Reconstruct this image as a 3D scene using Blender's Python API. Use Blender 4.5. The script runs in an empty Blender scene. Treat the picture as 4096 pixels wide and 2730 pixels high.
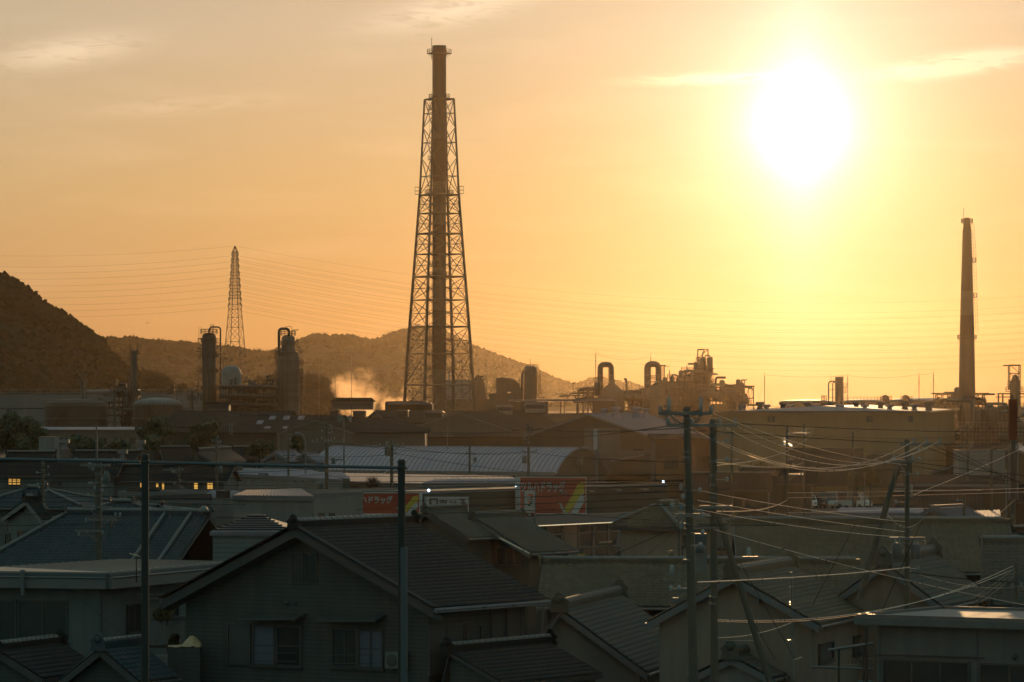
import bpy, math, random
import numpy as np
from mathutils import Vector, Matrix, noise

random.seed(7)
R = math.radians
FPX = 17066.0            # focal length in photograph pixels (150 mm lens)
HZ = 1590.0              # the horizon's row in the photograph
EYE = 13.0               # camera height

scene = bpy.context.scene
col = scene.collection

# ------------------------------------------------------------ camera
cam_d = bpy.data.cameras.new('camera')
cam = bpy.data.objects.new('camera', cam_d); col.objects.link(cam)
cam.location = (0, 0, EYE); cam.rotation_euler = (R(90), 0, 0)
cam_d.sensor_width = 36.0; cam_d.lens = 150.0
cam_d.shift_y = (HZ - 1365.0) / 4096.0
cam_d.clip_start = 1.0; cam_d.clip_end = 30000.0
scene.camera = cam

# ------------------------------------------------------------ sun, sky, exposure
SUN_AZ = math.atan((3205 - 2048) / FPX)
SUN_EL = math.atan((HZ - 500) / FPX)
SUN_DIR = Vector((math.sin(SUN_AZ) * math.cos(SUN_EL), math.cos(SUN_AZ) * math.cos(SUN_EL), math.sin(SUN_EL)))
sd = bpy.data.lights.new('sun', 'SUN'); sd.energy = 2.0; sd.angle = R(0.53); sd.color = (1.0, 0.60, 0.27)
sun = bpy.data.objects.new('sun', sd); col.objects.link(sun)
sun.rotation_euler = SUN_DIR.to_track_quat('Z', 'Y').to_euler(); sun.location = (200, 3000, 500)

vs = scene.view_settings
vs.view_transform = 'Standard'; vs.look = 'None'; vs.exposure = 0.0; vs.gamma = 1.0
vs.use_curve_mapping = False

world = bpy.data.worlds.new('World'); scene.world = world; world.use_nodes = True
wn = world.node_tree; wn.nodes.clear()

class NT:
    """small helper to write node maths"""
    def __init__(s, nt): s.nt = nt
    def n(s, typ, **kw):
        nd = s.nt.nodes.new(typ)
        for k, v in kw.items():
            if k in ('ins',):
                for kk, vv in v.items(): s.put(nd, kk, vv)
            else: setattr(nd, k, v)
        return nd
    def put(s, nd, key, v):
        if isinstance(v, bpy.types.NodeSocket): s.nt.links.new(v, nd.inputs[key])
        else: nd.inputs[key].default_value = v
    def m(s, op, a, b=None, c=None, clamp=False):
        nd = s.nt.nodes.new('ShaderNodeMath'); nd.operation = op; nd.use_clamp = clamp
        s.put(nd, 0, a)
        if b is not None: s.put(nd, 1, b)
        if c is not None: s.put(nd, 2, c)
        return nd.outputs[0]
    def vm(s, op, a, b=None, scale=None):
        nd = s.nt.nodes.new('ShaderNodeVectorMath'); nd.operation = op
        s.put(nd, 0, a)
        if b is not None: s.put(nd, 1, b)
        if scale is not None: s.put(nd, 'Scale', scale)
        return nd.outputs['Value'] if op in ('DOT_PRODUCT', 'LENGTH') else nd.outputs['Vector']
    def mix(s, f, a, b, bt='MIX'):
        nd = s.nt.nodes.new('ShaderNodeMix'); nd.data_type = 'RGBA'; nd.blend_type = bt
        s.put(nd, 0, f); s.put(nd, 6, a); s.put(nd, 7, b)
        return nd.outputs[2]
    def ramp(s, f, pts, interp='LINEAR'):
        nd = s.nt.nodes.new('ShaderNodeValToRGB'); cr = nd.color_ramp; cr.interpolation = interp
        while len(cr.elements) < len(pts): cr.elements.new(0.5)
        for e, (p, c) in zip(cr.elements, pts):
            e.position = p; e.color = (*c, 1) if len(c) == 3 else c
        s.put(nd, 0, f)
        return nd.outputs[0]
    def noise(s, vec, scale, detail=4, rough=.55, dist=0.0):
        nd = s.nt.nodes.new('ShaderNodeTexNoise'); s.put(nd, 'Vector', vec)
        nd.inputs['Scale'].default_value = scale; nd.inputs['Detail'].default_value = detail
        nd.inputs['Roughness'].default_value = rough; nd.inputs['Distortion'].default_value = dist
        return nd.outputs['Fac']

def build_world():
    t = NT(wn)
    tc = t.n('ShaderNodeTexCoord')
    d = t.vm('NORMALIZE', tc.outputs['Generated'])
    sep = t.n('ShaderNodeSeparateXYZ'); t.put(sep, 0, d)
    X, Y, Z = sep.outputs
    az = t.m('MULTIPLY', t.m('ARCTAN2', X, Y), 180 / math.pi)          # degrees right of the view axis
    el = t.m('MULTIPLY', t.m('ARCSINE', Z), 180 / math.pi)
    cs = t.vm('DOT_PRODUCT', d, tuple(SUN_DIR))
    th = t.m('MULTIPLY', t.m('ARCCOSINE', t.m('MINIMUM', cs, 0.9999999)), 180 / math.pi)
    # clear sky by elevation, warm at the horizon, cooler above
    elf = t.m('DIVIDE', el, 40.0, clamp=True)
    base = t.ramp(elf, [(0.0, (.64, .275, .080)), (0.03, (.71, .345, .110)), (0.07, (.73, .440, .180)),
                        (0.125, (.66, .485, .305)), (0.30, (.34, .32, .30)), (1.0, (.10, .14, .18))])
    # falls off away from the sun: towards a teal sky behind the viewer, brightened to lift the shadows
    side = t.m('POWER', 2.718, t.m('MULTIPLY', t.m('MAXIMUM', t.m('SUBTRACT', th, 7.0), 0.0), -1 / 26.0))
    anti = t.ramp(elf, [(0.0, (.165, .270, .232)), (0.3, (.162, .268, .240)), (1.0, (.155, .260, .255))])
    sky = t.mix(side, anti, base)
    # aureole round the sun, and a streak over and under it standing in for lens glare
    def expf(x, w, p=1.0):
        q = t.m('DIVIDE', x, w)
        if p != 1.0: q = t.m('POWER', q, p)
        return t.m('POWER', 2.718, t.m('MULTIPLY', q, -1.0))
    a1 = t.vm('SCALE', (.10, .12, .07), scale=expf(th, 3.0, 1.3))
    a2 = t.vm('SCALE', (.90, .84, .82), scale=expf(th, 0.90, 1.05))
    a3 = t.vm('SCALE', (2.5, 2.4, 2.3), scale=expf(th, 0.30, 1.2))
    dx = t.m('SUBTRACT', az, math.degrees(SUN_AZ)); dy = t.m('SUBTRACT', el, math.degrees(SUN_EL))
    pr = t.m('SQRT', t.m('ADD', t.m('POWER', t.m('DIVIDE', dx, 0.30), 2.0), t.m('POWER', t.m('DIVIDE', dy, 1.25), 2.0)))
    lens_streak = t.vm('SCALE', (.55, .55, .52), scale=expf(pr, .85, .9))
    sky = t.vm('ADD', sky, a1); sky = t.vm('ADD', sky, a2); sky = t.vm('ADD', sky, a3); sky = t.vm('ADD', sky, lens_streak)
    # thin cirrus, drawn in azimuth / elevation
    cmb = t.n('ShaderNodeCombineXYZ'); t.put(cmb, 0, t.m('MULTIPLY', az, 1.0)); t.put(cmb, 1, t.m('MULTIPLY', el, 2.3)); t.put(cmb, 2, t.m('MULTIPLY', az, .23))
    p = cmb.outputs[0]
    wisps = t.noise(t.vm('MULTIPLY', p, (1.0, 2.1, 1.0)), 1.5, 7, .62, .9)
    broad = t.noise(t.vm('MULTIPLY', p, (.35, 1.1, .5)), .8, 3, .5, .3)
    def patch(a, e, ra, re, sl=0.0):
        u = t.m('DIVIDE', t.m('SUBTRACT', az, a), ra)
        v = t.m('DIVIDE', t.m('SUBTRACT', t.m('SUBTRACT', el, e), t.m('MULTIPLY', t.m('SUBTRACT', az, a), sl)), re)
        q = t.m('ADD', t.m('POWER', t.m('ABSOLUTE', u), 2.0), t.m('POWER', t.m('ABSOLUTE', v), 2.0))
        return t.m('POWER', 2.718, t.m('MULTIPLY', q, -1.0))
    def AZ(px): return math.degrees(math.atan((px - 2048) / FPX))
    def EL(py): return math.degrees(math.atan((HZ - py) / FPX))
    pt = t.m('ADD', patch(AZ(260), EL(215), .95, .20, .14), patch(AZ(1830), EL(30), 1.1, .22, .2))
    pt = t.m('ADD', pt, t.m('MULTIPLY', patch(AZ(3830), EL(265), .85, .12, .13), 2.4))
    pt = t.m('ADD', pt, t.m('MULTIPLY', patch(AZ(2840), EL(318), .9, .07, .03), 1.5))
    pt = t.m('ADD', pt, t.m('MULTIPLY', patch(AZ(700), EL(430), 1.4, .12, .08), .35))
    far_cl = t.m('MULTIPLY', t.m('SUBTRACT', broad, .5, clamp=True), 1.3)
    cl = t.m('MULTIPLY', pt, t.m('MULTIPLY', t.m('SUBTRACT', wisps, .30, clamp=True), 4.6, clamp=True), clamp=True)
    cl = t.m('MAXIMUM', t.m('MULTIPLY', cl, .95), t.m('MULTIPLY', far_cl, .45))
    cc = t.vm('ADD', t.vm('SCALE', sky, scale=1.15), t.vm('SCALE', (.20, .17, .14), scale=side))
    sky = t.mix(cl, sky, cc)
    ns = t.n('ShaderNodeTexSky'); ns.sky_type = 'NISHITA'; ns.sun_disc = False
    ns.sun_elevation = SUN_EL; ns.sun_rotation = SUN_AZ; ns.air_density = 1.6; ns.dust_density = 3.0; ns.ozone_density = 1.5
    # below the horizon the world is only ever seen by reflection: plain dim ground tone
    b1 = t.n('ShaderNodeBackground'); t.put(b1, 'Color', ns.outputs[0]); b1.inputs['Strength'].default_value = 0.0006
    b2 = t.n('ShaderNodeBackground'); t.put(b2, 'Color', sky); b2.inputs['Strength'].default_value = 1.0
    ad = t.n('ShaderNodeAddShader'); t.put(ad, 0, b1.outputs[0]); t.put(ad, 1, b2.outputs[0])
    out = t.n('ShaderNodeOutputWorld'); t.put(out, 'Surface', ad.outputs[0])
build_world()
scene.cycles.volume_bounces = 0
scene.cycles.max_bounces = 5
scene.cycles.volume_max_steps = 64

# ------------------------------------------------------------ picture rows and columns to places
def PY(px, py, Y):
    return Vector(((px - 2048) / FPX * Y, Y, EYE - (py - HZ) / FPX * Y))
def PZ(px, py, z):
    return PY(px, py, (EYE - z) * FPX / (py - HZ))
def proj(v): return (2048 + v.x / v.y * FPX, HZ + (EYE - v.z) / v.y * FPX)

# ------------------------------------------------------------ materials
MATS = {}
def mat(name, c, rough=.7, metal=0.0, var=.15, scale=2.0, bump=0.0, spec=.5, streak=False, emit=None, trans=0.0, bscale=None, lines=0.0):
    if name in MATS: return MATS[name]
    m = bpy.data.materials.new(name); m.use_nodes = True; t = NT(m.node_tree); m.node_tree.nodes.clear()
    tc = t.n('ShaderNodeNewGeometry'); P = tc.outputs['Position']
    b = t.n('ShaderNodeBsdfPrincipled')
    vec = P
    if streak: vec = t.vm('MULTIPLY', P, (1, 1, .12))
    nz = t.noise(vec, scale, 6, .6)
    nz2 = t.noise(P, scale * .13, 3, .5)
    f = t.m('ADD', t.m('MULTIPLY', nz, .65), t.m('MULTIPLY', nz2, .35))
    lo = tuple(x * (1 - var) for x in c); hi = tuple(min(1, x * (1 + var)) for x in c)
    colr = t.ramp(f, [(.3, lo), (.7, hi)])
    if lines:      # board or course joints across the height
        sp = t.n('ShaderNodeSeparateXYZ'); t.put(sp, 0, P)
        fr = t.m('FRACT', t.m('DIVIDE', sp.outputs[2], lines))
        gap = t.m('LESS_THAN', fr, .16)
        colr = t.mix(t.m('MULTIPLY', gap, .55), colr, (c[0] * .3, c[1] * .3, c[2] * .3, 1))
    t.put(b, 'Base Color', colr)
    b.inputs['Metallic'].default_value = metal
    t.put(b, 'Roughness', t.m('ADD', rough, t.m('MULTIPLY', t.m('SUBTRACT', nz, .5), .25), clamp=True))
    b.inputs['Specular IOR Level'].default_value = spec
    if emit:
        b.inputs['Emission Color'].default_value = (*emit[0], 1); b.inputs['Emission Strength'].default_value = emit[1]
    if trans: b.inputs['Transmission Weight'].default_value = trans
    if bump:
        bp = t.n('ShaderNodeBump'); bp.inputs['Strength'].default_value = bump; bp.inputs['Distance'].default_value = .05
        t.put(bp, 'Height', t.noise(P, bscale or scale * 4, 5, .6)); t.put(b, 'Normal', bp.outputs[0])
    o = t.n('ShaderNodeOutputMaterial'); t.put(o, 'Surface', b.outputs[0])
    MATS[name] = m
    return m

M = dict(
    steel=mat('painted steel', (0.075, 0.068, 0.055), .55, .0, .25, 1.5),
    steel_dark=mat('dark steel', (0.035, 0.033, 0.028), .5, .2, .3, 2),
    galv=mat('galvanised steel', (0.16, 0.155, 0.15), .42, .6, .2, 3),
    clad=mat('aluminium cladding', (0.11, 0.105, 0.09), .55, .3, .25, .8, streak=True),
    vessel=mat('weathered vessel paint', (0.07, 0.062, 0.05), .6, .1, .35, .8, streak=True),
    tank=mat('tank paint', (0.15, 0.15, 0.145), .6, 0, .2, .4, streak=True),
    tank_dark=mat('rusty tank paint', (0.06, 0.05, 0.038), .7, 0, .4, .6, streak=True),
    tank_roof=mat('tank roof', (0.16, 0.155, 0.15), .5, .1, .25, .5),
    stack_red=mat('faded red band paint', (0.05, 0.032, 0.02), .75, 0, .2, .5, streak=True),
    stack_white=mat('faded white band paint', (0.075, 0.062, 0.046), .75, 0, .2, .5, streak=True),
    concrete=mat('concrete', (0.062, 0.052, 0.04), .85, 0, .2, 1.2, bump=.2, streak=True),
    pole=mat('pole concrete', (0.1, 0.085, 0.062), .8, 0, .2, 3, bump=.15),
    wire=mat('wire sheath', (.03, .03, .03), .8, .0, .1, 3, spec=0),
    sunlit_wire=mat('sunlit gold metal', (.62, .50, .36), .30, .9, .1, 3),  # raised golden colour stands in for low sun glinting along the metal
    porcelain=mat('white porcelain', (0.25, 0.26, 0.26), .2, 0, .05, 2),
    transformer=mat('transformer paint', (0.09, 0.092, 0.09), .45, .1, .2, 3),
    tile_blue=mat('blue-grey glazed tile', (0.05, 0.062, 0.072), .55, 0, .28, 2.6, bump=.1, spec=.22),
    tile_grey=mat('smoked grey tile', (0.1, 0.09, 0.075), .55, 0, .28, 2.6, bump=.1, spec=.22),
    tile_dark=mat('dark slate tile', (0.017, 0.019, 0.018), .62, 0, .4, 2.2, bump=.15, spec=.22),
    tile_brown=mat('brown grey tile', (0.125, 0.1, 0.07), .55, 0, .28, 2.6, bump=.1, spec=.22),  # lightened and warmed to stand in for the golden veil of light
    ridge_glaze=mat('glazed ridge cap', (.10, .09, .08), .42, 0, .3, 2.6, spec=1.0),
    roof_metal=mat('galvanised roof sheet', (0.17, 0.15, 0.17), .6, .1, .25, .7),
    roof_white=mat('pale painted roof sheet', (0.27, 0.24, 0.27), .85, .0, .12, .5, spec=0),
    roof_dark=mat('dark fibre cement roof', (0.045, 0.045, 0.043), .72, 0, .3, .8, bump=.1, spec=0),
    roof_flat=mat('pale ribbed roof sheet', (0.26, 0.2, 0.175), .62, .0, .15, .9),
    wall_white=mat('off-white plaster', (0.19, 0.185, 0.17), .85, 0, .22, 1.5, bump=.1, streak=True),
    wall_grey=mat('grey siding', (0.115, 0.125, 0.12), .8, 0, .24, 2, streak=True),
    wall_beige=mat('beige plaster', (.24, .185, .145), .9, 0, .26, 1.2, bump=.1, streak=True),  # beige that also carries some golden veil in its colour
    wall_dark=mat('dark timber siding', (0.06, 0.068, 0.062), .8, 0, .32, 2, streak=True, lines=.15),
    wall_cube=mat('grey-blue lap siding', (0.15, 0.165, 0.165), .8, 0, .2, 2, streak=True, lines=.2),
    wall_brown=mat('brown sheet wall', (0.065, 0.055, 0.042), .75, 0, .25, .8, streak=True),
    wall_green=mat('dark green shop wall', (0.03, 0.038, 0.03), .7, 0, .15, 1),
    wall_factory=mat('factory sheet wall', (0.115, 0.1, 0.085), .7, 0, .15, .5, streak=True),
    fascia=mat('pale fascia board', (0.14, 0.135, 0.135), .55, 0, .12, 2),
    trim=mat('dark trim', (.06, .06, .06), .6, 0, .2, 2),
    wall_tan=mat('tan sheet wall', (.27, .19, .11), .75, 0, .22, .5, streak=True),  # tan warmed and lightened in place of the golden glare
    hall=mat('silver arched sheet', (.36, .31, .36), .6, .0, .15, .7, spec=.3),  # violet in the silver stands in for the evening sky it reflects
    gutter=mat('gutter plastic', (0.11, 0.105, 0.1), .3, 0, .15, 2),
    glass=mat('window glass', (.022, .030, .028), .22, 0, .2, .6, spec=.6),
    shutter=mat('storm shutter', (0.062, 0.07, 0.066), .55, .1, .12, 2),
    blind=mat('pale blind', (.105, .115, .15), .6, 0, .05, 2),
    frame=mat('aluminium window frame', (0.07, 0.075, 0.072), .45, .4, .1, 2),
    lit=mat('lit window', (.5, .35, .12), .5, 0, .3, 1.3, emit=((1., .52, .10), .75)),
    lamp=mat('lamp glass', (.8, .9, 1), .3, 0, 0, 1, emit=((.75, .88, 1.), 3.5)),
    lamp_soft=mat('lit strip', (.8, .8, .7), .3, 0, 0, 1, emit=((1., .75, .45), .8)),
    red=mat('red sign face', (.34, .038, .016), .55, 0, .05, 1),
    white=mat('white sign face', (.40, .385, .385), .5, 0, .05, 1),
    yellow=mat('yellow sign paint', (.46, .32, .03), .5, 0, .05, 1),
    green=mat('green sign paint', (.02, .10, .06), .5, 0, .05, 1),
    red_dim=mat('dull red sign face', (.12, .022, .012), .65, 0, .1, 1, spec=.2),
    orange=mat('orange sign paint', (.70, .13, .02), .5, 0, .05, 1),
    black=mat('black sign paint', (.02, .02, .02), .5, 0, .05, 1),
    asphalt=mat('asphalt', (.05, .05, .05), .85, 0, .25, .6, bump=.1),
    soil=mat('ground', (.045, .045, .038), 1.0, 0, .4, .05, spec=.05),
    bark=mat('bark', (.06, .05, .04), .9, 0, .3, 3),
    leaf=mat('leaves', (.045, .058, .026), .75, 0, .5, 1.2),
    leaf_dry=mat('dry leaves', (.10, .075, .03), .8, 0, .4, 1.2),
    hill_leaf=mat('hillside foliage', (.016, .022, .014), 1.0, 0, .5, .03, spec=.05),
    tower=mat('tower steel', (0.05, 0.042, 0.032), .6, .1, .2, 1),
    rubber=mat('tyre rubber', (.02, .02, .02), .85, 0, .1, 3),
    car_white=mat('white car paint', (.62, .62, .60), .25, 0, .03, 1),
    car_silver=mat('silver car paint', (.38, .38, .38), .28, .5, .03, 1),
    car_dark=mat('dark car paint', (.05, .05, .055), .25, .2, .05, 1),
    pipe_grey=mat('bluish grey painted pipe', (0.07, 0.09, 0.1), .5, .1, .1, 2),
    post_dark=mat('dark post', (0.018, 0.021, 0.018), .6, .1, .2, 2),
    tarp=mat('plastic sheet', (0.75, 0.5, 0.27), .5, 0, .15, 5, trans=.35),  # golden colour paints in the sunlight shining through the sheet
    ship_white=mat('ship superstructure paint', (0.22, 0.2, 0.19), .5, 0, .08, .3),
    rust=mat('rusted sheet', (.16, .085, .04), .8, 0, .4, 1.5, streak=True),
    bird=mat('bird', (.05, .05, .05), .8, 0, .1, 1),
)

# ------------------------------------------------------------ meshes
class MB:
    def __init__(s): s.v = []; s.f = []; s.sm = []
    def add(s, vs_, fs, smooth=False):
        o = len(s.v); s.v.extend([tuple(v) for v in vs_])
        for f in fs: s.f.append(tuple(i + o for i in f)); s.sm.append(smooth)
        return s
    def box(s, c, sz, ax=None):
        c = Vector(c); hx, hy, hz = sz[0] / 2, sz[1] / 2, sz[2] / 2
        X, Y, Z = ax if ax else (Vector((1, 0, 0)), Vector((0, 1, 0)), Vector((0, 0, 1)))
        vs_ = [c + X * (hx * a) + Y * (hy * b) + Z * (hz * d) for a in (-1, 1) for b in (-1, 1) for d in (-1, 1)]
        return s.add(vs_, [(0, 1, 3, 2), (4, 6, 7, 5), (0, 4, 5, 1), (2, 3, 7, 6), (0, 2, 6, 4), (1, 5, 7, 3)])
    def prism(s, poly, ext):
        n = len(poly); e = Vector(ext); a = [Vector(p) for p in poly]
        fs = [tuple(range(n))[::-1], tuple(range(n, 2 * n))] + [(i, (i + 1) % n, (i + 1) % n + n, i + n) for i in range(n)]
        return s.add(a + [p + e for p in a], fs)
    def quad(s, *p): return s.add(p, [tuple(range(len(p)))])
    def bar(s, p, q, r, n=4, r2=None, caps=True, smooth=None):
        p, q = Vector(p), Vector(q); d = q - p
        if d.length < 1e-6: return s
        d.normalize(); u = d.cross(Vector((0, 0, 1)))
        if u.length < 1e-3: u = Vector((1, 0, 0))
        u.normalize(); w = d.cross(u); r2 = r if r2 is None else r2
        ph = math.pi / n
        cs = [(math.cos(2 * math.pi * i / n + ph), math.sin(2 * math.pi * i / n + ph)) for i in range(n)]
        vs_ = [p + u * (r * a) + w * (r * b) for a, b in cs] + [q + u * (r2 * a) + w * (r2 * b) for a, b in cs]
        fs = [(i, (i + 1) % n, (i + 1) % n + n, i + n) for i in range(n)]
        s.add(vs_, fs, (n > 5) if smooth is None else smooth)
        if caps: s.add(vs_, [tuple(range(n))[::-1], tuple(range(n, 2 * n))])
        return s
    def tube(s, pts, r, n=6, caps=True):
        pts = [Vector(p) for p in pts]; rings = []; u = None
        for i, p in enumerate(pts):
            d = (pts[min(i + 1, len(pts) - 1)] - pts[max(i - 1, 0)])
            d = d.normalized() if d.length > 1e-9 else Vector((0, 0, 1))
            if u is None:
                u = d.cross(Vector((0, 0, 1)))
                if u.length < 1e-3: u = Vector((1, 0, 0))
            u = (u - d * u.dot(d)).normalized(); w = d.cross(u)
            rr = r[i] if isinstance(r, (list, tuple)) else r
            rings.append([p + u * (rr * math.cos(2 * math.pi * k / n)) + w * (rr * math.sin(2 * math.pi * k / n)) for k in range(n)])
        vs_ = [v for rg in rings for v in rg]; fs = []
        for i in range(len(pts) - 1):
            for k in range(n):
                fs.append((i * n + k, i * n + (k + 1) % n, (i + 1) * n + (k + 1) % n, (i + 1) * n + k))
        s.add(vs_, fs, n > 4)
        if caps: s.add(vs_, [tuple(range(n))[::-1], tuple(range((len(pts) - 1) * n, len(pts) * n))])
        return s
    def lathe(s, c, prof, n=20, axis=None):
        """prof: list of (radius, height) from the point c along the axis"""
        c = Vector(c); Z = Vector(axis).normalized() if axis else Vector((0, 0, 1))
        X = Z.orthogonal().normalized() if axis else Vector((1, 0, 0)); Y = Z.cross(X)
        vs_ = []; fs = []
        for r, h in prof:
            for k in range(n):
                a = 2 * math.pi * k / n
                vs_.append(c + Z * h + X * (r * math.cos(a)) + Y * (r * math.sin(a)))
        for i in range(len(prof) - 1):
            for k in range(n):
                fs.append((i * n + k, i * n + (k + 1) % n, (i + 1) * n + (k + 1) % n, (i + 1) * n + k))
        s.add(vs_, fs, True)
        m = len(prof) - 1
        s.add(vs_, [tuple(range(n))[::-1], tuple(range(m * n, (m + 1) * n))])
        return s
    def blob(s, c, r, seed=0, sub=1, amp=.25, sq=1.0):
        vs0, fs0 = ICO[sub]; out = []
        for v in vs0:
            k = 1 + amp * noise.noise(Vector(v) * 1.7 + Vector((seed * 7.13, seed * 3.7, seed)))*2
            out.append((c[0] + v[0] * r * k, c[1] + v[1] * r * k, c[2] + v[2] * r * k * sq))
        return s.add(out, fs0)
    def build(s, name, m, parent=None, kind=None, label=None, base=None):
        me = bpy.data.meshes.new(name)
        off = Vector(base) if base is not None else (ROOT.get(parent.name, Vector()) if parent else Vector())
        arr = np.array(s.v, dtype=np.float64).reshape(-1, 3) - np.array(off)
        me.from_pydata(arr.tolist(), [], s.f)
        if any(s.sm): me.polygons.foreach_set('use_smooth', s.sm)
        me.materials.append(m)
        o = bpy.data.objects.new(name, me); col.objects.link(o)
        if parent is not None: o.parent = parent
        if base is not None: o.location = off
        ROOT[o.name] = off
        if kind: o['kind'] = kind
        if label: o['label'] = label
        return o

def _ico(sub):
    import bmesh
    bm = bmesh.new(); bmesh.ops.create_icosphere(bm, subdivisions=sub, radius=1)
    r = ([tuple(v.co) for v in bm.verts], [tuple(v.index for v in f.verts) for f in bm.faces]); bm.free()
    return r
ICO = {1: _ico(1), 2: _ico(2), 3: _ico(3)}
ROOT = {}

def tag(o, label, cat, group=None, kind=None):
    o['label'] = label; o['category'] = cat
    if group: o['group'] = group
    if kind: o['kind'] = kind
    return o
def thing(name, label, cat, loc=(0, 0, 0), group=None):
    o = bpy.data.objects.new(name, None); col.objects.link(o); o.location = loc; o.empty_display_size = .5
    ROOT[o.name] = Vector(loc)
    return tag(o, label, cat, group)
def struct(mb, name, m, label=None):
    o = mb.build(name, m, None); o['kind'] = 'structure'
    if label: o['label'] = label
    return o
def dup(root, loc, label=None, rz=None):
    r = root.copy(); col.objects.link(r); r.location = loc
    if rz is not None: r.rotation_euler = (0, 0, rz)
    if label: r['label'] = label
    ROOT[r.name] = Vector(loc)
    for ch in list(root.children):
        c = ch.copy(); col.objects.link(c); c.parent = r
        for g in list(ch.children):
            d = g.copy(); col.objects.link(d); d.parent = c
    return r
def inst(name, me, mtx, parent):
    """one more object on shared mesh data, placed by a world matrix"""
    o = bpy.data.objects.new(name, me); col.objects.link(o); o.parent = parent
    o.matrix_basis = Matrix.Translation(-ROOT.get(parent.name, Vector())) @ mtx
    return o
def az_dir(a): return Vector((math.sin(R(a)), math.cos(R(a)), 0)), Vector((math.cos(R(a)), -math.sin(R(a)), 0))
# ============================================================ ground, water, hills, haze
g = MB()
g.quad((-1450, -30, 0), (1450, -30, 0), (1450, 6150, 0), (-1450, 6150, 0))
struct(g, 'ground', M['soil'], 'dark flat land running out to the hills')
HAZE_D = 2.05e-5
def haze():
    mb = MB(); mb.box((0, 3070, 61.5), (3000, 6260, 125))
    m = bpy.data.materials.new('haze air'); m.use_nodes = True; t = NT(m.node_tree); m.node_tree.nodes.clear()
    pv = t.n('ShaderNodeVolumePrincipled'); pv.inputs['Color'].default_value = (.29, .225, .15, 1)
    pv.inputs['Density'].default_value = HAZE_D; pv.inputs['Anisotropy'].default_value = .93
    o = t.n('ShaderNodeOutputMaterial'); t.put(o, 'Volume', pv.outputs[0])
    h = mb.build('haze', m); h['kind'] = 'stuff'; h['label'] = 'thin golden evening haze over the town and the plant'
haze()

def interp(pts, x):
    if x <= pts[0][0]: return pts[0][1]
    for (a, b), (c, d) in zip(pts, pts[1:]):
        if x <= c: return b + (d - b) * (x - a) / (c - a)
    return pts[-1][1]
def hill(name, label, pts, Y, front, back, seed, crown, ncrown, tl, nridge=1.0, bare=0):
    """a ridge whose crest follows the given heights, with real slopes before and behind it, wooded all over"""
    rnd = random.Random(seed)
    x0, x1 = pts[0][0], pts[-1][0]; nx = 90; ny = 16
    def hgt(px, t):    # t: -1 front foot .. 0 crest .. 1 back foot
        z = max(EYE - (interp(pts, px) - HZ) / FPX * Y - crown * .75, 1.0)
        prof = (1 - abs(t)) ** 1.15 if t < 0 else (1 - t) ** 1.3
        X = (px - 2048) / FPX * Y
        fold = noise.noise(Vector((X * .006 + seed, t * 2.1, seed))) * .22 * (1 - abs(t)) * min(1, abs(t) * 4)
        return z * max(0, prof + fold)
    def pos(px, t):
        yy = Y + (front * t if t < 0 else back * t)
        return Vector(((px - 2048) / FPX * Y, yy, hgt(px, t)))
    mb = MB(); vs_ = []; fs = []
    for i in range(nx + 1):
        px = x0 + (x1 - x0) * i / nx
        for j in range(ny + 1):
            vs_.append(pos(px, -1 + 2 * j / ny) + Vector((0, 0, -.5 if j not in (0, ny) else -1)))
    for i in range(nx):
        for j in range(ny):
            a = i * (ny + 1) + j; fs.append((a, a + ny + 1, a + ny + 2, a + 1))
    mb.add(vs_, fs, True); struct(mb, name, M['hill_leaf'], label)
    tb = MB()
    for k in range(ncrown):
        px = rnd.uniform(x0, x1)
        t = -rnd.random() ** 1.3 * .93 if rnd.random() > .25 * nridge else rnd.uniform(-.08, .03)
        r = crown * rnd.uniform(.55, 1.15); p = pos(px, t)
        if t < -.12:
            if rnd.random() < .45: continue
            p.z -= r * .75
        if p.z < 1: continue
        p.z += r * .35
        tb.blob(p, r, k, 1, .32, rnd.uniform(.75, 1.1))
        if rnd.random() < .5:
            for q in range(3):
                dv = Vector((rnd.uniform(-1, 1), rnd.uniform(-1, 1), rnd.uniform(.2, 1))) * r * .75
                tb.blob(p + dv, r * rnd.uniform(.28, .45), k + q, 1, .4)
    for k in range(bare):
        px = rnd.uniform(x0, x1); p = pos(px, rnd.uniform(-.05, .02)); p.z += crown * .3
        for q in range(16):
            a = rnd.uniform(0, 6.28); b = rnd.uniform(.15, .9)
            e = p + Vector((math.cos(a) * b, math.sin(a) * b, 1.1)) * crown * rnd.uniform(.9, 1.5)
            tb.bar(p, e, crown * .035, 3, crown * .012, caps=False)
    tt = tb.build('hillside_trees', M['hill_leaf']); tt['kind'] = 'stuff'; tt['label'] = tl
V = 1.7407
def vp(l): return [(a * V, b * V) for a, b in l]
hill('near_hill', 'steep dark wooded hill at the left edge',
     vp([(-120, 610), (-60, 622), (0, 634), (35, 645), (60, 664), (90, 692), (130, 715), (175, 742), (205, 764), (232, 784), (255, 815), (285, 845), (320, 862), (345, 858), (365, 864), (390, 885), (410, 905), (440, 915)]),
     2600, 620, 500, 3, 3.4, 5200, 'dense trees covering the steep left hill', 1.2)
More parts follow.
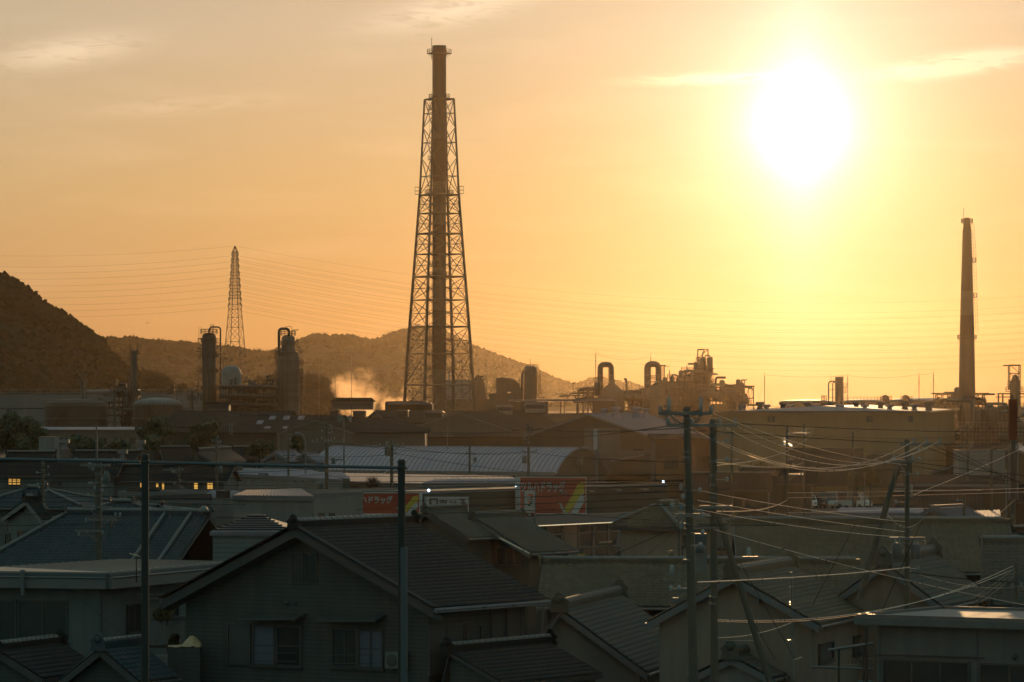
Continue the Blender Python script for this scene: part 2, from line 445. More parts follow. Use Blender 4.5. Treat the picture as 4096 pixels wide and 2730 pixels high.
hill('far_hill', 'long hazy wooded ridge behind the plant',
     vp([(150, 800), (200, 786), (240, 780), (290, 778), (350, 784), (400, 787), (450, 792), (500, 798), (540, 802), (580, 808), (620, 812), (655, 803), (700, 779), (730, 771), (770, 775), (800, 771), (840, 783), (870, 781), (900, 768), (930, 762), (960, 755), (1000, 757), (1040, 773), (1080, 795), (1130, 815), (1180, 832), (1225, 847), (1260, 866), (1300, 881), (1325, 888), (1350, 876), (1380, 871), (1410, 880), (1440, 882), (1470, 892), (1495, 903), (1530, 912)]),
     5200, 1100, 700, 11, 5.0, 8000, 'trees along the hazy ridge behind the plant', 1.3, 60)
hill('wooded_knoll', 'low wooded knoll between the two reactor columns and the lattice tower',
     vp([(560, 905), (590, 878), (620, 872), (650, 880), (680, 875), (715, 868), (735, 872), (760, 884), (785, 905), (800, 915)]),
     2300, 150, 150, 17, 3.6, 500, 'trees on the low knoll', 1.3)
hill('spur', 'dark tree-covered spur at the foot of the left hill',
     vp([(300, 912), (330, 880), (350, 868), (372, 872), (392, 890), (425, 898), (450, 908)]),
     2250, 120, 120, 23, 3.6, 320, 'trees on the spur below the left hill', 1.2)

# ============================================================ shared plant builders
def ring_pts(c, r, n, a0=0, a1=2 * math.pi):
    return [Vector((c[0] + r * math.cos(a0 + (a1 - a0) * k / n), c[1] + r * math.sin(a0 + (a1 - a0) * k / n), c[2])) for k in range(n + 1)]
def ring_platform(parent, c, r_in, r_out, rail=1.1, n=16, name='platform', a0=0, a1=2 * math.pi, rr=.07):
    d = MB(); pin = ring_pts(c, r_in, n, a0, a1); pout = ring_pts(c, r_out, n, a0, a1)
    up = Vector((0, 0, .12))
    for k in range(n):
        d.prism([pin[k], pout[k], pout[k + 1], pin[k + 1]], up)
    for k in range(0, n + 1, 3):
        d.bar(pout[k], Vector((pin[k].x, pin[k].y, c[2] - (r_out - r_in) * .7)), .05, 4)
    p = d.build(name, M['steel_dark'], parent)
    m = MB()
    for k in range(n + 1): m.bar(pout[k], pout[k] + Vector((0, 0, rail)), rr, 4)
    for h in (.5, 1.0):
        q = [v + Vector((0, 0, rail * h)) for v in pout]
        m.tube(q, rr, 4)
    m.build('railing', M['steel_dark'], p)
    return p
def deck(parent, x0, x1, py, Y, dep=2.0, rail=1.1, th=.18, name='deck', rr=.07, step=1.4):
    a = PY(x0, py, Y); b = PY(x1, py, Y)
    d = MB(); d.box(((a.x + b.x) / 2, Y, a.z), (b.x - a.x, dep, th)); p = d.build(name, M['steel_dark'], parent)
    if rail:
        m = MB(); n = max(1, int((b.x - a.x) / step))
        for s in (-1, 1):
            yy = Y + s * dep / 2
            for k in range(n + 1):
                x = a.x + (b.x - a.x) * k / n; m.bar((x, yy, a.z), (x, yy, a.z + rail), rr, 4)
            for h in (.5, 1): m.bar((a.x, yy, a.z + rail * h), (b.x, yy, a.z + rail * h), rr, 4)
        for x in (a.x, b.x): m.bar((x, Y - dep / 2, a.z + rail), (x, Y + dep / 2, a.z + rail), rr, 4)
        m.build('railing', M['steel_dark'], p)
    return p
def ladder(parent, p0, p1, w=.5, rr=.075, step=.9, cage=0.0, side=Vector((1, 0, 0))):
    m = MB(); p0, p1 = Vector(p0), Vector(p1); L = (p1 - p0).length; n = max(2, int(L / step))
    for s in (-1, 1): m.bar(p0 + side * (s * w / 2), p1 + side * (s * w / 2), rr, 4)
    for k in range(n + 1):
        q = p0.lerp(p1, k / n); m.bar(q - side * w / 2, q + side * w / 2, rr * .8, 4)
        if cage:
            m.tube([q - side * w / 2, q + Vector((0, -cage, 0)) - side * .2, q + Vector((0, -cage, 0)) + side * .2, q + side * w / 2], rr * .6, 4)
    return m.build('ladder', M['steel_dark'], parent)
def arc3(a, b, c, n=6):
    """smooth bend from a to c round corner b"""
    a, b, c = Vector(a), Vector(b), Vector(c)
    return [a * (1 - t) ** 2 + b * (2 * t * (1 - t)) + c * t * t for t in [k / n for k in range(n + 1)]]
def route(pts, r):
    """rounded pipe path through corner points"""
    pts = [Vector(p) for p in pts]; out = [pts[0]]
    for i in range(1, len(pts) - 1):
        p, q, s = pts[i - 1], pts[i], pts[i + 1]
        d1 = min(r, (q - p).length * .49); d2 = min(r, (s - q).length * .49)
        out += arc3(q + (p - q).normalized() * d1, q, q + (s - q).normalized() * d2, 6)
    return out + [pts[-1]]
def pipe(parent, pts, r, m='steel', bend=2.0, n=8, name='pipe', label=None):
    b = MB(); b.tube(route(pts, bend), r, n); return b.build(name, M[m], parent, label=label)
def frame_block(parent, x0, x1, y0, y1, Y, dep, cols, levels, r=.16, brace=.0, name='frame', m='steel_dark', seed=1, rail=False):
    """open steel frame between two picture columns and rows"""
    rnd = random.Random(seed); b = MB()
    ax = [x0 + (x1 - x0) * k / cols for k in range(cols + 1)]
    ay = [y0 + (y1 - y0) * k / levels for k in range(levels + 1)]
    for yy in (-dep / 2, dep / 2):
        for x in ax: b.bar(PY(x, y0, Y) + Vector((0, yy, 0)), PY(x, y1, Y) + Vector((0, yy, 0)), r, 4)
        for y in ay[:-1]: b.bar(PY(x0, y, Y) + Vector((0, yy, 0)), PY(x1, y, Y) + Vector((0, yy, 0)), r, 4)
        for i in range(cols):
            for j in range(levels):
                if rnd.random() < brace:
                    p, q = PY(ax[i], ay[j], Y), PY(ax[i + 1], ay[j + 1], Y)
                    if rnd.random() < .5: p, q = PY(ax[i + 1], ay[j], Y), PY(ax[i], ay[j + 1], Y)
                    b.bar(p + Vector((0, yy, 0)), q + Vector((0, yy, 0)), r * .6, 4)
    for x in ax:
        for y in ay[:-1]: b.bar(PY(x, y, Y) + Vector((0, -dep / 2, 0)), PY(x, y, Y) + Vector((0, dep / 2, 0)), r * .8, 4)
    o = b.build(name, M[m], parent)
    if rail:
        for y in ay[:-1]: deck(parent, x0, x1, y, Y, dep + .6, name='walkway')
    return o
def clutter(parent, x0, x1, y0, y1, Y, dep, n, seed, name='pipework'):
    """small vessels, valves and pipe runs inside a frame"""
    rnd = random.Random(seed)
    for k in range(n):
        cx = rnd.uniform(x0, x1); cy = rnd.uniform(y0, y1); yy = rnd.uniform(-dep / 2, dep / 2)
        c = PY(cx, cy, Y) + Vector((0, yy, 0)); t = rnd.random(); b = MB()
        if t < .3:
            L = rnd.uniform(2, 5); r = rnd.uniform(.5, 1.1)
            b.lathe(c - Vector((L / 2, 0, 0)), [(.1, -r * .4), (r * .8, -r * .2), (r, 0), (r, L), (r * .8, L + r * .2), (.1, L + r * .4)], 12, axis=(1, 0, 0))
            b.build('drum', M['vessel'], parent)
        elif t < .5:
            H = rnd.uniform(2, 4); r = rnd.uniform(.4, .9)
            b.lathe(c, [(.1, 0), (r, .2), (r, H), (r * .6, H + r * .4), (.1, H + r * .5)], 12); b.build('drum', M['vessel'], parent)
        else:
            p2 = c + Vector((rnd.uniform(-7, 7), 0, 0)); p3 = p2 + Vector((0, 0, rnd.uniform(-5, 5)))
            p4 = p3 + Vector((rnd.uniform(-4, 4), rnd.uniform(-3, 3), 0))
            b.tube(route([c, p2, p3, p4], .8), rnd.uniform(.12, .35), 6); b.build('pipe', M[rnd.choice(['steel', 'clad', 'steel_dark'])], parent)
def lath(parent, name, cx, Y, prof, m, n=20, label=None, dy=0):
    """turned shell: prof is a list of (half width in px, row)"""
    s = Y / FPX; x = (cx - 2048) * s
    b = MB(); pr = [(max(.02, w * s), EYE - (py - HZ) * s) for w, py in prof]
    b.lathe((x, Y + dy, 0), pr, n); return b.build(name, M[m], parent, label=label)

# ============================================================ tall chimney in its lattice tower
YC = 1250.0
def big_chimney():
    sc = YC / FPX; cx = (1757 - 2048) * sc
    T = thing('lattice_chimney', 'very tall banded chimney standing inside a tapering steel lattice tower', 'chimney', (cx, YC, 0))
    Z = lambda py: EYE - (py - HZ) * sc
    rr = 27.5 * sc
    bands = [(1700, 1480, 'vessel'), (1480, 1243, 'stack_red'), (1243, 1072, 'stack_white'), (1072, 900, 'stack_red'), (900, 728, 'stack_white'), (728, 556, 'stack_red'), (556, 398, 'stack_white'), (398, 193, 'stack_red')]
    for a, b, m in bands:
        q = MB(); ra = rr * (1.045 if a > 1400 else 1.0)
        q.lathe((cx, YC, 0), [(ra, max(0, Z(a)) if a < 1690 else 0), (rr, Z(b))], 28)
        q.build('flue_section', M[m], T, label={'stack_red': 'dark reddish band of the flue', 'stack_white': 'paler band of the flue', 'vessel': 'grey foot of the flue'}[m])
    q = MB(); q.lathe((cx, YC, Z(193)), [(rr * 1.02, 0), (rr * 1.02, .7), (rr * .9, .7), (rr * .9, .1)], 28); q.build('rim', M['steel_dark'], T)
    q = MB(); q.bar((cx - 30 * sc, YC, Z(240)), (cx - 30 * sc, YC, Z(152)), .09, 5); q.build('lightning_rod', M['steel_dark'], T)
    ring_platform(T, (cx, YC, Z(216)), rr, 49 * sc, 1.25, 20, rr=.06)
    # lattice
    def rad(py): return (64 + (py - 398) * .0553) * sc if py <= 781 else (85.2 + (py - 781) * (155 - 85.2) / 836) * sc
    def corner(k, py):
        a = R(-22 + 90 * k); r = rad(py)
        if py >= 1700: return Vector((cx + rad(1700) * math.cos(a), YC + rad(1700) * math.sin(a), 0))
        return Vector((cx + r * math.cos(a), YC + r * math.sin(a), Z(py)))
    for k in range(4):
        b = MB(); prev = None
        for py in (398, 781, 1100, 1400, 1700):
            c = corner(k, py)
            if prev is not None: b.bar(prev, c, .20 + (py - 398) * .00022, 8, .22 + (py - 398) * .00024)
            prev = c
        b.build('leg', M['tower'], T)
    def rows(b, y0, y1, up):
        for k in range(4):
            a0, a1, b0, b1 = corner(k, y0), corner((k + 1) % 4, y0), corner(k, y1), corner((k + 1) % 4, y1)
            b.bar(a0, b1, .13, 4); b.bar(a1, b0, .13, 4)
            ym = (y0 + y1) / 2
            m0, m1 = corner(k, ym), corner((k + 1) % 4, ym)
            if not up:
                X = (m0 + m1) / 2; q0 = a0.lerp(b1, .25); q1 = a1.lerp(b0, .25); q2 = a0.lerp(b1, .75); q3 = a1.lerp(b0, .75)
                b.bar(m0, q0, .09, 4); b.bar(m0, q3, .09, 4); b.bar(m1, q1, .09, 4); b.bar(m1, q2, .09, 4); b.bar(m0, m1, .10, 4)
            else: b.bar(m0, m1, .15, 4)
    nodes_up = [398, 512, 632, 781]; nodes_lo = [781, 855, 936, 1018, 1108, 1201, 1308, 1416, 1541, 1640, 1700]
    for i in range(3):
        b = MB(); rows(b, nodes_up[i], nodes_up[i + 1], True); b.build('bracing', M['tower'], T)
    for i in range(len(nodes_lo) - 1):
        b = MB(); rows(b, nodes_lo[i], nodes_lo[i + 1], False); b.build('bracing', M['tower'], T)
    for py in (398, 781, 936, 1108, 1308, 1541): pass
    for py in nodes_lo[:-1] + [398]:
        b = MB(); big = py in (398, 781, 936, 1108, 1308, 1541)
        for k in range(4):
            p, q = corner(k, py), corner((k + 1) % 4, py)
            b.bar(p, q, .23 if big else .15, 6)
            m = (p + q) / 2; a = math.atan2(m.y - YC, m.x - cx)
            b.bar(m, (cx + rr * math.cos(a), YC + rr * math.sin(a), m.z), .18, 5)
            if big: b.bar(corner(k, py), (cx, YC, corner(k, py).z), .2, 5)
        b.build('ring_beam', M['tower'], T)
    for py, ex in ((781, 40), (398, 10), (1108, 10)):
        ring_platform(T, (cx, YC, Z(py) + .3), rr, rr + (30 if py == 781 else 14) * sc, 1.1, 16, rr=.075)
    for k in range(4):
        for py in (781,):
            c = corner(k, py); a = math.atan2(c.y - YC, c.x - cx)
            d = MB(); d.box(c + Vector((math.cos(a) * .5, math.sin(a) * .5, .3)), (1.8, 1.8, .12)); p = d.build('landing', M['steel_dark'], T)
            m = MB()
            for sx in (-.9, .9):
                for sy in (-.9, .9): m.bar(c + Vector((math.cos(a) * .5 + sx, math.sin(a) * .5 + sy, .3)), c + Vector((math.cos(a) * .5 + sx, math.sin(a) * .5 + sy, 2.4)), .05, 4)
            for h in (1.3, 2.4):
                cc = c + Vector((math.cos(a) * .5, math.sin(a) * .5, h)); L = [cc + Vector(v) for v in ((-.9, -.9, 0), (.9, -.9, 0), (.9, .9, 0), (-.9, .9, 0), (-.9, -.9, 0))]
                m.tube(L, .045, 4)
            m.build('railing', M['steel_dark'], p)
    ladder(T, (cx - rr - .5, YC - 1.5, 0), (cx - rr - .5, YC - 1.5, Z(400)), .7, .05, 1.1)
    for py in (1360, 1520, 1060, 640, 440):
        deck(T, 1757 - 45, 1757 - 28, py, YC - 1.5, 1.4, name='rest_platform', step=.6)
big_chimney()

# ============================================================ round chimney on the right
def right_chimney():
    Y = 1000.0; sc = Y / FPX; cx = (3868 - 2048) * sc; Z = lambda py: EYE - (py - HZ) * sc
    T = thing('chimney', 'tapering concrete chimney with a side ladder near the right edge', 'chimney', (cx, Y, 0))
    def rad(py): return sc * interp([(872, 10), (925, 17.5), (1000, 20), (1300, 28.5), (1350, 29.5), (1640, 34), (1800, 36)], py)
    bands = [(872, 925, 'stack_red'), (925, 970, 'stack_red'), (970, 1165, 'stack_red'), (1165, 1262, 'stack_white'), (1262, 1360, 'stack_red'), (1360, 1800, 'concrete')]
    for a, b, m in bands:
        q = MB(); q.lathe((cx, Y, 0), [(rad(b), max(0, Z(b))), (rad((a + b) / 2), Z((a + b) / 2)), (rad(a), Z(a))], 28)
        q.build('shaft_section', M[m], T, label={'stack_red': 'faded red band of the shaft', 'stack_white': 'paler band of the shaft', 'concrete': 'plain lower shaft'}[m])
    q = MB(); q.bar((cx - 14 * sc, Y, Z(900)), (cx - 14 * sc, Y, Z(833)), .06, 4); q.build('lightning_rod', M['steel_dark'], T)
    ring_platform(T, (cx, Y, Z(892)), rad(892), 23 * sc, .9, 14, rr=.075)
    ring_platform(T, (cx, Y, Z(1357)), rad(1357), 38 * sc, .95, 14, rr=.075)
    for a, b in ((895, 1020), (1020, 1160), (1175, 1330)):
        x0 = cx + rad(b) + .55 + .1; x1 = cx + rad(a) + .55
        ladder(T, (x0, Y, Z(b)), (x1, Y, Z(a)), .55, .045, .75, 0)
    for py in (1050, 1190): deck(T, 3868 + rad(py) / sc, 3868 + rad(py) / sc + 14, py, Y, 1.2, 1.0, name='rest_platform', step=.5)
right_chimney()

# ============================================================ power pylon
def pylon():
    Y = 2300.0; sc = Y / FPX; cx = (940 - 2048) * sc; Z = lambda py: EYE - (py - HZ) * sc
    T = thing('power_pylon', 'tall steel lattice pylon with ten stacked pairs of cross arms behind the plant', 'pylon', (cx, Y, 0))
    def hw(py): return sc * interp([(985, 1), (1003, 9.5), (1215, 24), (1500, 50), (1690, 66)], py)
    def corner(k, py):
        a = R(28 + 90 * k); r = hw(py) * 1.08
        return Vector((cx + r * math.cos(a), Y + r * math.sin(a), max(0, Z(py))))
    for k in range(4):
        b = MB(); prev = None
        for py in (985, 1003, 1215, 1500, 1686):
            c = corner(k, py)
            if prev is not None: b.bar(prev, c, .17, 4, .22)
            prev = c
        b.build('leg', M['tower'], T)
    lv = [1003, 1014, 1025, 1038, 1050, 1064, 1077, 1090, 1103, 1116, 1129, 1143, 1156, 1169, 1182, 1195, 1218, 1238, 1270, 1310, 1368, 1430, 1500, 1590, 1686]
    b = MB()
    for i in range(len(lv) - 1):
        for k in range(4):
            b.bar(corner(k, lv[i]), corner((k + 1) % 4, lv[i + 1]), .10, 3); b.bar(corner((k + 1) % 4, lv[i]), corner(k, lv[i + 1]), .10, 3)
            b.bar(corner(k, lv[i + 1]), corner((k + 1) % 4, lv[i + 1]), .11, 3)
    b.build('bracing', M['tower'], T)
    arms = [1012, 1036, 1061, 1090, 1115, 1139, 1169, 1193, 1218]
    tips = []
    for i, py in enumerate(arms):
        for s in (-1, 1):
            w = sc * (13.5 + i * 1.75); tip = Vector((cx + s * w, Y, Z(py)))
            b = MB()
            for k in range(4):
                c = corner(k, py - 1)
                if (c.x - cx) * s > 0: b.bar(c, tip, .13, 3); b.bar(corner(k, py - 9), tip, .09, 3)
            b.bar(tip, tip - Vector((0, 0, 1.6)), .18, 5)
            b.build('cross_arm', M['steel_dark'], T); tips.append((s, i, tip - Vector((0, 0, 1.6))))
    b = MB(); b.bar((cx, Y, Z(1003)), (cx, Y, Z(982)), .12, 4); b.build('peak_rod', M['steel_dark'], T)
    return tips, Vector((cx, Y, Z(985)))
pylon_tips, pylon_peak = pylon()

def wire(p, q, sag, r=.012, label='', group=None, m='wire', n=18, name='power_line', cat='power line'):
    p, q = Vector(p), Vector(q); pts = []
    for k in range(n + 1):
        t = k / n; v = p.lerp(q, t); v.z -= sag * 4 * t * (1 - t); pts.append(v)
    b = MB(); b.tube(pts, r, 4, caps=False)
    o = b.build(name, M[m], None, base=p); tag(o, label, cat, group); return o
ORD = 'first second third fourth fifth sixth seventh eighth ninth tenth'.split()
for s, i, tip in pylon_tips:
    if s < 0:
        e = PY(-900, 985 + i * 24, 2500)
        wire(tip, e, 9, .03, 'high-voltage line running left from the lattice pylon, %s from the top' % ORD[i], 'high-voltage lines left of the pylon', n=22)
    else:
        e = PY(5200, 1100 + i * 27, 2400)
        for dz in (0, 2.2):
            wire(tip + Vector((0, 0, -dz)), e + Vector((0, 0, -dz * 1.5)), 26, .03, '%s line of the %s pair from the top, sweeping right from the lattice pylon' % ('lower' if dz else 'upper', ORD[i]), 'high-voltage lines right of the pylon', n=36)
wire(pylon_peak, PY(-900, 950, 2500), 8, .025, 'topmost thin earth wire left of the pylon', n=22)
wire(pylon_peak, PY(5200, 1060, 2400), 26, .022, 'topmost thin earth wire right of the pylon', n=36)

# ============================================================ the plant, left to right
YI = 1150.0
def column(name, label, cx, Y, prof, m, rail=(), goose=(), pipes=(), decks=(), dy=0, ladders=()):
    sc = Y / FPX; x = (cx - 2048) * sc
    T = thing(name, label, 'process column', (x, Y, 0))
    lath(T, 'shell', cx, Y, prof, m)
    for py, w in rail:
        wi = interp(sorted([(q, p_) for p_, q in prof]), py) * sc
        ring_platform(T, (x, Y, EYE - (py - HZ) * sc), wi, w * sc, 1.1, 12, rr=.075)
    for pts, r, mm in pipes: pipe(T, [PY(a, b, Y + (c if c else 0)) for a, b, c in pts], r * sc, mm, 14 * sc)
    for x0, x1, py in decks: deck(T, x0, x1, py, Y, 2.6, rr=.055)
    for lx, a, b in ladders: ladder(T, PY(lx, a, Y - 1), PY(lx, b, Y - 1), .6, .045, .8)
    return T
# left tall twin-pipe column
T = column('process_column', 'tall dark process column with a pipe looped over its right side, left of the pylon', 836, YI,
    [(28, 1780), (28, 1345), (24, 1338), (10, 1333), (2, 1332)], 'vessel',
    rail=((1334, 34), (1370, 33), (1428, 34), (1490, 34), (1560, 33), (1600, 34)), decks=((792, 806, 1370), (792, 806, 1428), (864, 878, 1370), (864, 878, 1428), (864, 878, 1487), (864, 878, 1390), (792, 806, 1490), (864, 878, 1560)),
    pipes=(([(836, 1345, -1), (838, 1309, -1), (882, 1309, -1), (882, 1640, -1), (882, 1760, -1)], 3.2, 'steel_dark'),
           ([(806, 1460, -1), (793, 1460, -1), (793, 1560, -1), (785, 1620, -1)], 1.6, 'steel_dark'),
           ([(820, 1360, -2.4), (820, 1700, -2.4)], 1.6, 'steel_dark'), ([(830, 1500, -2.6), (830, 1700, -2.6)], 1.6, 'clad'),
           ([(812, 1380, -2.4), (812, 1700, -2.4)], 1.4, 'clad'), ([(843, 1352, -1), (843, 1299, -1)], 1.1, 'steel_dark'),
           ([(849, 1352, -1), (849, 1298, -1)], 1.1, 'steel_dark'), ([(855, 1352, -1), (855, 1298, -1)], 1.1, 'steel_dark'),
           ([(806, 1354, -1), (796, 1357, -1)], 2.0, 'steel_dark'), ([(806, 1393, -1), (788, 1393, -1)], 2.6, 'steel_dark'), ([(806, 1405, -1), (788, 1405, -1)], 2.6, 'steel_dark'),
           ([(882, 1377, -1), (890, 1377, -1)], 1.2, 'steel_dark')),
    ladders=((800, 1309, 1345), (799, 1345, 1640), (872, 1370, 1640)))
# domed vessel
T = thing('domed_vessel', 'pale rounded dome vessel behind the frame right of the tall column', 'vessel', PY(926, 1690, 1230))
lath(T, 'shell', 926, 1230, [(40, 1760), (40, 1500), (38, 1488), (33, 1476), (24, 1467), (12, 1463), (2, 1462)], 'tank_roof', 28)
T = thing('pipe_rack', 'dark open steel pipe rack full of pipework between the two tall columns', 'pipe rack', PY(1000, 1690, YI))
frame_block(T, 885, 1110, 1548, 1720, YI, 14, 9, 5, .22, .5, seed=4)
clutter(T, 895, 1100, 1560, 1660, YI, 10, 60, 5)
for y in (1548, 1585, 1620): pipe(T, [PY(880, y, YI - 8), PY(1108, y + 2, YI - 8)], .55, 'steel_dark')
deck(T, 968, 995, 1528, YI, 4); deck(T, 1020, 1040, 1544, YI, 4); deck(T, 1090, 1108, 1542, YI, 3)
b = MB()
for k in range(5): b.box(PY(900 + k * 44, 1640 + (k % 2) * 12, YI + 6), (9, 4, 5 + k % 3)); 
b.build('equipment_box', M['vessel'], T)
pipe(T, [PY(1091, 1640, YI - 7), PY(1091, 1519, YI - 7)], .3, 'steel_dark')
# right tall stepped column
T = column('process_column', 'stepped pale process column with a gooseneck pipe at its top left, right of the pylon', 1153, YI,
    [(46, 1780), (46, 1430), (42, 1415), (27, 1402), (27, 1352), (22, 1346), (8, 1341), (2, 1340)], 'clad',
    rail=((1342, 30), (1382, 33), (1418, 52), (1460, 53), (1505, 52), (1534, 53), (1569, 52), (1605, 53)),
    decks=((1182, 1196, 1382), (1198, 1210, 1412), (1200, 1218, 1460), (1098, 1112, 1500), (1198, 1216, 1505), (1198, 1217, 1520), (1198, 1214, 1534), (1198, 1216, 1569), (1198, 1214, 1605), (1198, 1213, 1640), (1098, 1110, 1435)),
    pipes=(([(1116, 1425, -2), (1116, 1316, -2), (1156, 1316, -2), (1156, 1350, -1)], 5.6, 'steel_dark'),
           ([(1190, 1478, -1), (1212, 1478, -1), (1212, 1493, -1), (1190, 1493, -1)], 2.6, 'steel_dark'),
           ([(1166, 1345, -1), (1166, 1322, -1), (1194, 1320, -1)], 1.5, 'steel_dark'),
           ([(1142, 1308, 0), (1168, 1305, 0), (1168, 1345, 0)], .9, 'steel_dark'),
           ([(1116, 1440, -4), (1116, 1700, -4)], 2.6, 'clad'), ([(1124, 1440, -4.5), (1124, 1700, -4.5)], 2.2, 'clad'),
           ([(1132, 1440, -4.5), (1132, 1700, -4.5)], 2.0, 'steel'), ([(1140, 1445, -4.5), (1140, 1700, -4.5)], 1.6, 'clad'),
           ([(1172, 1430, -4.5), (1172, 1700, -4.5)], 1.8, 'clad'), ([(1182, 1425, -4), (1182, 1700, -4)], 1.6, 'steel')),
    ladders=((1189, 1352, 1415), (1206, 1412, 1640), (1104, 1412, 1640)))
# slim columns on the left
column('slim_column', 'slim dark column with a hooked vent pipe at its top, before the left hill', 536, YI,
    [(10, 1780), (10, 1412), (8, 1406), (2, 1404)], 'steel', rail=((1412, 15),), decks=((517, 527, 1430), (516, 527, 1448), (516, 526, 1520),),
    pipes=(([(547, 1690, -1), (547, 1405, -1), (551, 1395, -1), (560, 1394, -1)], 1.5, 'steel_dark'), ([(524, 1430, -1), (524, 1700, -1)], 1.3, 'steel'), ([(521, 1420, -1), (521, 1386, -1)], .4, 'steel_dark')),
    ladders=((520, 1412, 1620),))
column('slim_column', 'short slim column with a round cage top, leftmost of the plant', 331, YI,
    [(8, 1780), (8, 1530), (5, 1524), (1, 1522)], 'steel', rail=((1534, 20), (1508, 12)),
    pipes=(([(346, 1720, -1), (346, 1510, -1)], 1.4, 'steel'), ([(341, 1720, -1), (341, 1560, -1)], 1.2, 'clad'), ([(320, 1540, -1), (320, 1496, -1), (315, 1493, -1)], .5, 'steel_dark')),)
column('slim_column', 'slender pipe column with a square top frame, left of the hooked one', 458, YI,
    [(6, 1780), (6, 1552), (2, 1548)], 'clad', rail=((1566, 17),), decks=((447, 468, 1537),),
    pipes=(([(448, 1720, -1), (448, 1545, -1)], 1.4, 'clad'), ([(464, 1720, -1), (464, 1540, -1)], 1.2, 'clad'), ([(475, 1542, -1), (492, 1542, -1), (492, 1560, -1), (492, 1720, -1)], 1.4, 'steel_dark')),)
T = thing('pipe_rack', 'dense dark cluster of pipes and ladders around the foot of the hooked column', 'pipe rack', PY(520, 1690, YI))
frame_block(T, 495, 555, 1560, 1715, YI + 4, 8, 4, 6, .2, .5, seed=8); clutter(T, 498, 552, 1565, 1690, YI + 2, 6, 34, 9)
column('slim_column', 'small capped column beside the tall looped column', 766, YI,
    [(9, 1780), (9, 1562), (6, 1556), (2, 1554)], 'steel', pipes=(([(766, 1556, -1), (766, 1545, -1), (795, 1543, -1), (795, 1600, -1)], 1.3, 'steel_dark'), ([(757, 1530, -1), (762, 1536, -1), (762, 1556, -1)], .5, 'steel_dark')), rail=((1600, 16),))
T = thing('mast', 'thin whip mast rising from the tank row in front of the hill', 'mast', PY(706, 1690, YI)); b = MB(); b.bar(PY(706, 1640, YI), PY(706, 1475, YI), .12, 4, .05); b.build('rod', M['steel_dark'], T)

# tank row
def tank(label, cx, hw, ytop, Y, ydome=None, m='tank', stairs=True, bottom=None, railing=True, group=None, roofm='tank_roof'):
    sc = Y / FPX; x = (cx - 2048) * sc; zt = EYE - (ytop - HZ) * sc; r = hw * sc
    T = thing('storage_tank', label, 'tank', (x, Y + r, 0), group)
    b = MB(); b.lathe((x, Y + r, 0), [(r, 0), (r, zt)], 48); b.build('shell', M[m], T)
    if ydome:
        zd = EYE - (ydome - HZ) * sc - zt
        b = MB(); b.lathe((x, Y + r, zt), [(r * math.cos(a), zd * math.sin(a)) for a in [R(q) for q in range(0, 91, 10)]][:-1] + [(.2, zd)], 48); b.build('dome_roof', M[roofm], T)
    for k, zz in enumerate((zt - .3, zt * .66, zt * .36)):
        b = MB(); b.tube(ring_pts((x, Y + r, zz), r + .12, 48), .16, 4); b.build('stiffening_ring', M['steel'], T)
    if railing:
        m_ = MB(); pts = ring_pts((x, Y + r, zt), r, 40)
        for p in pts: m_.bar(p, p + Vector((0, 0, 1.1)), .05, 4)
        m_.tube([p + Vector((0, 0, 1.1)) for p in pts], .05, 4); m_.tube([p + Vector((0, 0, .55)) for p in pts], .04, 4); m_.build('railing', M['steel'], T)
    if stairs:
        m_ = MB(); n = 26; prev = None
        for k in range(n + 1):
            a = R(-160 + 60 * k / n); p = Vector((x + (r + .6) * math.cos(a), Y + r + (r + .6) * math.sin(a), zt * k / n))
            m_.box(p, (.9, .9, .08));
            if prev is not None: m_.bar(prev, p + Vector((0, 0, 1)), .05, 4)
            prev = p + Vector((0, 0, 1))
        m_.build('stair', M['steel'], T)
    return T
tank('very wide pale tank at the left edge, its flat rim running behind the slim columns', 150, 640, 1571, 1330, None, 'tank')
tank('wide tank with a low white dome roof behind the left tank row', 420, 95, 1566, 1700, 1559, 'tank', False)
tank('rust-streaked round tank with a dark banded shell in front of the wide pale one', 290, 128, 1620, 1120, 1597, 'tank_dark', roofm='tank_dark')
tank('broad tank with a ribbed domed roof just right of the hooked column', 625, 100, 1618, 1120, 1592, 'tank_dark', roofm='tank_roof')
T = thing('roof_box', 'small railed box on legs above the broad domed tank', 'platform', PY(682, 1620, YI))
deck(T, 668, 698, 1558, YI, 4); frame_block(T, 671, 696, 1560, 1578, YI, 3, 3, 1, .2, 1)

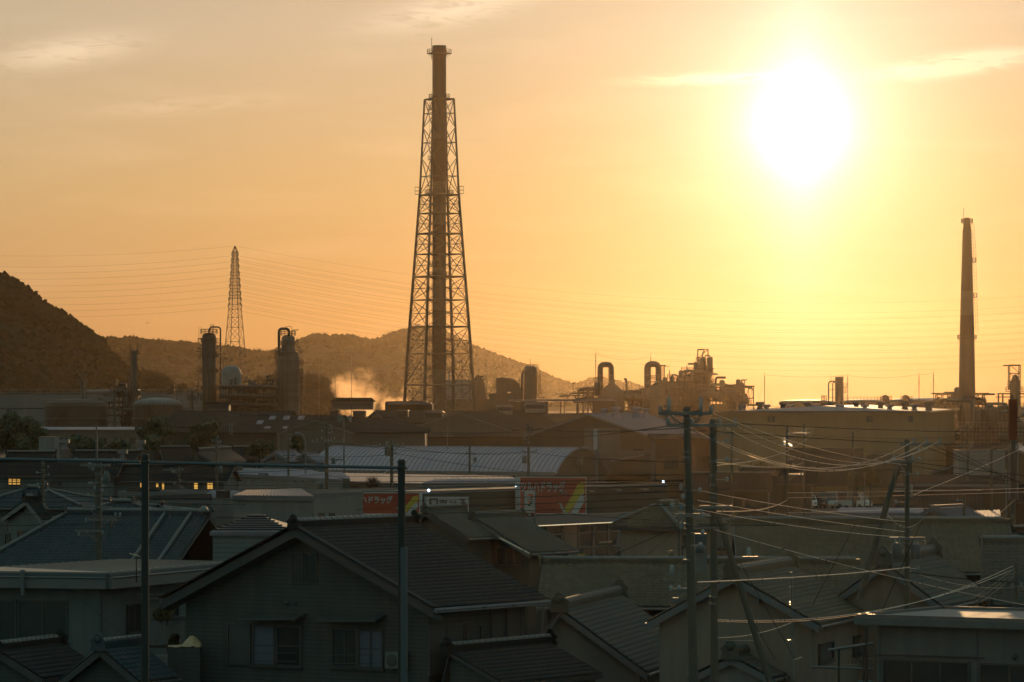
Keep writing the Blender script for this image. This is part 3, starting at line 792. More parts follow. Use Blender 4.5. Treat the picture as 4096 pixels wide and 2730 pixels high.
# steam
def steam():
    b = MB()
    c = PY(1475, 1570, 1330); rnd = random.Random(5)
    b.box((c.x, 1330, c.z), (29.0, 12, 22.0))
    m = bpy.data.materials.new('steam cloud'); m.use_nodes = True; t = NT(m.node_tree); m.node_tree.nodes.clear()
    tc = t.n('ShaderNodeTexCoord'); P = tc.outputs['Object']
    sep = t.n('ShaderNodeSeparateXYZ'); t.put(sep, 0, P); X, Y, Z = sep.outputs
    # local metres; ground of the plume at z = -9
    def blob(cx, cz, rx, rz, w=1.0):
        q = t.m('ADD', t.m('POWER', t.m('DIVIDE', t.m('SUBTRACT', X, cx), rx), 2.0), t.m('POWER', t.m('DIVIDE', t.m('SUBTRACT', Z, cz), rz), 2.0))
        q = t.m('ADD', q, t.m('POWER', t.m('DIVIDE', Y, 5.0), 2.0))
        return t.m('MULTIPLY', t.m('SUBTRACT', 1.0, q, clamp=True), w)
    e = blob(-4, -3.0, 7.5, 7.5, 1.0)
    for a in ((8.5, -6, 6.0, 5.5, 1.2), (-8.5, 2.5, 5.0, 5.5, .75), (-1.5, 5.0, 6, 5, .6), (3.5, -1.0, 5, 5.5, .6), (11.5, 0, 3.2, 6.5, .5), (4, -7.5, 9, 4.0, 1.3)):
        e = t.m('ADD', e, blob(*a))
    hole = blob(3.2, -6.5, 2.6, 3.2, 1.2)
    nz = t.noise(P, .26, 7, .62, 1.4); nz2 = t.noise(P, .09, 3, .5, .5)
    d = t.m('ADD', t.m('MULTIPLY', nz, 1.1), t.m('MULTIPLY', nz2, .7))
    d = t.m('SUBTRACT', t.m('ADD', d, t.m('MULTIPLY', e, .75)), 1.17)
    d = t.m('SUBTRACT', d, t.m('MULTIPLY', hole, .8), clamp=True)
    d = t.m('MULTIPLY', d, t.m('MINIMUM', t.m('MULTIPLY', e, 4.0), 1.0))
    pv = t.n('ShaderNodeVolumePrincipled'); pv.inputs['Color'].default_value = (1, .74, .50, 1)  # orange tint puts the low sunlight into the colour of white steam
    pv.inputs['Anisotropy'].default_value = .72
    t.put(pv, 'Density', t.m('MULTIPLY', d, .24))
    o = t.n('ShaderNodeOutputMaterial'); t.put(o, 'Volume', pv.outputs[0])
    s = b.build('steam', m, None, base=(c.x, 1330, c.z)); s['kind'] = 'stuff'; s['label'] = 'drifting cloud of glowing steam left of the lattice chimney'
steam()

# ship funnels and bridge behind the tower
T = thing('ship', 'white ship bridge with a raked dark funnel seen behind the foot of the lattice chimney', 'ship', PY(1850, 1680, 1420))
b = MB(); b.box(PY(1828, 1605, 1420), (13, 14, 14)); b.build('superstructure', M['ship_white'], T)
b = MB(); b.box(PY(1823, 1553, 1420), (9, 10, 5.5)); b.build('bridge', M['ship_white'], T)
b = MB(); b.box(PY(1853, 1568, 1420), (1.3, 4, 5)); b.build('wing', M['ship_white'], T)
b = MB(); b.lathe(PY(1868, 1602, 1415), [(2.4, 0), (2.4, 1.8), (1.2, 3), (.1, 3.2)], 16); b.build('lifeboat', M['ship_white'], T)
b = MB(); b.bar(PY(1797, 1560, 1420), PY(1797, 1478, 1420), .35, 5, .2); b.bar(PY(1786, 1490, 1420), PY(1808, 1490, 1420), .2, 4); b.bar(PY(1789, 1505, 1420), PY(1805, 1505, 1420), .2, 4); b.bar(PY(1792, 1540, 1420), PY(1802, 1480, 1420), .12, 4); b.bar(PY(1802, 1540, 1420), PY(1792, 1480, 1420), .12, 4); b.build('radar_mast', M['ship_white'], T)
b = MB(); b.bar(PY(1840, 1560, 1420), PY(1840, 1498, 1420), .1, 4); b.build('antenna', M['steel_dark'], T)
b = MB(); P_ = [PY(1895, 1600, 1400), PY(1893, 1530, 1400), PY(1900, 1522, 1400), PY(1938, 1528, 1400), PY(1948, 1600, 1400)]; b.prism(P_, (0, 9, 0)); b.build('funnel', M['vessel'], T)
b = MB(); b.box(PY(1905, 1640, 1410), (22, 14, 7)); b.build('deck_house', M['vessel'], T)
for x in (1902, 1912, 1921):
    pipe(T, [PY(x, 1530, 1403), PY(x + 1, 1515, 1403), PY(x + 8, 1503, 1403)], .42, 'steel_dark', 1.0, name='exhaust_pipe')
pipe(T, [PY(1925, 1530, 1403), PY(1927, 1521, 1403), PY(1936, 1522, 1403)], .4, 'steel_dark', 1.0, name='exhaust_pipe')

# curved hopper house
T = thing('hopper_house', 'dark block with a curved roof sloping to the right, on a lower block', 'building', PY(2030, 1690, YI))
pts = [PY(1984, 1580, YI), PY(1984, 1512, YI), PY(2035, 1512, YI), PY(2060, 1520, YI), PY(2076, 1535, YI), PY(2086, 1560, YI), PY(2088, 1600, YI), PY(2052, 1600, YI), PY(2050, 1578, YI), PY(2042, 1569, YI), PY(2026, 1565, YI), PY(2026, 1580, YI)]
b = MB(); b.prism(pts, (0, 8, 0)); b.build('curved_duct', M['vessel'], T)
b = MB(); b.box(PY(2003, 1630, YI + 5), ((2050 - 1956) * YI / FPX, 10, 114 * YI / FPX * .98)); b.build('base_block', M['vessel'], T)
b = MB()
for k in range(14): b.bar(PY(1986 + k * 7, 1572, YI - .1), PY(1986 + k * 7, 1515 + max(0, k - 8) ** 2 * .9, YI - .1), .07, 4)
b.build('cladding_rib', M['steel'], T)
# drum tower
T = column('process_column', 'plain drum column with a small flat frame over its rounded head', 2121, YI,
    [(26, 1760), (26, 1478), (23, 1468), (15, 1464), (3, 1463)], 'vessel', rail=(), decks=((2147, 2160, 1510), (2147, 2160, 1535), (2147, 2160, 1575)),
    pipes=(([(2103, 1486, -1), (2088, 1486, -1), (2088, 1600, -1)], 4.0, 'vessel'), ([(2095, 1458, 0), (2138, 1458, 0), (2157, 1458, 0), (2157, 1500, 0)], .8, 'steel_dark'),
           ([(2121, 1465, 0), (2121, 1443, 0), (2119, 1436, 0)], 1.1, 'steel_dark'), ([(2086, 1458, 0), (2140, 1459, 0)], 1.0, 'steel_dark'),
           ([(2162, 1505, 0), (2162, 1570, 0), (2166, 1575, 0), (2166, 1640, 0)], 1.2, 'steel_dark'), ([(2078, 1520, 0), (2078, 1600, 0)], 1.1, 'steel_dark'),
           ([(2084, 1512, 0), (2078, 1512, 0), (2078, 1522, 0)], 1.0, 'steel_dark')),
    ladders=((2152, 1470, 1600), (2158, 1500, 1600)))
# thin-roofed open shed in the middle
T = thing('open_shed', 'long thin-roofed open shed with slatted sides on the skyline right of the lattice chimney', 'shed', PY(2240, 1680, 900))
b = MB(); b.prism([PY(2030, 1606, 900), PY(2040, 1599, 900), PY(2452, 1597, 900), PY(2466, 1604, 900), PY(2452, 1605, 900), PY(2040, 1606, 900)], (0, 14, 0)); b.build('roof', M['roof_metal'], T)
b = MB()
for x in (2048, 2190, 2243, 2257, 2308, 2372, 2448): b.bar(PY(x, 1602, 901), PY(x, 1750, 901), .18, 4)
b.build('post', M['steel_dark'], T)
b = MB(); b.box(PY(2120, 1670, 905), (7.5, 8, 6.6)); b.build('wall', M['wall_brown'], T)
b = MB(); b.box(PY(2415, 1672, 903), (4.5, 3, 7)); b.build('wall', M['wall_brown'], T)
for x0, x1 in ((2192, 2242), (2259, 2307), (2310, 2371)):
    for k in range(9):
        b = MB(); b.box(PY((x0 + x1) / 2, 1612 + k * 4, 901.3), ((x1 - x0) * 900 / FPX, .12, .10)); b.build('slat', M['steel'], T)

# inverted-U duct furnaces
def u_furnace(label, xl, xr, ytop, w, ybot, cone, Y, xcone):
    T = thing('u_duct_furnace', label, 'furnace', PY((xl + xr) / 2, 1690, Y)); s = Y / FPX
    p = [PY(xl, ybot, Y), PY(xl, ytop + w, Y), PY(xr, ytop + w, Y), PY(xr, 1530, Y)]
    b = MB(); b.tube(route([p[0], Vector(p[1]), Vector(p[2]), p[3]], w * 1.5 * s), w * s, 14); b.build('duct', M['steel_dark'], T)
    b = MB(); x = (xcone - 2048) * s
    b.lathe((x, Y, 0), [(cone[1][0] * s, 0)] + [(a * s, EYE - (c - HZ) * s) for a, c in cone[::-1]], 24); b.build('hood', M['vessel'], T)
    for yy in (ytop + 55, ytop + 90):
        for x_ in (xl, xr):
            b = MB(); b.tube(ring_pts((PY(x_, yy, Y).x, Y, PY(x_, yy, Y).z), w * s * 1.03, 16), .1, 4); b.build('flange', M['steel'], T)
    return T
T = u_furnace('thick inverted U duct over a conical furnace hood, beside the thin mast', 2401, 2445, 1448, 11.5, 1700, [(11, 1520), (14, 1537), (52, 1570), (52, 1640)], YI, 2447)
T = u_furnace('larger inverted U duct, second from the mast, beside the refinery tangle', 2589, 2634, 1445, 12.5, 1700, [(14, 1520), (18, 1530), (62, 1560), (62, 1640)], YI, 2640)
T = thing('pipe_rack', 'low trestle with valves left of the first inverted U duct', 'pipe rack', PY(2350, 1690, YI))
frame_block(T, 2312, 2392, 1562, 1700, YI + 2, 5, 4, 3, .2, .6, seed=11); pipe(T, [PY(2318, 1560, YI), PY(2335, 1557, YI), PY(2392, 1555, YI)], .55, 'steel_dark'); clutter(T, 2330, 2390, 1570, 1600, YI, 4, 12, 12)
T = thing('pipe_rack', 'small valve rack and bent pipe between the two inverted U ducts', 'pipe rack', PY(2530, 1690, YI))
pipe(T, [PY(2490, 1568, YI), PY(2553, 1566, YI), PY(2566, 1566, YI), PY(2566, 1640, YI)], .45, 'steel_dark', 1.5)
frame_block(T, 2497, 2530, 1566, 1700, YI + 3, 5, 2, 4, .16, .4, seed=13); clutter(T, 2500, 2575, 1585, 1650, YI, 5, 26, 14)
for x in (2478, 2495, 2560):
    pipe(T, [PY(x, 1600, YI + 2), PY(x, 1542, YI + 2), PY(x - 4, 1538, YI + 2)], .1, 'steel_dark', .6, name='lamp_pole')
b = MB(); b.lathe(PY(2548, 1680, YI + 3), [(2, 0), (2, 7), (1.2, 7.8), (.1, 8)], 12); b.build('drum', M['vessel'], T)

# refinery tangle
T = thing('refinery_frame', 'dense refinery frame packed with vessels and bent pipes on the skyline', 'refinery unit', PY(2730, 1690, YI))
frame_block(T, 2662, 2780, 1530, 1720, YI, 12, 7, 7, .25, .35, seed=21)
clutter(T, 2665, 2780, 1535, 1660, YI, 9, 70, 22)
b = MB()
for (x0, x1, y0, y1) in ((2650, 2694, 1528, 1560), (2662, 2694, 1566, 1640), (2728, 2790, 1528, 1690), (2640, 2800, 1528, 1536), (2660, 2800, 1563, 1567), (2650, 2860, 1600, 1606), (2650, 2860, 1618, 1624), (2664, 2692, 1640, 1700)):
    a, c = PY(x0, y0, YI + 3), PY(x1, y1, YI + 3); b.box(((a.x + c.x) / 2, YI + 3, (a.z + c.z) / 2), (c.x - a.x, 6, a.z - c.z))
b.build('equipment_box', M['steel_dark'], T)
lath(T, 'vessel', 2743, YI, [(15, 1600), (15, 1503), (12, 1500), (4, 1497)], 'steel', dy=-2)
lath(T, 'vessel', 2688, YI, [(10, 1560), (10, 1516), (6, 1506), (2, 1504)], 'steel', dy=-2)
lath(T, 'vessel', 2660, YI, [(10, 1560), (10, 1516), (6, 1511), (2, 1509)], 'steel', dy=-2)
pipe(T, [PY(2742, 1505, YI), PY(2744, 1484, YI), PY(2769, 1484, YI), PY(2769, 1540, YI)], .27 * 1.4, 'steel_dark', 1.4)
pipe(T, [PY(2686, 1510, YI), PY(2688, 1500, YI), PY(2711, 1500, YI), PY(2711, 1530, YI)], .22, 'steel_dark', 1)
pipe(T, [PY(2747, 1485, YI), PY(2747, 1462, YI)], .11, 'steel_dark'); pipe(T, [PY(2751, 1485, YI), PY(2751, 1470, YI)], .09, 'steel_dark')
pipe(T, [PY(2724, 1520, YI), PY(2725, 1475, YI), PY(2729, 1470, YI)], .10, 'steel_dark', .6); pipe(T, [PY(2678, 1515, YI), PY(2678, 1480, YI)], .12, 'steel_dark')
pipe(T, [PY(2652, 1540, YI), PY(2652, 1465, YI)], .12, 'steel_dark'); pipe(T, [PY(2658, 1540, YI), PY(2658, 1465, YI)], .12, 'steel_dark')
b = MB(); b.box(PY(2651, 1463, YI), (1.6, 2, .35)); b.box(PY(2668, 1466, YI), (1.2, .3, .14)); b.build('beam', M['steel_dark'], T)
for x0, x1, y in ((2700, 2726, 1517), (2670, 2690, 1512), (2722, 2752, 1500), (2600, 2632, 1518)): deck(T, x0, x1, y, YI, 4, 1.0, .12, step=.5)
T = thing('process_tower', 'tall ragged process tower with a square open frame on top, right of the refinery tangle', 'process column', PY(2815, 1690, YI))
lath(T, 'shell', 2812, YI, [(30, 1780), (30, 1540), (28, 1492), (20, 1475), (13, 1462), (11, 1434), (5, 1428), (1, 1427)], 'steel_dark', 18)
frame_block(T, 2791, 2832, 1398, 1475, YI, 4, 1, 2, .11, .9, 'top_frame', seed=31)
frame_block(T, 2777, 2845, 1475, 1620, YI, 9, 4, 8, .13, .5, seed=32)
deck(T, 2785, 2800, 1444, YI, 4, 1, .12, step=.5); deck(T, 2776, 2790, 1474, YI, 4, 1, .12, step=.5); deck(T, 2828, 2848, 1452, YI, 4, 1, .12, step=.5); deck(T, 2835, 2862, 1534, YI, 4, 1, .12, step=.5); deck(T, 2775, 2850, 1500, YI, 6, 1, .12, step=.6)
pipe(T, [PY(2810, 1434, YI), PY(2810, 1412, YI), PY(2818, 1404, YI)], .17, 'steel_dark', .8); pipe(T, [PY(2820, 1432, YI), PY(2822, 1422, YI), PY(2841, 1422, YI), PY(2841, 1560, YI)], .17, 'steel_dark', .8)
pipe(T, [PY(2847, 1600, YI), PY(2848, 1450, YI), PY(2846, 1436, YI)], .10, 'steel_dark'); pipe(T, [PY(2854, 1560, YI), PY(2854, 1487, YI), PY(2849, 1485, YI)], .06, 'steel_dark', .5)
b = MB(); b.box(PY(2805, 1400, YI), (1.7, 2, .3)); b.build('beam', M['steel_dark'], T)
clutter(T, 2780, 2850, 1480, 1600, YI - 3, 5, 30, 33)
T = thing('pipe_bridge', 'long steel pipe bridge on braced posts to the right of the ragged tower', 'pipe rack', PY(2930, 1690, YI))
pipe(T, [PY(2850, 1539, YI), PY(2900, 1538, YI), PY(2912, 1543, YI), PY(2980, 1543, YI)], .3, 'steel_dark', 1)
b = MB(); b.box(PY(2962, 1546, YI), (7.4, 3, .35)); b.box(PY(2930, 1551, YI), (10.5, 3, .3)); b.build('beam', M['steel_dark'], T)
b = MB()
for x in (2968, 3014): b.bar(PY(x, 1545, YI), PY(x, 1700, YI), .17, 4)
for xa, xb in ((2975, 2994), (2994, 3010)): b.bar(PY(xa if xa > 2990 else 2992, 1553, YI), PY(xb if xb < 3000 else 3000, 1618, YI), .08, 4); b.bar(PY(xb, 1553, YI), PY(xa, 1618, YI), .08, 4)
b.build('post', M['steel_dark'], T); deck(T, 2974, 3014, 1617, YI, 3, 1.0, .14, step=.6)
frame_block(T, 2850, 2968, 1560, 1700, YI + 1, 6, 8, 6, .13, .4, seed=41); clutter(T, 2870, 2965, 1565, 1610, YI, 5, 34, 42)
b = MB(); b.box(PY(2925, 1592, YI + 4), (5, 4, 3.2)); b.box(PY(2915, 1650, YI + 4), (9, 4, 4.5)); b.build('equipment_box', M['steel_dark'], T)
lath(T, 'vessel', 2925, YI, [(24, 1640), (22, 1580), (14, 1572), (3, 1570)], 'steel', dy=3)
b = MB(); b.box(PY(3015, 1621, YI), (3.6, 5, .5)); b.build('canopy', M['steel_dark'], T)

# masts with guy wires
def mast(label, x, ytop, Y=1100, guy=22, base=1640):
    T = thing('guyed_mast', label, 'mast', PY(x, 1690, Y)); b = MB()
    b.bar(PY(x, base + 60, Y), PY(x, ytop + 14, Y), .10, 5); b.bar(PY(x, ytop + 14, Y), PY(x, ytop, Y), .045, 4); b.build('pole', M['steel_dark'], T)
    for s in (-1, 1):
        b = MB(); b.bar(PY(x, ytop + 30, Y), PY(x + s * guy * 1.6, base, Y + s * 2), .018, 3); b.build('guy_wire', M['steel_dark'], T)
    return PY(x, ytop + 10, Y)
m1 = mast('tallest guyed mast left of the first inverted U duct', 2383, 1402)
m2 = mast('short guyed mast above the second inverted U duct', 2603, 1413)
m3 = mast('guyed mast right of the pipe bridge, alone against the sky', 3058, 1490)
m4 = mast('guyed mast right of the dark drum vessel', 3391, 1493)
m5 = mast('left one of the two guyed masts before the right chimney', 3676, 1489)
m6 = mast('right one of the two guyed masts before the right chimney', 3734, 1484)
wire(m1, m2, 1.5, .025, 'thin aerial wire strung between the two masts above the U ducts', n=12, name='aerial_wire', cat='wire')
wire(m3, m4, .5, .025, 'thin aerial wire from the lone mast to the one by the drum vessel', n=12, name='aerial_wire', cat='wire')
wire(m4, m5, .7, .025, 'thin aerial wire from the drum vessel mast to the masts before the right chimney', n=12, name='aerial_wire', cat='wire')
wire(m5, m6, .1, .025, 'short aerial wire between the two masts before the right chimney', n=6, name='aerial_wire', cat='wire')

# drum vessel under the sun
column('process_column', 'dark drum vessel with a doubled bent pipe on its left, right under the sun', 3357, YI,
    [(17, 1760), (17, 1512), (15, 1509), (1, 1508)], 'steel_dark', decks=((3374, 3386, 1550), (3374, 3384, 1570)),
    pipes=(([(3340, 1526, -1), (3314, 1526, -1), (3314, 1640, -1)], 2.6, 'steel_dark'), ([(3340, 1530, -1), (3331, 1530, -1), (3331, 1640, -1)], 2.2, 'steel_dark'),
           ([(3324, 1500, 0), (3324, 1540, 0)], .7, 'steel_dark'), ([(3338, 1506, 0), (3374, 1504, 0), (3374, 1520, 0)], .9, 'steel_dark'), ([(3314, 1560, -1), (3340, 1560, -1)], 1.0, 'steel_dark'), ([(3314, 1590, -1), (3340, 1590, -1)], 1.0, 'steel_dark')))
tank('low flat tank just left of the drum vessel, on the skyline under the sun', 3235, 108, 1606, 1250, 1600, 'tank_dark', False, railing=False)
tank('low flat railed tank between the drum vessel and the twin pump stands', 3470, 90, 1604, 1280, 1598, 'tank_dark', False)
tank('low flat tank with a faint cone roof just left of the right chimney', 3730, 160, 1603, 1300, 1592, 'tank_dark', False, railing=False)
tank('pale round tank behind the gantry right of the right chimney', 3990, 120, 1628, 1200, None, 'tank', False)
for x, lb in ((3540, 'left one of the twin pump stands on the far tank rim'), (3621, 'right one of the twin pump stands on the far tank rim')):
    T = thing('pump_stand', lb, 'pump', PY(x, 1690, 1180))
    lath(T, 'housing', x, 1180, [(11, 1612), (11, 1586), (8, 1582), (2, 1581)], 'steel_dark'); deck(T, x - 16, x + 26, 1600, 1180, 3, 1, .12, step=.7)
    pipe(T, [PY(x - 8, 1600, 1178), PY(x - 8, 1586, 1178), PY(x + 5, 1583, 1178), PY(x + 14, 1590, 1178), PY(x + 14, 1640, 1178)], .22, 'steel_dark', .7)
T = thing('pump_stand', 'small ladder cage left of the drum vessel', 'ladder cage', PY(3295, 1690, 1180)); frame_block(T, 3286, 3305, 1583, 1620, 1180, 1.5, 3, 2, .07, .3, seed=51)
# gantries round the right chimney
T = thing('pipe_gantry', 'flat-topped steel gantry on both sides of the right chimney', 'pipe rack', PY(3850, 1690, 1120))
b = MB(); b.box(PY(3840, 1575, 1120), ((3955 - 3727) * 1120 / FPX, 4, .35)); b.box(PY(3810, 1570, 1120), (4.6, 3, .3)); b.build('beam', M['steel_dark'], T)
frame_block(T, 3745, 3935, 1580, 1700, 1120, 4, 8, 6, .15, .35, seed=61); pipe(T, [PY(3905, 1603, 1119), PY(3943, 1603, 1119), PY(3943, 1700, 1119)], .3, 'steel_dark', 1)
clutter(T, 3750, 3930, 1590, 1680, 1120, 4, 34, 62)
T = thing('frame_tower', 'square open frame tower with a side arm at the right edge', 'frame tower', PY(4060, 1690, 1120))
frame_block(T, 4036, 4078, 1461, 1560, 1120, 3, 1, 3, .16, .6, seed=71)
b = MB(); b.box(PY(4045, 1463, 1120), (4.2, 2, .3)); b.box(PY(4050, 1576, 1120), (8, 3, .35)); b.box(PY(4040, 1589, 1120), (7.6, 2, .25)); b.build('beam', M['steel_dark'], T)
lath(T, 'vessel', 4061, 1120, [(22, 1800), (22, 1530), (15, 1520), (13, 1508), (6, 1500), (1, 1498)], 'steel_dark')
for x in (3994, 4011): pipe(T, [PY(x, 1577, 1120), PY(x, 1720, 1120)], .22, 'steel_dark')
deck(T, 4024, 4045, 1567, 1120, 3, 1.2, .14, step=.7); deck(T, 4078, 4100, 1567, 1120, 3, 1.2, .14, step=.7); ladder(T, PY(4030, 1568, 1119), PY(4038, 1500, 1119), .5, .05, .6)
T = thing('pipe_rack', 'pale tangle of low pipes and railings right of the big warehouse', 'pipe rack', PY(3960, 1760, 620))
frame_block(T, 3836, 4110, 1690, 1800, 620, 6, 18, 7, .06, .35, m='galv', seed=81); clutter(T, 3840, 4100, 1700, 1760, 620, 5, 40, 82)
b = MB(); b.box(PY(3970, 1800, 626), (11, 5, 5)); b.build('wall', M['wall_factory'], T)
# little building on the summit
T = thing('hilltop_building', 'tiny pale box building on the summit behind the lattice chimney', 'building', PY(1670, 1310, 5200))
b = MB(); b.box(PY(1670, 1306, 5200), (6.5, 5, 5)); b.build('wall', M['wall_white'], T); b = MB(); b.box(PY(1670, 1299, 5200), (7.2, 6, .6)); b.bar(PY(1672, 1298, 5200), PY(1672, 1291, 5200), .15, 4); b.build('roof', M['steel'], T)
# birds
for x, y, lb in ((590, 1293, 'tiny dark bird above the left hill'), (1570, 1473, 'tiny dark bird left of the lattice chimney over the steam')):
    b = MB(); c = PY(x, y, 800); b.blob(c, .09, 1, 1, .1); b.add([c, c + Vector((-.35, 0, .12)), c + Vector((-.2, .15, .02))], [(0, 1, 2)]); b.add([c, c + Vector((.35, 0, .16)), c + Vector((.2, .15, .02))], [(0, 1, 2)])
    tag(b.build('bird', M['bird'], None, base=c), lb, 'bird')
# ============================================================ town kit: houses, tiles, windows, signs, poles
CAM = Vector((0, 0, EYE))
def ray_plane(px, py, O, n):
    d = Vector(((px - 2048) / FPX, 1.0, -(py - HZ) / FPX)); t = (O - CAM).dot(n) / d.dot(n)
    return CAM + d * t
def np_mesh(name, verts, faces, m):
    """verts (n,3) and quads (k,4) straight into a mesh"""
    me = bpy.data.meshes.new(name); verts = np.asarray(verts, dtype=np.float32); faces = np.asarray(faces, dtype=np.int32)
    me.vertices.add(len(verts)); me.vertices.foreach_set('co', verts.ravel())
    me.loops.add(faces.size); me.loops.foreach_set('vertex_index', faces.ravel())
    me.polygons.add(len(faces)); me.polygons.foreach_set('loop_start', np.arange(0, faces.size, 4, dtype=np.int32))
    me.polygons.foreach_set('loop_total', np.full(len(faces), 4, dtype=np.int32))
    me.update(calc_edges=True); me.materials.append(m); return me
def tile_shape(kind):
    if kind == 'pan': prof = [(0, 0), (.22, -.30), (.48, -.30), (.70, .45), (.86, .62), (1.02, .05)]; w, ex, h = .285, .235, .055
    elif kind == 'flat': prof = [(.01, 0), (.50, .10), (.985, 0)]; w, ex, h = .34, .26, .03
    else: prof = [(0, 0), (.30, -.25), (.55, -.25), (.78, .75), (1.02, .05)]; w, ex, h = .30, .27, .06
    L = ex * 1.12; lift = .028
    v = []
    for x, z in prof: v.append((x * w, 0, z * h + lift)); 
    for x, z in prof: v.append((x * w, L, z * h + .004))
    for x, z in prof: v.append((x * w, 0, z * h + lift - .026))
    n = len(prof); f = []
    for i in range(n - 1):
        f.append((i, i + 1, n + i + 1, n + i)); f.append((2 * n + i, 2 * n + i + 1, i + 1, i))
    return np.array(v), np.array(f), w, ex
TILE_ME = {}
def inside(poly, x, y):
    c = False; n = len(poly)
    for i in range(n):
        x1, y1 = poly[i]; x2, y2 = poly[(i + 1) % n]
        if (y1 > y) != (y2 > y) and x < (x2 - x1) * (y - y1) / (y2 - y1) + x1: c = not c
    return c
def collect_tiles(pts, along, kind, store):
    """pts: roof plane outline; along: unit vector along the eaves"""
    n = (pts[1] - pts[0]).cross(pts[2] - pts[0]).normalized()
    if n.z < 0: n = -n
    up = n.cross(along).normalized()
    if up.z < 0: up = -up
    al = up.cross(n).normalized()
    O = min(pts, key=lambda p: p.z)
    uv = [((p - O).dot(al), (p - O).dot(up)) for p in pts]
    _, _, w, ex = tile_shape(kind)
    u0, u1 = min(a for a, b in uv), max(a for a, b in uv); v0, v1 = min(b for a, b in uv), max(b for a, b in uv)
    face = n.dot(CAM - pts[0]) > 0
    rnd = random.Random(int(abs(O.x * 100)))
    for j in range(int((v1 - v0) / ex) + 1):
        for i in range(int((u1 - u0) / w) + 1):
            a = u0 + i * w; b = v0 + j * ex
            if not inside(uv, a + w / 2, b + ex * .5): continue
            p = O + al * a + up * b + n * .015
            jt = rnd.uniform(-.012, .012)
            m = Matrix((( *(al + n * jt), 0), (*(up + n * rnd.uniform(-.012, .012)), 0), (*n, 0), (0, 0, 0, 1))).transposed()
            m.translation = p
            store.append(((p - CAM).length if face else 1e6, kind, m))
def commit_tiles(parent, store, m, limit=300):
    store.sort(key=lambda s: s[0]); off = ROOT[parent.name]
    k = 0
    for dist, kind, mt in store[:limit]:
        if dist > 1e5: break
        key = (kind, m.name)
        if key not in TILE_ME:
            v, f, _, _ = tile_shape(kind); TILE_ME[key] = np_mesh('tile', v, f, m)
        inst('tile', TILE_ME[key], mt, parent); k += 1
    rest = store[k:]
    if rest:
        V_, F_ = [], []; o = 0
        for dist, kind, mt in rest:
            v, f, _, _ = tile_shape(kind); A = np.array(mt)
            V_.append(v @ A[:3, :3].T + A[:3, 3] - np.array(off)); F_.append(f + o); o += len(v)
        me = np_mesh('tile_field', np.concatenate(V_), np.concatenate(F_), m)
        ob = bpy.data.objects.new('tile_field', me); col.objects.link(ob); ob.parent = parent; ob['kind'] = 'stuff'
CAP_ME = {}
def ridge(parent, p, q, m, w=.13, h=.22, caps=True, ends=(True, True), step=.36):
    """ridge: bedded course with round caps laid end to end, and end ornaments"""
    p, q = Vector(p), Vector(q); d = (q - p); L = d.length; d.normalize()
    s = d.cross(Vector((0, 0, 1))).normalized(); u = s.cross(d).normalized()
    b = MB(); mid = (p + q) / 2 + u * (h / 2 - .03)
    b.box(mid, (L, w * 1.9, h), (d, s, u)); b.box(mid + u * (h * .12), (L - .05, w * 2.3, .03), (d, s, u)); b.build('ridge_course', m, parent)
    if caps:
        key = (m.name, round(w, 2))
        if key not in CAP_ME:
            c = MB(); n = 6; vs_ = []
            for x, r in ((0, 1.0), (.07, 1.0), (.07, .84), (step + .02, .84)):
                for k in range(n + 1):
                    a = math.pi * k / n; vs_.append((x, w * r * math.cos(a), w * r * math.sin(a)))
            fs = [(i * (n + 1) + k, i * (n + 1) + k + 1, (i + 1) * (n + 1) + k + 1, (i + 1) * (n + 1) + k) for i in range(3) for k in range(n)]
            fs.append(tuple(range(n + 1)))
            me = bpy.data.meshes.new('ridge_cap'); me.from_pydata(vs_, [], fs); me.materials.append(M['ridge_glaze']); CAP_ME[key] = me
        for k in range(int(L / step)):
            mt = Matrix(((*d, 0), (*s, 0), (*u, 0), (0, 0, 0, 1))).transposed(); mt.translation = p + d * (k * step) + u * (h - .03)
            inst('ridge_cap', CAP_ME[key], mt, parent)
    for e, (pt, sg) in zip(ends, ((p, -1), (q, 1))):
        if not e: continue
        b = MB(); c = pt + d * (sg * .06)
        prof = [(-.30, -.12), (-.24, .10), (-.30, .20), (-.16, .30), (-.10, .42), (0, .47), (.10, .42), (.16, .30), (.30, .20), (.24, .10), (.30, -.12)]
        k = max(.6, w / .13)
        b.prism([c + s * (x * k) + u * (y * k) for x, y in prof], d * (sg * .09)); b.lathe(c + d * (sg * .08) + u * .26 * k, [(.11 * k, 0), (.11 * k, .05), (.05, .06)], 10, axis=d * sg)
        b.build('end_ornament', m, parent)

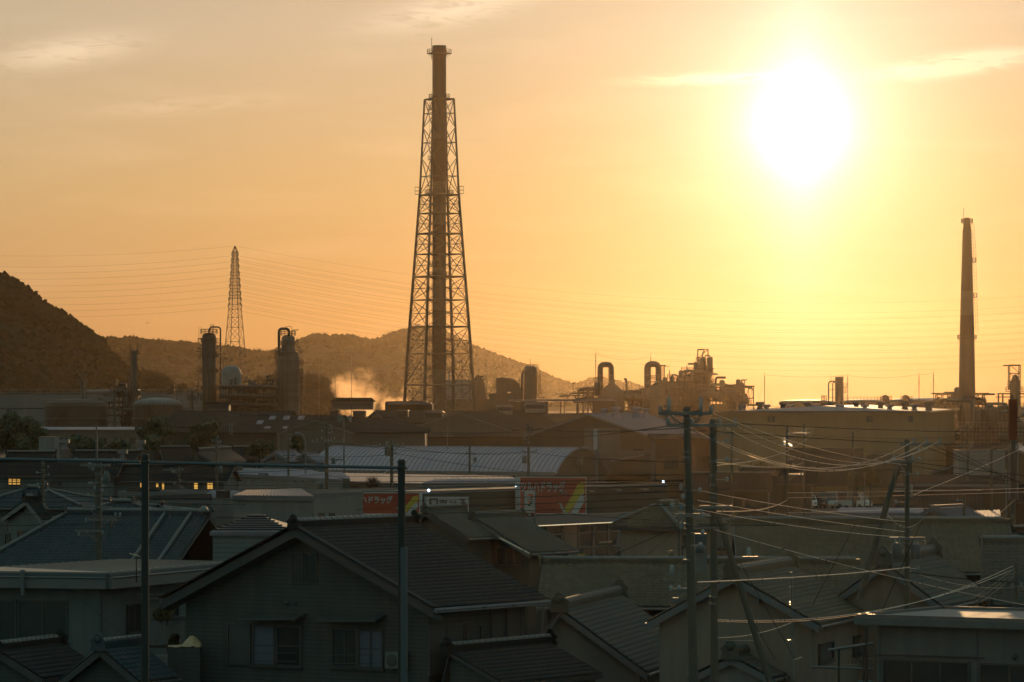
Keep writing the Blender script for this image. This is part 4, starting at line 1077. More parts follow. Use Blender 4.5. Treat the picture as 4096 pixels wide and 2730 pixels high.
def window(parent, O, n, px0, px1, py0, py1, pane='glass', frame='frame', cols=2, rows=1, sill=True, proud=.06, name='window', hood=False, bars=0, shutter_box=False, label=None):
    """a framed window fitted to picture columns and rows on the wall plane (O, n)"""
    r = Vector((0, 0, 1)).cross(n).normalized()
    if r.dot(Vector((1, 0, 0))) < 0: r = -r
    c = ray_plane((px0 + px1) / 2, (py0 + py1) / 2, O, n)
    a = ray_plane(px0, (py0 + py1) / 2, O, n); b_ = ray_plane(px1, (py0 + py1) / 2, O, n)
    t = ray_plane((px0 + px1) / 2, py0, O, n); l = ray_plane((px0 + px1) / 2, py1, O, n)
    w = (b_ - a).length; h = abs(t.z - l.z); ft = min(.07, w * .08); U = Vector((0, 0, 1)); ax = (r, n, U)
    f = MB()
    for s in (-1, 1): f.box(c + r * (s * (w / 2 - ft / 2)) + n * (proud / 2), (ft, proud, h), ax)
    for s in (-1, 1): f.box(c + U * (s * (h / 2 - ft / 2)) + n * (proud / 2), (w - 2 * ft, proud, ft), ax)
    for k in range(1, cols): f.box(c + r * (w * (k / cols - .5)) + n * (proud * .42), (ft * .8, proud * .7, h - 2 * ft), ax)
    for k in range(1, rows): f.box(c + U * (h * (k / rows - .5)) + n * (proud * .40), (w - 2 * ft, proud * .6, ft * .6), ax)
    if sill: f.box(c - U * (h / 2 + .03) + n * .06, (w + .12, .12, .05), ax)
    if hood: f.box(c + U * (h / 2 + .22) + n * .25, (w + .5, .5, .06), ax)
    if bars:
        for k in range(bars): f.box(c + r * (w * ((k + .5) / bars - .5)) + n * (proud + .03), (.025, .03, h), ax)
    if shutter_box: f.box(c + U * (h / 2 + .10) + n * .08, (w + .1, .16, .2), ax)
    o = f.build(name, M[frame], parent, label=label)
    for k in range(cols):
        q = MB(); q.box(c + r * (w * ((k + .5) / cols - .5)) + n * .014, (w / cols - ft * .9, .024, h - 2 * ft), ax)
        q.build('pane', M[pane if isinstance(pane, str) else pane[k % len(pane)]], o)
    return o

class House: pass
def house(name, label, A, az, xB=None, L=None, C=None, WR=None, WL=None, ze=None, ov=.5, hipn=0.0, hipf=0.0, style='pan', roof='tile_grey', wall='wall_beige', cat='house', group=None,
          caps=True, ends=(True, True), zbase=0.0, seam=.45, limit=300, gutter=True, capw=.13, hide_left=False, barge=True, verge=True):
    """A: world point at the near end of the ridge. az: heading of the ridge. C: picture point of the right eave at the near end."""
    d, e = az_dir(az); H = House()
    if L is None:
        k = (xB - 2048) / FPX; L = (k * A.y - A.x) / (d.x - k * d.y)
    if WR is None and C is not None and abs(e.x) < .45:
        WR = 4.2; s0 = A - d * hipn
        if ze is None: ze = EYE - (C[1] - HZ) / FPX * (s0.y + WR * e.y)
    if WR is None:
        k = (C[0] - 2048) / FPX; s0 = A - d * hipn
        WR = (k * s0.y - s0.x) / (e.x - k * e.y)
        if ze is None: ze = EYE - (C[1] - HZ) / FPX * (s0.y + WR * e.y)
    if WL is None: WL = WR
    zr = A.z; B = A + d * L
    H.A, H.B, H.d, H.e, H.L, H.WR, H.WL, H.ze, H.zr = A, B, d, e, L, WR, WL, ze, zr
    E = lambda p, w, z: Vector((p.x + e.x * w, p.y + e.y * w, z))
    An, Bf = A - d * hipn, B + d * hipf
    planes = [[A, B, E(Bf, WR, ze), E(An, WR, ze)], [A, B, E(Bf, -WL, ze), E(An, -WL, ze)]]
    if hipn: planes.append([A, E(An, WR, ze), E(An, -WL, ze)])
    if hipf: planes.append([B, E(Bf, WR, ze), E(Bf, -WL, ze)])
    T = thing(name, label, cat, (A.x, A.y, 0), group); H.T = T
    # roof boards under the covering
    b = MB()
    for pl in planes:
        b.prism([p - Vector((0, 0, .17)) for p in pl], (0, 0, .15))
    rf = b.build('roof', M['trim'] if style in ('pan', 'flat', 'wide') else M[roof], T)
    if style in ('pan', 'flat', 'wide'):
        st = []
        for i, pl in enumerate(planes): collect_tiles(pl, d if i < 2 else e, style, st)
        commit_tiles(T, st, M[roof], limit)
    elif seam:
        for i, pl in enumerate(planes[:2]):
            n = (pl[1] - pl[0]).cross(pl[2] - pl[0]).normalized(); n = n if n.z > 0 else -n
            if n.dot(CAM - pl[0]) < 0: continue
            m = MB(); K = int(L / seam)
            for k in range(K + 1):
                t = (k + .02) / (K + .04); p, q = pl[0].lerp(pl[1], t), pl[3].lerp(pl[2], t); q = pl[3] + d * ((p - pl[3]).dot(d)) if hipn == 0 and hipf == 0 else q
                m.bar(p + n * .02, q + n * .02, .028, 4)
            so = m.build('seams', M[roof], T); so['kind'] = 'stuff'
    # walls
    off = .17; iv = ov
    zat = lambda w, W: zr - (zr - ze) * w / W - off - .02
    wr, wl = WR - iv, WL - iv
    An2, Bf2 = An + d * iv, Bf - d * iv
    b = MB()
    if hipn or hipf:
        zt = ze - off + .03
        b.prism([E(An2, -wl, zbase), E(An2, wr, zbase), E(Bf2, wr, zbase), E(Bf2, -wl, zbase)], (0, 0, zt - zbase))
    else:
        b.prism([E(An2, -wl, zbase), E(An2, wr, zbase), E(An2, wr, zat(wr, WR)), E(An2, 0, zr - off - .02), E(An2, -wl, zat(wl, WL))], d * (L - 2 * iv))
    b.build('wall', M[wall], T)
    H.near = (An2 + e * 0, -d); H.right = (Vector((An2.x + e.x * wr, An2.y + e.y * wr, 0)), e); H.left = (Vector((An2.x - e.x * wl, An2.y - e.y * wl, 0)), -e)
    # ridge, hips
    if style in ('pan', 'flat', 'wide'):
        ridge(T, A + Vector((0, 0, .02)), B + Vector((0, 0, .02)), M[roof], w=capw, caps=caps, ends=ends)
        if hipn:
            for s, W in ((1, WR), (-1, WL)): ridge(T, A, E(An, s * W, ze + .03), M[roof], .10, .14, True, (False, False))
        if hipf:
            for s, W in ((1, WR), (-1, WL)): ridge(T, B, E(Bf, s * W, ze + .03), M[roof], .10, .14, True, (False, False))
    else:
        b = MB(); b.box((A + B) / 2 + Vector((0, 0, .03)), (L, .34, .07), (d, e, Vector((0, 0, 1)))); b.build('ridge_cover', M[roof], T)
    if barge and not hipn:
        for s, W in ((1, WR), (-1, WL)):
            b = MB(); p, q = A - d * .03, E(A - d * .03, s * W, ze); dd = (q - p).normalized()
            b.prism([p - Vector((0, 0, .05)), q - Vector((0, 0, .05)), q - Vector((0, 0, .30)), p - Vector((0, 0, .30))], d * .05)
            b.build('bargeboard', M['fascia' if wall != 'wall_dark' else 'trim'], T)
    if gutter:
        for s, W in ((1, WR), (-1, WL)):
            b = MB(); p, q = E(An, s * (W + .05), ze - .10), E(Bf, s * (W + .05), ze - .10)
            b.bar(p, q, .065, 6); b.bar(q - d * .4, Vector((q.x - d.x * .4, q.y - d.y * .4, zbase)) - e * (s * iv), .04, 5) ; b.build('gutter', M['gutter'], T)
    return H

def flat_building(name, label, pts, zt, zb=0, wall='wall_white', roof='roof_flat', para=.25, cat='building', over=0.0, fas=.4, fm='fascia', group=None):
    """flat-roofed block: pts are ground-plan corners"""
    c = sum((Vector(p) for p in pts), Vector()) / len(pts)
    T = thing(name, label, cat, (c.x, c.y, 0), group)
    P3 = lambda p, z, k=0.0: Vector((p[0] + (p[0] - c.x) * k, p[1] + (p[1] - c.y) * k, z))
    b = MB(); b.prism([P3(p, zb) for p in pts], (0, 0, zt - fas - zb if over else zt - zb)); b.build('wall', M[wall], T)
    rad = sum((Vector((p[0], p[1], 0)) - Vector((c.x, c.y, 0))).length for p in pts) / len(pts); k = over / rad if over else .004
    b = MB(); n = len(pts)
    if over:
        b.prism([P3(p, zt - fas, k) for p in pts], (0, 0, fas - .06)); b.build('fascia', M[fm], T); b = MB()
    b.prism([P3(p, zt - .06 + .004, k * .985) for p in pts], (0, 0, .05)); b.build('roof', M[roof], T)
    if para:
        b = MB(); ki = k - .25 / rad
        for i in range(n):
            p, q = pts[i], pts[(i + 1) % n]
            b.prism([P3(p, zt, k), P3(q, zt, k), P3(q, zt, ki), P3(p, zt, ki)], (0, 0, para))
        b.build('parapet', M[fm], T)
    return T

def text_mesh(s, m, ext=.01, bold=0.0, shear=0.0):
    cu = bpy.data.curves.new('lettering', 'FONT'); cu.body = s; cu.extrude = ext; cu.offset = bold; cu.shear = shear; cu.resolution_u = 2
    ob = bpy.data.objects.new('lettering', cu); col.objects.link(ob)
    dg = bpy.context.evaluated_depsgraph_get(); ev = ob.evaluated_get(dg)
    me = bpy.data.meshes.new_from_object(ev); bpy.data.objects.remove(ob); me.materials.clear(); me.materials.append(m); me.name = 'lettering'
    return me
def text_on(parent, s, c, r, n, w, h, m, bold=0.0, shear=0.0, name='lettering', proud=.02, center=False):
    """letters stretched to fill a w x h box centred on c in the plane (r, up)"""
    me = text_mesh(s, M[m], .01, bold, shear); k = len(me.vertices)
    if not k: return None
    co = np.empty(k * 3, dtype=np.float32); me.vertices.foreach_get('co', co); co = co.reshape(-1, 3)
    mn, mx = co.min(0), co.max(0)
    u = (co[:, 0] - (mn[0] + mx[0]) / 2) * (w / (mx[0] - mn[0])); v = (co[:, 1] - (mn[1] + mx[1]) / 2) * (h / (mx[1] - mn[1]))
    cc = Vector(c) - ROOT[parent.name]
    out = np.array(cc)[None, :] + u[:, None] * np.array(r)[None, :] + v[:, None] * np.array((0, 0, 1.))[None, :] + (co[:, 2] + proud)[:, None] * np.array(n)[None, :]
    me.vertices.foreach_set('co', out.astype(np.float32).ravel()); me.update()
    o = bpy.data.objects.new(name, me); col.objects.link(o); o.parent = parent; return o

def insulator(parent, p, s=1.0, up=1):
    b = MB(); b.lathe(p, [(.03 * s, 0), (.09 * s, .02 * up * s), (.05 * s, .07 * up * s), (.09 * s, .10 * up * s), (.05 * s, .15 * up * s), (.08 * s, .18 * up * s), (.03 * s, .24 * up * s)], 8)
    return b.build('insulator', M['porcelain'], parent)
def transformer(parent, c, s=1.0):
    b = MB(); b.lathe(c - Vector((0, 0, .45 * s)), [(.27 * s, 0), (.30 * s, .05), (.30 * s, .8 * s), (.24 * s, .9 * s), (.05, .93 * s)], 12); o = b.build('transformer', M['transformer'], parent)
    b = MB()
    for k in (-1, 1): b.lathe(c + Vector((k * .12 * s, 0, .45 * s)), [(.05 * s, 0), (.08 * s, .04), (.04 * s, .1 * s), (.07 * s, .14 * s), (.03, .24 * s)], 7)
    b.build('bushing', M['porcelain'], o); return o
def pole(label, px, py, Y, wpx, arms=(), ins=(), trans=(), name='utility_pole', m='pole', lean=None, clutter_n=0, ybot=None, cat='utility pole', taper=1.25, lamp=None, group=None):
    s = Y / FPX; top = PY(px, py, Y); r = wpx * s / 2
    T = thing(name, label, cat, (top.x, Y, 0), group)
    b = MB()
    if lean: bot = PY(lean[0], lean[1], Y + .1)
    else: bot = Vector((top.x, Y, 0)) if ybot is None else PY(px, ybot, Y)
    b.bar(bot, top, r * taper, 12, r); b.build('shaft', M[m], T)
    b = MB(); b.lathe(top, [(r * 1.06, -.08), (r * 1.06, .03), (r * .4, .06)], 12); b.build('cap', M[m], T)
    rnd = random.Random(int(px * 7 + py))
    for ay, x0, x1 in arms:
        a, c = PY(x0, ay, Y - r - .06), PY(x1, ay, Y - r - .06); b = MB(); b.box(((a.x + c.x) / 2, Y - r - .06, a.z), ((c.x - a.x), .09, .10)); o = b.build('cross_arm', M['galv'], T)
        b = MB(); ax = top.x
        for q in (a, c):
            if abs(q.x - ax) > .5: b.bar((q.x * .6 + ax * .4, q.y, q.z - .03), (ax, Y - r, q.z - .45), .022, 4)
        if b.v: b.build('brace', M['galv'], T)
    for x, y in ins:
        insulator(T, PY(x, y, Y - r - .06), .8)
        if not any(abs(ay - y) < 22 * 150 / Y and x0 - 8 <= x <= x1 + 8 for ay, x0, x1 in arms):
            b = MB(); q = PY(x, y, Y - r - .06); b.bar(q, (top.x, Y - r * .5, q.z), .022, 4); b.build('bracket', M['galv'], T)
    for x, y, k in trans: transformer(T, PY(x, y, Y - r - .3), k)
    for k in range(clutter_n):       # clamps, bands and stray fittings
        y = py + rnd.uniform(10, 900 if Y < 160 else 190) * (100 / Y) * (1.0 if Y < 160 else 1.6); b = MB(); c = PY(px, y, Y)
        t = rnd.random()
        if t < .5: b.lathe(c, [(r * 1.1, 0), (r * 1.14, .01), (r * 1.14, .05), (r * 1.1, .06)], 10); b.build('band', M['galv'], T)
        else:
            x = rnd.uniform(.1, .45) * rnd.choice((-1, 1)); b.bar(c, c + Vector((x, -.15, 0)), .02, 4); b.lathe(c + Vector((x, -.15, -.06)), [(.03, 0), (.055, .03), (.055, .12), (.02, .15)], 8); b.build('fitting', M['porcelain'], T)
    for k in range(6):
        b = MB(); z = top.z - 1.8 - k * .45
        if z > 1: b.bar((top.x, Y - r, z), (top.x + (.22 if k % 2 else -.22), Y - r, z), .014, 4); b.build('step_bolt', M['galv'], T) if Y < 200 and not lean else None
    if lamp:
        lx, ly = lamp; L = PY(lx, ly, Y - .2); b = MB(); b.tube([PY(px, ly + 8, Y), L], .03, 5); b.box(L, (.5, .2, .12)); b.build('lamp_head', M['galv'], T)
    return T

def car(label, loc, rz, paint, group='cars in the parking lot'):
    """small saloon or van body with cabin, glass, wheels, lights; nose towards +x in its own frame"""
    T = thing('parked_car', label, 'car', loc, group); o = ROOT[T.name]; ROOT[T.name] = Vector()
    def P(x, y, z): return Vector((x, y, z))
    van = 'van' in label
    body = [(-2.1, .32), (2.1, .32), (2.18, .55), (2.1, .80), (1.2 if not van else 1.75, .95), (-1.95, .98), (-2.15, .75)]
    cab = [(-1.95, .96), (1.05 if not van else 1.6, .96), (.45 if not van else 1.15, 1.42 if not van else 1.85), (-1.35 if not van else -1.9, 1.46 if not van else 1.88)]
    b = MB(); b.prism([P(x, -.84, z) for x, z in body], (0, 1.68, 0)); bo = b.build('body', M[paint], T)
    b = MB(); n = len(cab); a = [P(x, -.76, z) if z < 1 else P(x, -.62, z) for x, z in cab]; c = [P(x, .76, z) if z < 1 else P(x, .62, z) for x, z in cab]
    b.add(a + c, [tuple(range(n))[::-1], tuple(range(n, 2 * n))] + [(i, (i + 1) % n, (i + 1) % n + n, i + n) for i in range(n)]); b.build('window_glass', M['glass'], T)
    rf = MB(); zt = cab[2][1]; rf.prism([P(cab[3][0] - .02, -.63, zt + .01), P(cab[2][0] + .02, -.63, zt + .01), P(cab[2][0] + .02, .63, zt + .01), P(cab[3][0] - .02, .63, zt + .01)], (0, 0, .05)); rf.build('roof_panel', M[paint], T)
    for x, z0, x1, z1 in ((cab[1][0], .96, cab[2][0], cab[2][1]), (cab[0][0], .96, cab[3][0], cab[3][1])):
        q = MB()
        for s in (-1, 1): q.bar(P(x, .77 * s, z0), P(x1, .63 * s, z1 + .02), .04, 4)
        q.bar(P(-.3, .78, .96), P(-.3, .64, zt), .04, 4); q.bar(P(-.3, -.78, .96), P(-.3, -.64, zt), .04, 4); q.build('pillar', M[paint], T)
    for x in (-1.35, 1.35):
        for s in (-1, 1):
            w = MB(); w.lathe(P(x, .66 * s, .31), [(.2, 0), (.31, .02), (.31, .16), (.2, .19)], 14, axis=(0, s, 0)); wo = w.build('wheel', M['rubber'], T)
            w = MB(); w.lathe(P(x, .86 * s, .31), [(.17, 0), (.17, .012), (.05, .03)], 10, axis=(0, s, 0)); w.build('rim', M['galv'], wo)
    for s in (-1, 1):
        q = MB(); q.box(P(2.13, .6 * s, .66), (.1, .34, .16)); q.build('headlight', M['porcelain'], T)
        q = MB(); q.box(P(-2.12, .66 * s, .75), (.1, .22, .2)); q.build('tail_light', M['red'], T)
        q = MB(); q.box(P(.8, .9 * s, 1.0), (.14, .14, .1)); q.build('mirror', M[paint], T)
    ROOT[T.name] = o; T.rotation_euler = (0, 0, rz); return T

def tree(label, px, py, hw, ybase, Y, seed, m='leaf', dens=1.0, bare=False, cat='tree', name='leafy_tree', zfoot=None):
    """trunk, limbs and a crown of small leaf clumps"""
    rnd = random.Random(seed); s = Y / FPX
    top = PY(px, py, Y); zb = max(0, EYE - (ybase - HZ) * s); R_ = hw * s; H = top.z - zb
    T = thing(name, label, cat, (top.x, Y, 0)); b = MB()
    base = Vector((top.x, Y, zb if cat == 'shrub' else 0)); c0 = Vector((top.x, Y, zb + H * .45))
    b.tube([base, Vector((top.x + .1, Y, (zb + c0.z) / 2)), c0], [R_ * .06 + .05, R_ * .045 + .04, R_ * .03 + .02], 7)
    b.build('trunk', M['bark'], T)
    b = MB(); tips = []
    for k in range(14 if not bare else 46):
        a = rnd.uniform(0, 6.28); el = rnd.uniform(-.1, 1.3); q = c0 + Vector((math.cos(a) * math.cos(el) * R_ * .8, math.sin(a) * math.cos(el) * R_ * .8, math.sin(el) * H * .45))
        st = base.lerp(c0, rnd.uniform(.5, 1)); st.z = max(st.z, zb * .7)
        b.tube([st, st.lerp(q, .5) + Vector((0, 0, .3)), q], [.05 * R_ * .4 + .015, .03 * R_ * .4 + .01, .012], 4, caps=False); tips.append(q)
        if bare:
            for j in range(5): b.bar(st.lerp(q, rnd.uniform(.4, 1)), q + Vector((rnd.uniform(-1, 1), rnd.uniform(-1, 1), rnd.uniform(0, 1))) * R_ * .35, .012, 3, .004, caps=False)
    b.build('limbs', M['bark'], T)
    if bare: return T
    V_, n = [], int(1700 * dens)
    cl = []
    for k in range(22):
        a = rnd.uniform(0, 6.28); el = rnd.uniform(-1.1, 1.45); rr = rnd.uniform(.35, 1.0)
        cl.append((c0 + Vector((math.cos(a) * math.cos(el) * R_ * rr, math.sin(a) * math.cos(el) * R_ * rr, math.sin(el) * H * .5 * rr)), rnd.uniform(.18, .48)))
    F_ = []
    for k in range(n):
        c, q = cl[rnd.randrange(len(cl))]
        v = Vector((rnd.gauss(0, 1), rnd.gauss(0, 1), rnd.gauss(0, .8))).normalized() * rnd.uniform(.55, 1.05) * q
        p = c + Vector((v.x * R_, v.y * R_, v.z * H * .5)); sz = rnd.uniform(.10, .24) * max(.8, R_ / 4)
        u = Vector((rnd.uniform(-1, 1), rnd.uniform(-1, 1), rnd.uniform(-1, 1))).normalized(); w = u.orthogonal().normalized()
        o = len(V_); off = ROOT[T.name]
        for a_, b_ in ((-1, -.6), (.2, -1), (1, .5), (-.3, 1)): V_.append(tuple(p + u * sz * a_ + w * sz * b_ - off))
        F_.append((o, o + 1, o + 2, o + 3))
    me = np_mesh('crown', np.array(V_), np.array(F_), M[m]); ob = bpy.data.objects.new('crown', me); col.objects.link(ob); ob.parent = T
    q = MB()
    for c, k in cl[:14]: q.blob(c, k * R_ * .72, seed, 1, .4, H / (2 * R_) if R_ else 1)
    q.build('inner_foliage', M[m], T)
    return T
# ============================================================ middle distance: works and warehouses
UPV = Vector((0, 0, 1))
def roof_box(parent, px0, px1, py0, py1, Y, dep=4, wall='wall_white', roof='roof_metal', over=6, gable=True, name='roof_monitor'):
    """louvred monitor standing on a big roof: wall, low gabled lid"""
    s = Y / FPX; a, c = PY(px0, py0, Y), PY(px1, py1, Y)
    b = MB(); b.box(((a.x + c.x) / 2, Y + dep / 2, (a.z + c.z) / 2), (c.x - a.x, dep, a.z - c.z)); o = b.build(name, M[wall], parent)
    hh = min(.9, (c.x - a.x) * .10); x0, x1 = a.x - over * s, c.x + over * s; b = MB()
    b.prism([Vector((x0, Y - .4, a.z)), Vector((x1, Y - .4, a.z)), Vector((x1 - 1.2 * hh, Y - .4, a.z + hh)), Vector((x0 + 1.2 * hh, Y - .4, a.z + hh))], (0, dep + .8, 0)); b.build('lid', M[roof], o)
    b = MB(); zz = a.z - (a.z - c.z) * .28; b.box(((a.x + c.x) / 2, Y - .03, zz), ((c.x - a.x) * .94, .06, (a.z - c.z) * .46)); b.build('louvre', M['trim'], o)
    return o
def vent(parent, x, ytop, ybot, w, Y, m='roof_white'):
    s = Y / FPX; r = w * s / 2; zt, zb = EYE - (ytop - HZ) * s, EYE - (ybot - HZ) * s; h = zt - zb
    b = MB(); b.lathe(((x - 2048) * s, Y, zb), [(r * .95, -.3), (r * .75, h * .18), (r * .55, h * .45), (r * .55, h * .62), (r, h * .64), (r * 1.02, h * .9), (r * .8, h)], 14); return b.build('roof_ventilator', M[m], parent)

# the big pale warehouse under the sun
def big_warehouse():
    Y0 = 520.0; z = 11.2
    c0 = PY(3700, 1650, Y0); c0.z = 0; d, e = az_dir(8); l = 25.4
    p = [c0, c0 - e * l, c0 - e * l + d * 100, c0 + d * 100]
    T = thing('warehouse', 'huge plain pale warehouse with rows of squat roof ventilators under the sun', 'warehouse', (c0.x - 12, 560, 0))
    b = MB(); b.prism(p, (0, 0, z)); b.build('wall', M['wall_tan'], T)
    m0, m1 = c0 - e * (l / 2), c0 - e * (l / 2) + d * 100
    b = MB(); ov = .5
    q = [c0 + e * ov - d * ov, c0 - e * (l + ov) - d * ov, c0 - e * (l + ov) + d * 100, c0 + e * ov + d * 100]
    q = [Vector((v.x, v.y, z + .01)) for v in q]; n0, n1 = Vector((m0.x, m0.y, z + .75)) + d * 6, Vector((m1.x, m1.y, z + .75))
    b.add(q + [n0, n1], [(0, 1, 4), (1, 2, 5, 4), (3, 0, 4, 5), (0, 3, 2, 1)]); b.build('roof', M['roof_metal'], T)
    b = MB()
    for k in range(44):
        w = c0 - e * (l * (k + .5) / 44) - d * .04; b.bar(w, w + UPV * (z - .2), .05, 4)
    for k in range(30):
        w = c0 + d * (100 * (k + .5) / 30) + e * .04; b.bar(w, w + UPV * (z - .2), .05, 4)
    o = b.build('wall_ribs', M['wall_tan'], T); o['kind'] = 'stuff'
    b = MB(); b.bar(c0 + UPV * (z + .05) - d * .6 + e * .5, c0 - e * (l + .5) + UPV * (z + .05) - d * .6, .14, 4); b.bar(c0 + UPV * (z + .05) + e * .6, c0 + d * 100 + UPV * (z + .05) + e * .6, .12, 4); b.build('gutter', M['galv'], T)
    for x in (3040, 3133, 3230, 3326, 3425, 3522, 3619, 3715): vent(T, x, 1608, 1642, 36, 548, 'steel')
    for x in (2968, 3065, 3163, 3261, 3359, 3459, 3558, 3657): vent(T, x, 1618, 1646, 34, 530, 'roof_metal')
    for x0, x1, y0, y1 in ((3070, 3100, 1665, 1690), (3465, 3490, 1665, 1690), (3630, 3655, 1665, 1690)): window(T, c0, -d, x0, x1, y0, y1, 'wall_factory', 'wall_factory', 1, 1, False, .05, 'louvre_panel')
    b = MB(); b.box(PY(3300, 1870, 515), (9, 3, 4.6)); b.box(PY(3560, 1885, 515), (5, 3, 4)); b.build('loading_bay', M['wall_brown'], T)
big_warehouse()

# factory with the pale roof and four ventilators
H = house('factory', 'factory with a broad pale roof and four squat ridge ventilators, left of the big warehouse', PY(2350, 1655, 600), 11.5, L=46, C=(2612, 1747), style='metal', roof='roof_white', wall='wall_brown', cat='factory', seam=1.1, ov=.35, gutter=False)
for x, y0, w in ((2418, 1634, 30), (2465, 1628, 42), (2547, 1628, 42), (2585, 1635, 30)): vent(H.T, x, y0, 1664, w, 612)
for a in ((2455, 2500, 1800, 1830), (2530, 2575, 1795, 1832), (2520, 2560, 1845, 1875)): window(H.T, H.near[0], H.near[1], *a, cols=2)
for a in ((2660, 2700, 1800, 1830), (2730, 2770, 1800, 1830)): window(H.T, H.right[0], H.right[1], *a, cols=2)
b = MB(); b.box(PY(2410, 1800, 596), (5, 3, 6)); b.box(PY(2520, 1850, 594), (11, 3, 3.2)); b.build('annex', M['wall_factory'], H.T)
b = MB(); b.prism([PY(2445, 1845, 588), PY(2575, 1820, 592), PY(2575, 1824, 592), PY(2445, 1849, 588)], (0, 3, 0)); b.build('awning', M['roof_metal'], H.T)
H = house('workshop', 'low wide gabled workshop behind the arched hall, just left of the pale-roofed factory', PY(1830, 1648, 700), 9, L=70, C=(2048, 1721), style='metal', roof='roof_dark', wall='wall_factory', cat='workshop', seam=0, ov=.4, gutter=False)
roof_box(H.T, 1985, 2050, 1628, 1660, 740, 5); roof_box(H.T, 2100, 2180, 1618, 1652, 760, 6)
b = MB()
for k in range(12): b.bar(H.near[0] + H.e * (-7.5 + k * 1.36) - H.d * .05, H.near[0] + H.e * (-7.5 + k * 1.36) - H.d * .05 + UPV * 8.6, .07, 4)
b.build('wall_pilaster', M['wall_brown'], H.T)
H = house('workshop', 'long dark-roofed workshop with a tall roof monitor, left of the lattice chimney foot', PY(1250, 1668, 820), 90, L=33, WR=12, WL=12, ze=7.2, style='metal', roof='roof_dark', wall='wall_brown', cat='workshop', seam=0, gutter=False)
roof_box(H.T, 1328, 1492, 1608, 1640, 815, 6, 'wall_factory', 'roof_dark', 10); roof_box(H.T, 1412, 1462, 1648, 1670, 800, 5, 'wall_brown', 'roof_metal', 6); roof_box(H.T, 1318, 1350, 1646, 1678, 800, 5, 'wall_factory', 'roof_dark', 4)
H = house('workshop', 'workshop with a triangular pale gable end facing right, below the lattice chimney', PY(1500, 1642, 760), 60, L=12, C=(1560, 1692), style='metal', roof='roof_dark', wall='wall_factory', cat='workshop', seam=0, gutter=False)
roof_box(H.T, 1590, 1632, 1645, 1668, 735, 4, 'wall_brown', 'roof_metal', 4); roof_box(H.T, 1700, 1770, 1652, 1690, 725, 5, 'wall_factory', 'roof_metal', 8)
H = house('workshop', 'gabled workshop with a pale gable facing the viewer above the arched hall\'s left end', PY(1262, 1677, 560), 12, L=44, C=(1419, 1731), style='metal', roof='roof_dark', wall='wall_factory', cat='workshop', seam=0, ov=.35, gutter=False)
b = MB()
for k in range(5): b.bar(H.near[0] + H.e * (-4 + k * 2.2) - H.d * .05, H.near[0] + H.e * (-4 + k * 2.2) - H.d * .05 + UPV * 8.2, .05, 4)
b.build('wall_pilaster', M['wall_brown'], H.T)
H = house('workshop', 'dark long workshop roof with small skylights, directly before the left tall columns', PY(960, 1662, 640), 96, L=16, WR=9, WL=8, ze=7.6, style='metal', roof='roof_dark', wall='wall_brown', cat='workshop', seam=0, gutter=False)
for x, y in ((1090, 1672), (1146, 1672), (1205, 1672), (1068, 1715), (1142, 1714), (1040, 1690)):
    n = (Vector((0, -1, .28))).normalized(); c = ray_plane(x, y, H.A + H.e * 4.5 - Vector((0, 0, (H.zr - H.ze) * .5 - .05)), (H.e * (H.zr - H.ze) + UPV * 9).normalized())
    b = MB(); dn = (H.e * 9 - UPV * (H.zr - H.ze)).normalized(); b.box(c, (.9, 1.8, .1), (H.d, dn, H.d.cross(dn))); b.build('skylight', M['roof_white'], H.T)
roof_box(H.T, 828, 915, 1618, 1652, 700, 5, 'wall_factory', 'roof_dark', 12)
house('workshop', 'dark low workshop roof with one bright sloping verge, before the domed tank', PY(700, 1645, 700), 100, L=20, WR=9, WL=8, ze=8.2, style='metal', roof='roof_dark', wall='wall_brown', cat='workshop', seam=0, gutter=False)
house('workshop', 'brown long roof filling the gap between the pale-roofed factory and the open thin-roofed shed', PY(2040, 1655, 800), 88, L=34, WR=16, WL=10, ze=8.0, style='metal', roof='roof_dark', wall='wall_brown', cat='workshop', seam=0, gutter=False)
roof_box(bpy.data.objects['workshop.006'] if 'workshop.006' in bpy.data.objects else H.T, 2102, 2184, 1624, 1652, 790, 4, 'wall_factory', 'roof_metal', 12)
house('workshop', 'brown low roof behind the first utility poles, between the factory and the big warehouse', PY(2700, 1668, 720), 95, L=20, WR=9, WL=9, ze=8.0, style='metal', roof='roof_dark', wall='wall_brown', cat='workshop', seam=0, gutter=False)
b_ = MB(); b_.prism([PY(1540, 1612, 900), PY(1546, 1606, 900), PY(1690, 1604, 900), PY(1730, 1618, 900), PY(1730, 1720, 900), PY(1540, 1720, 900)], (0, 10, 0))
T = thing('low_shed', 'brown low sheds at the very foot of the lattice chimney', 'shed', PY(1640, 1690, 900)); b_.build('wall', M['wall_brown'], T)
b = MB(); b.box(PY(1640, 1615, 899), (9, 11, .4)); b.bar(PY(1560, 1612, 898), PY(1700, 1608, 898), .1, 4); b.build('roof', M['roof_metal'], T)
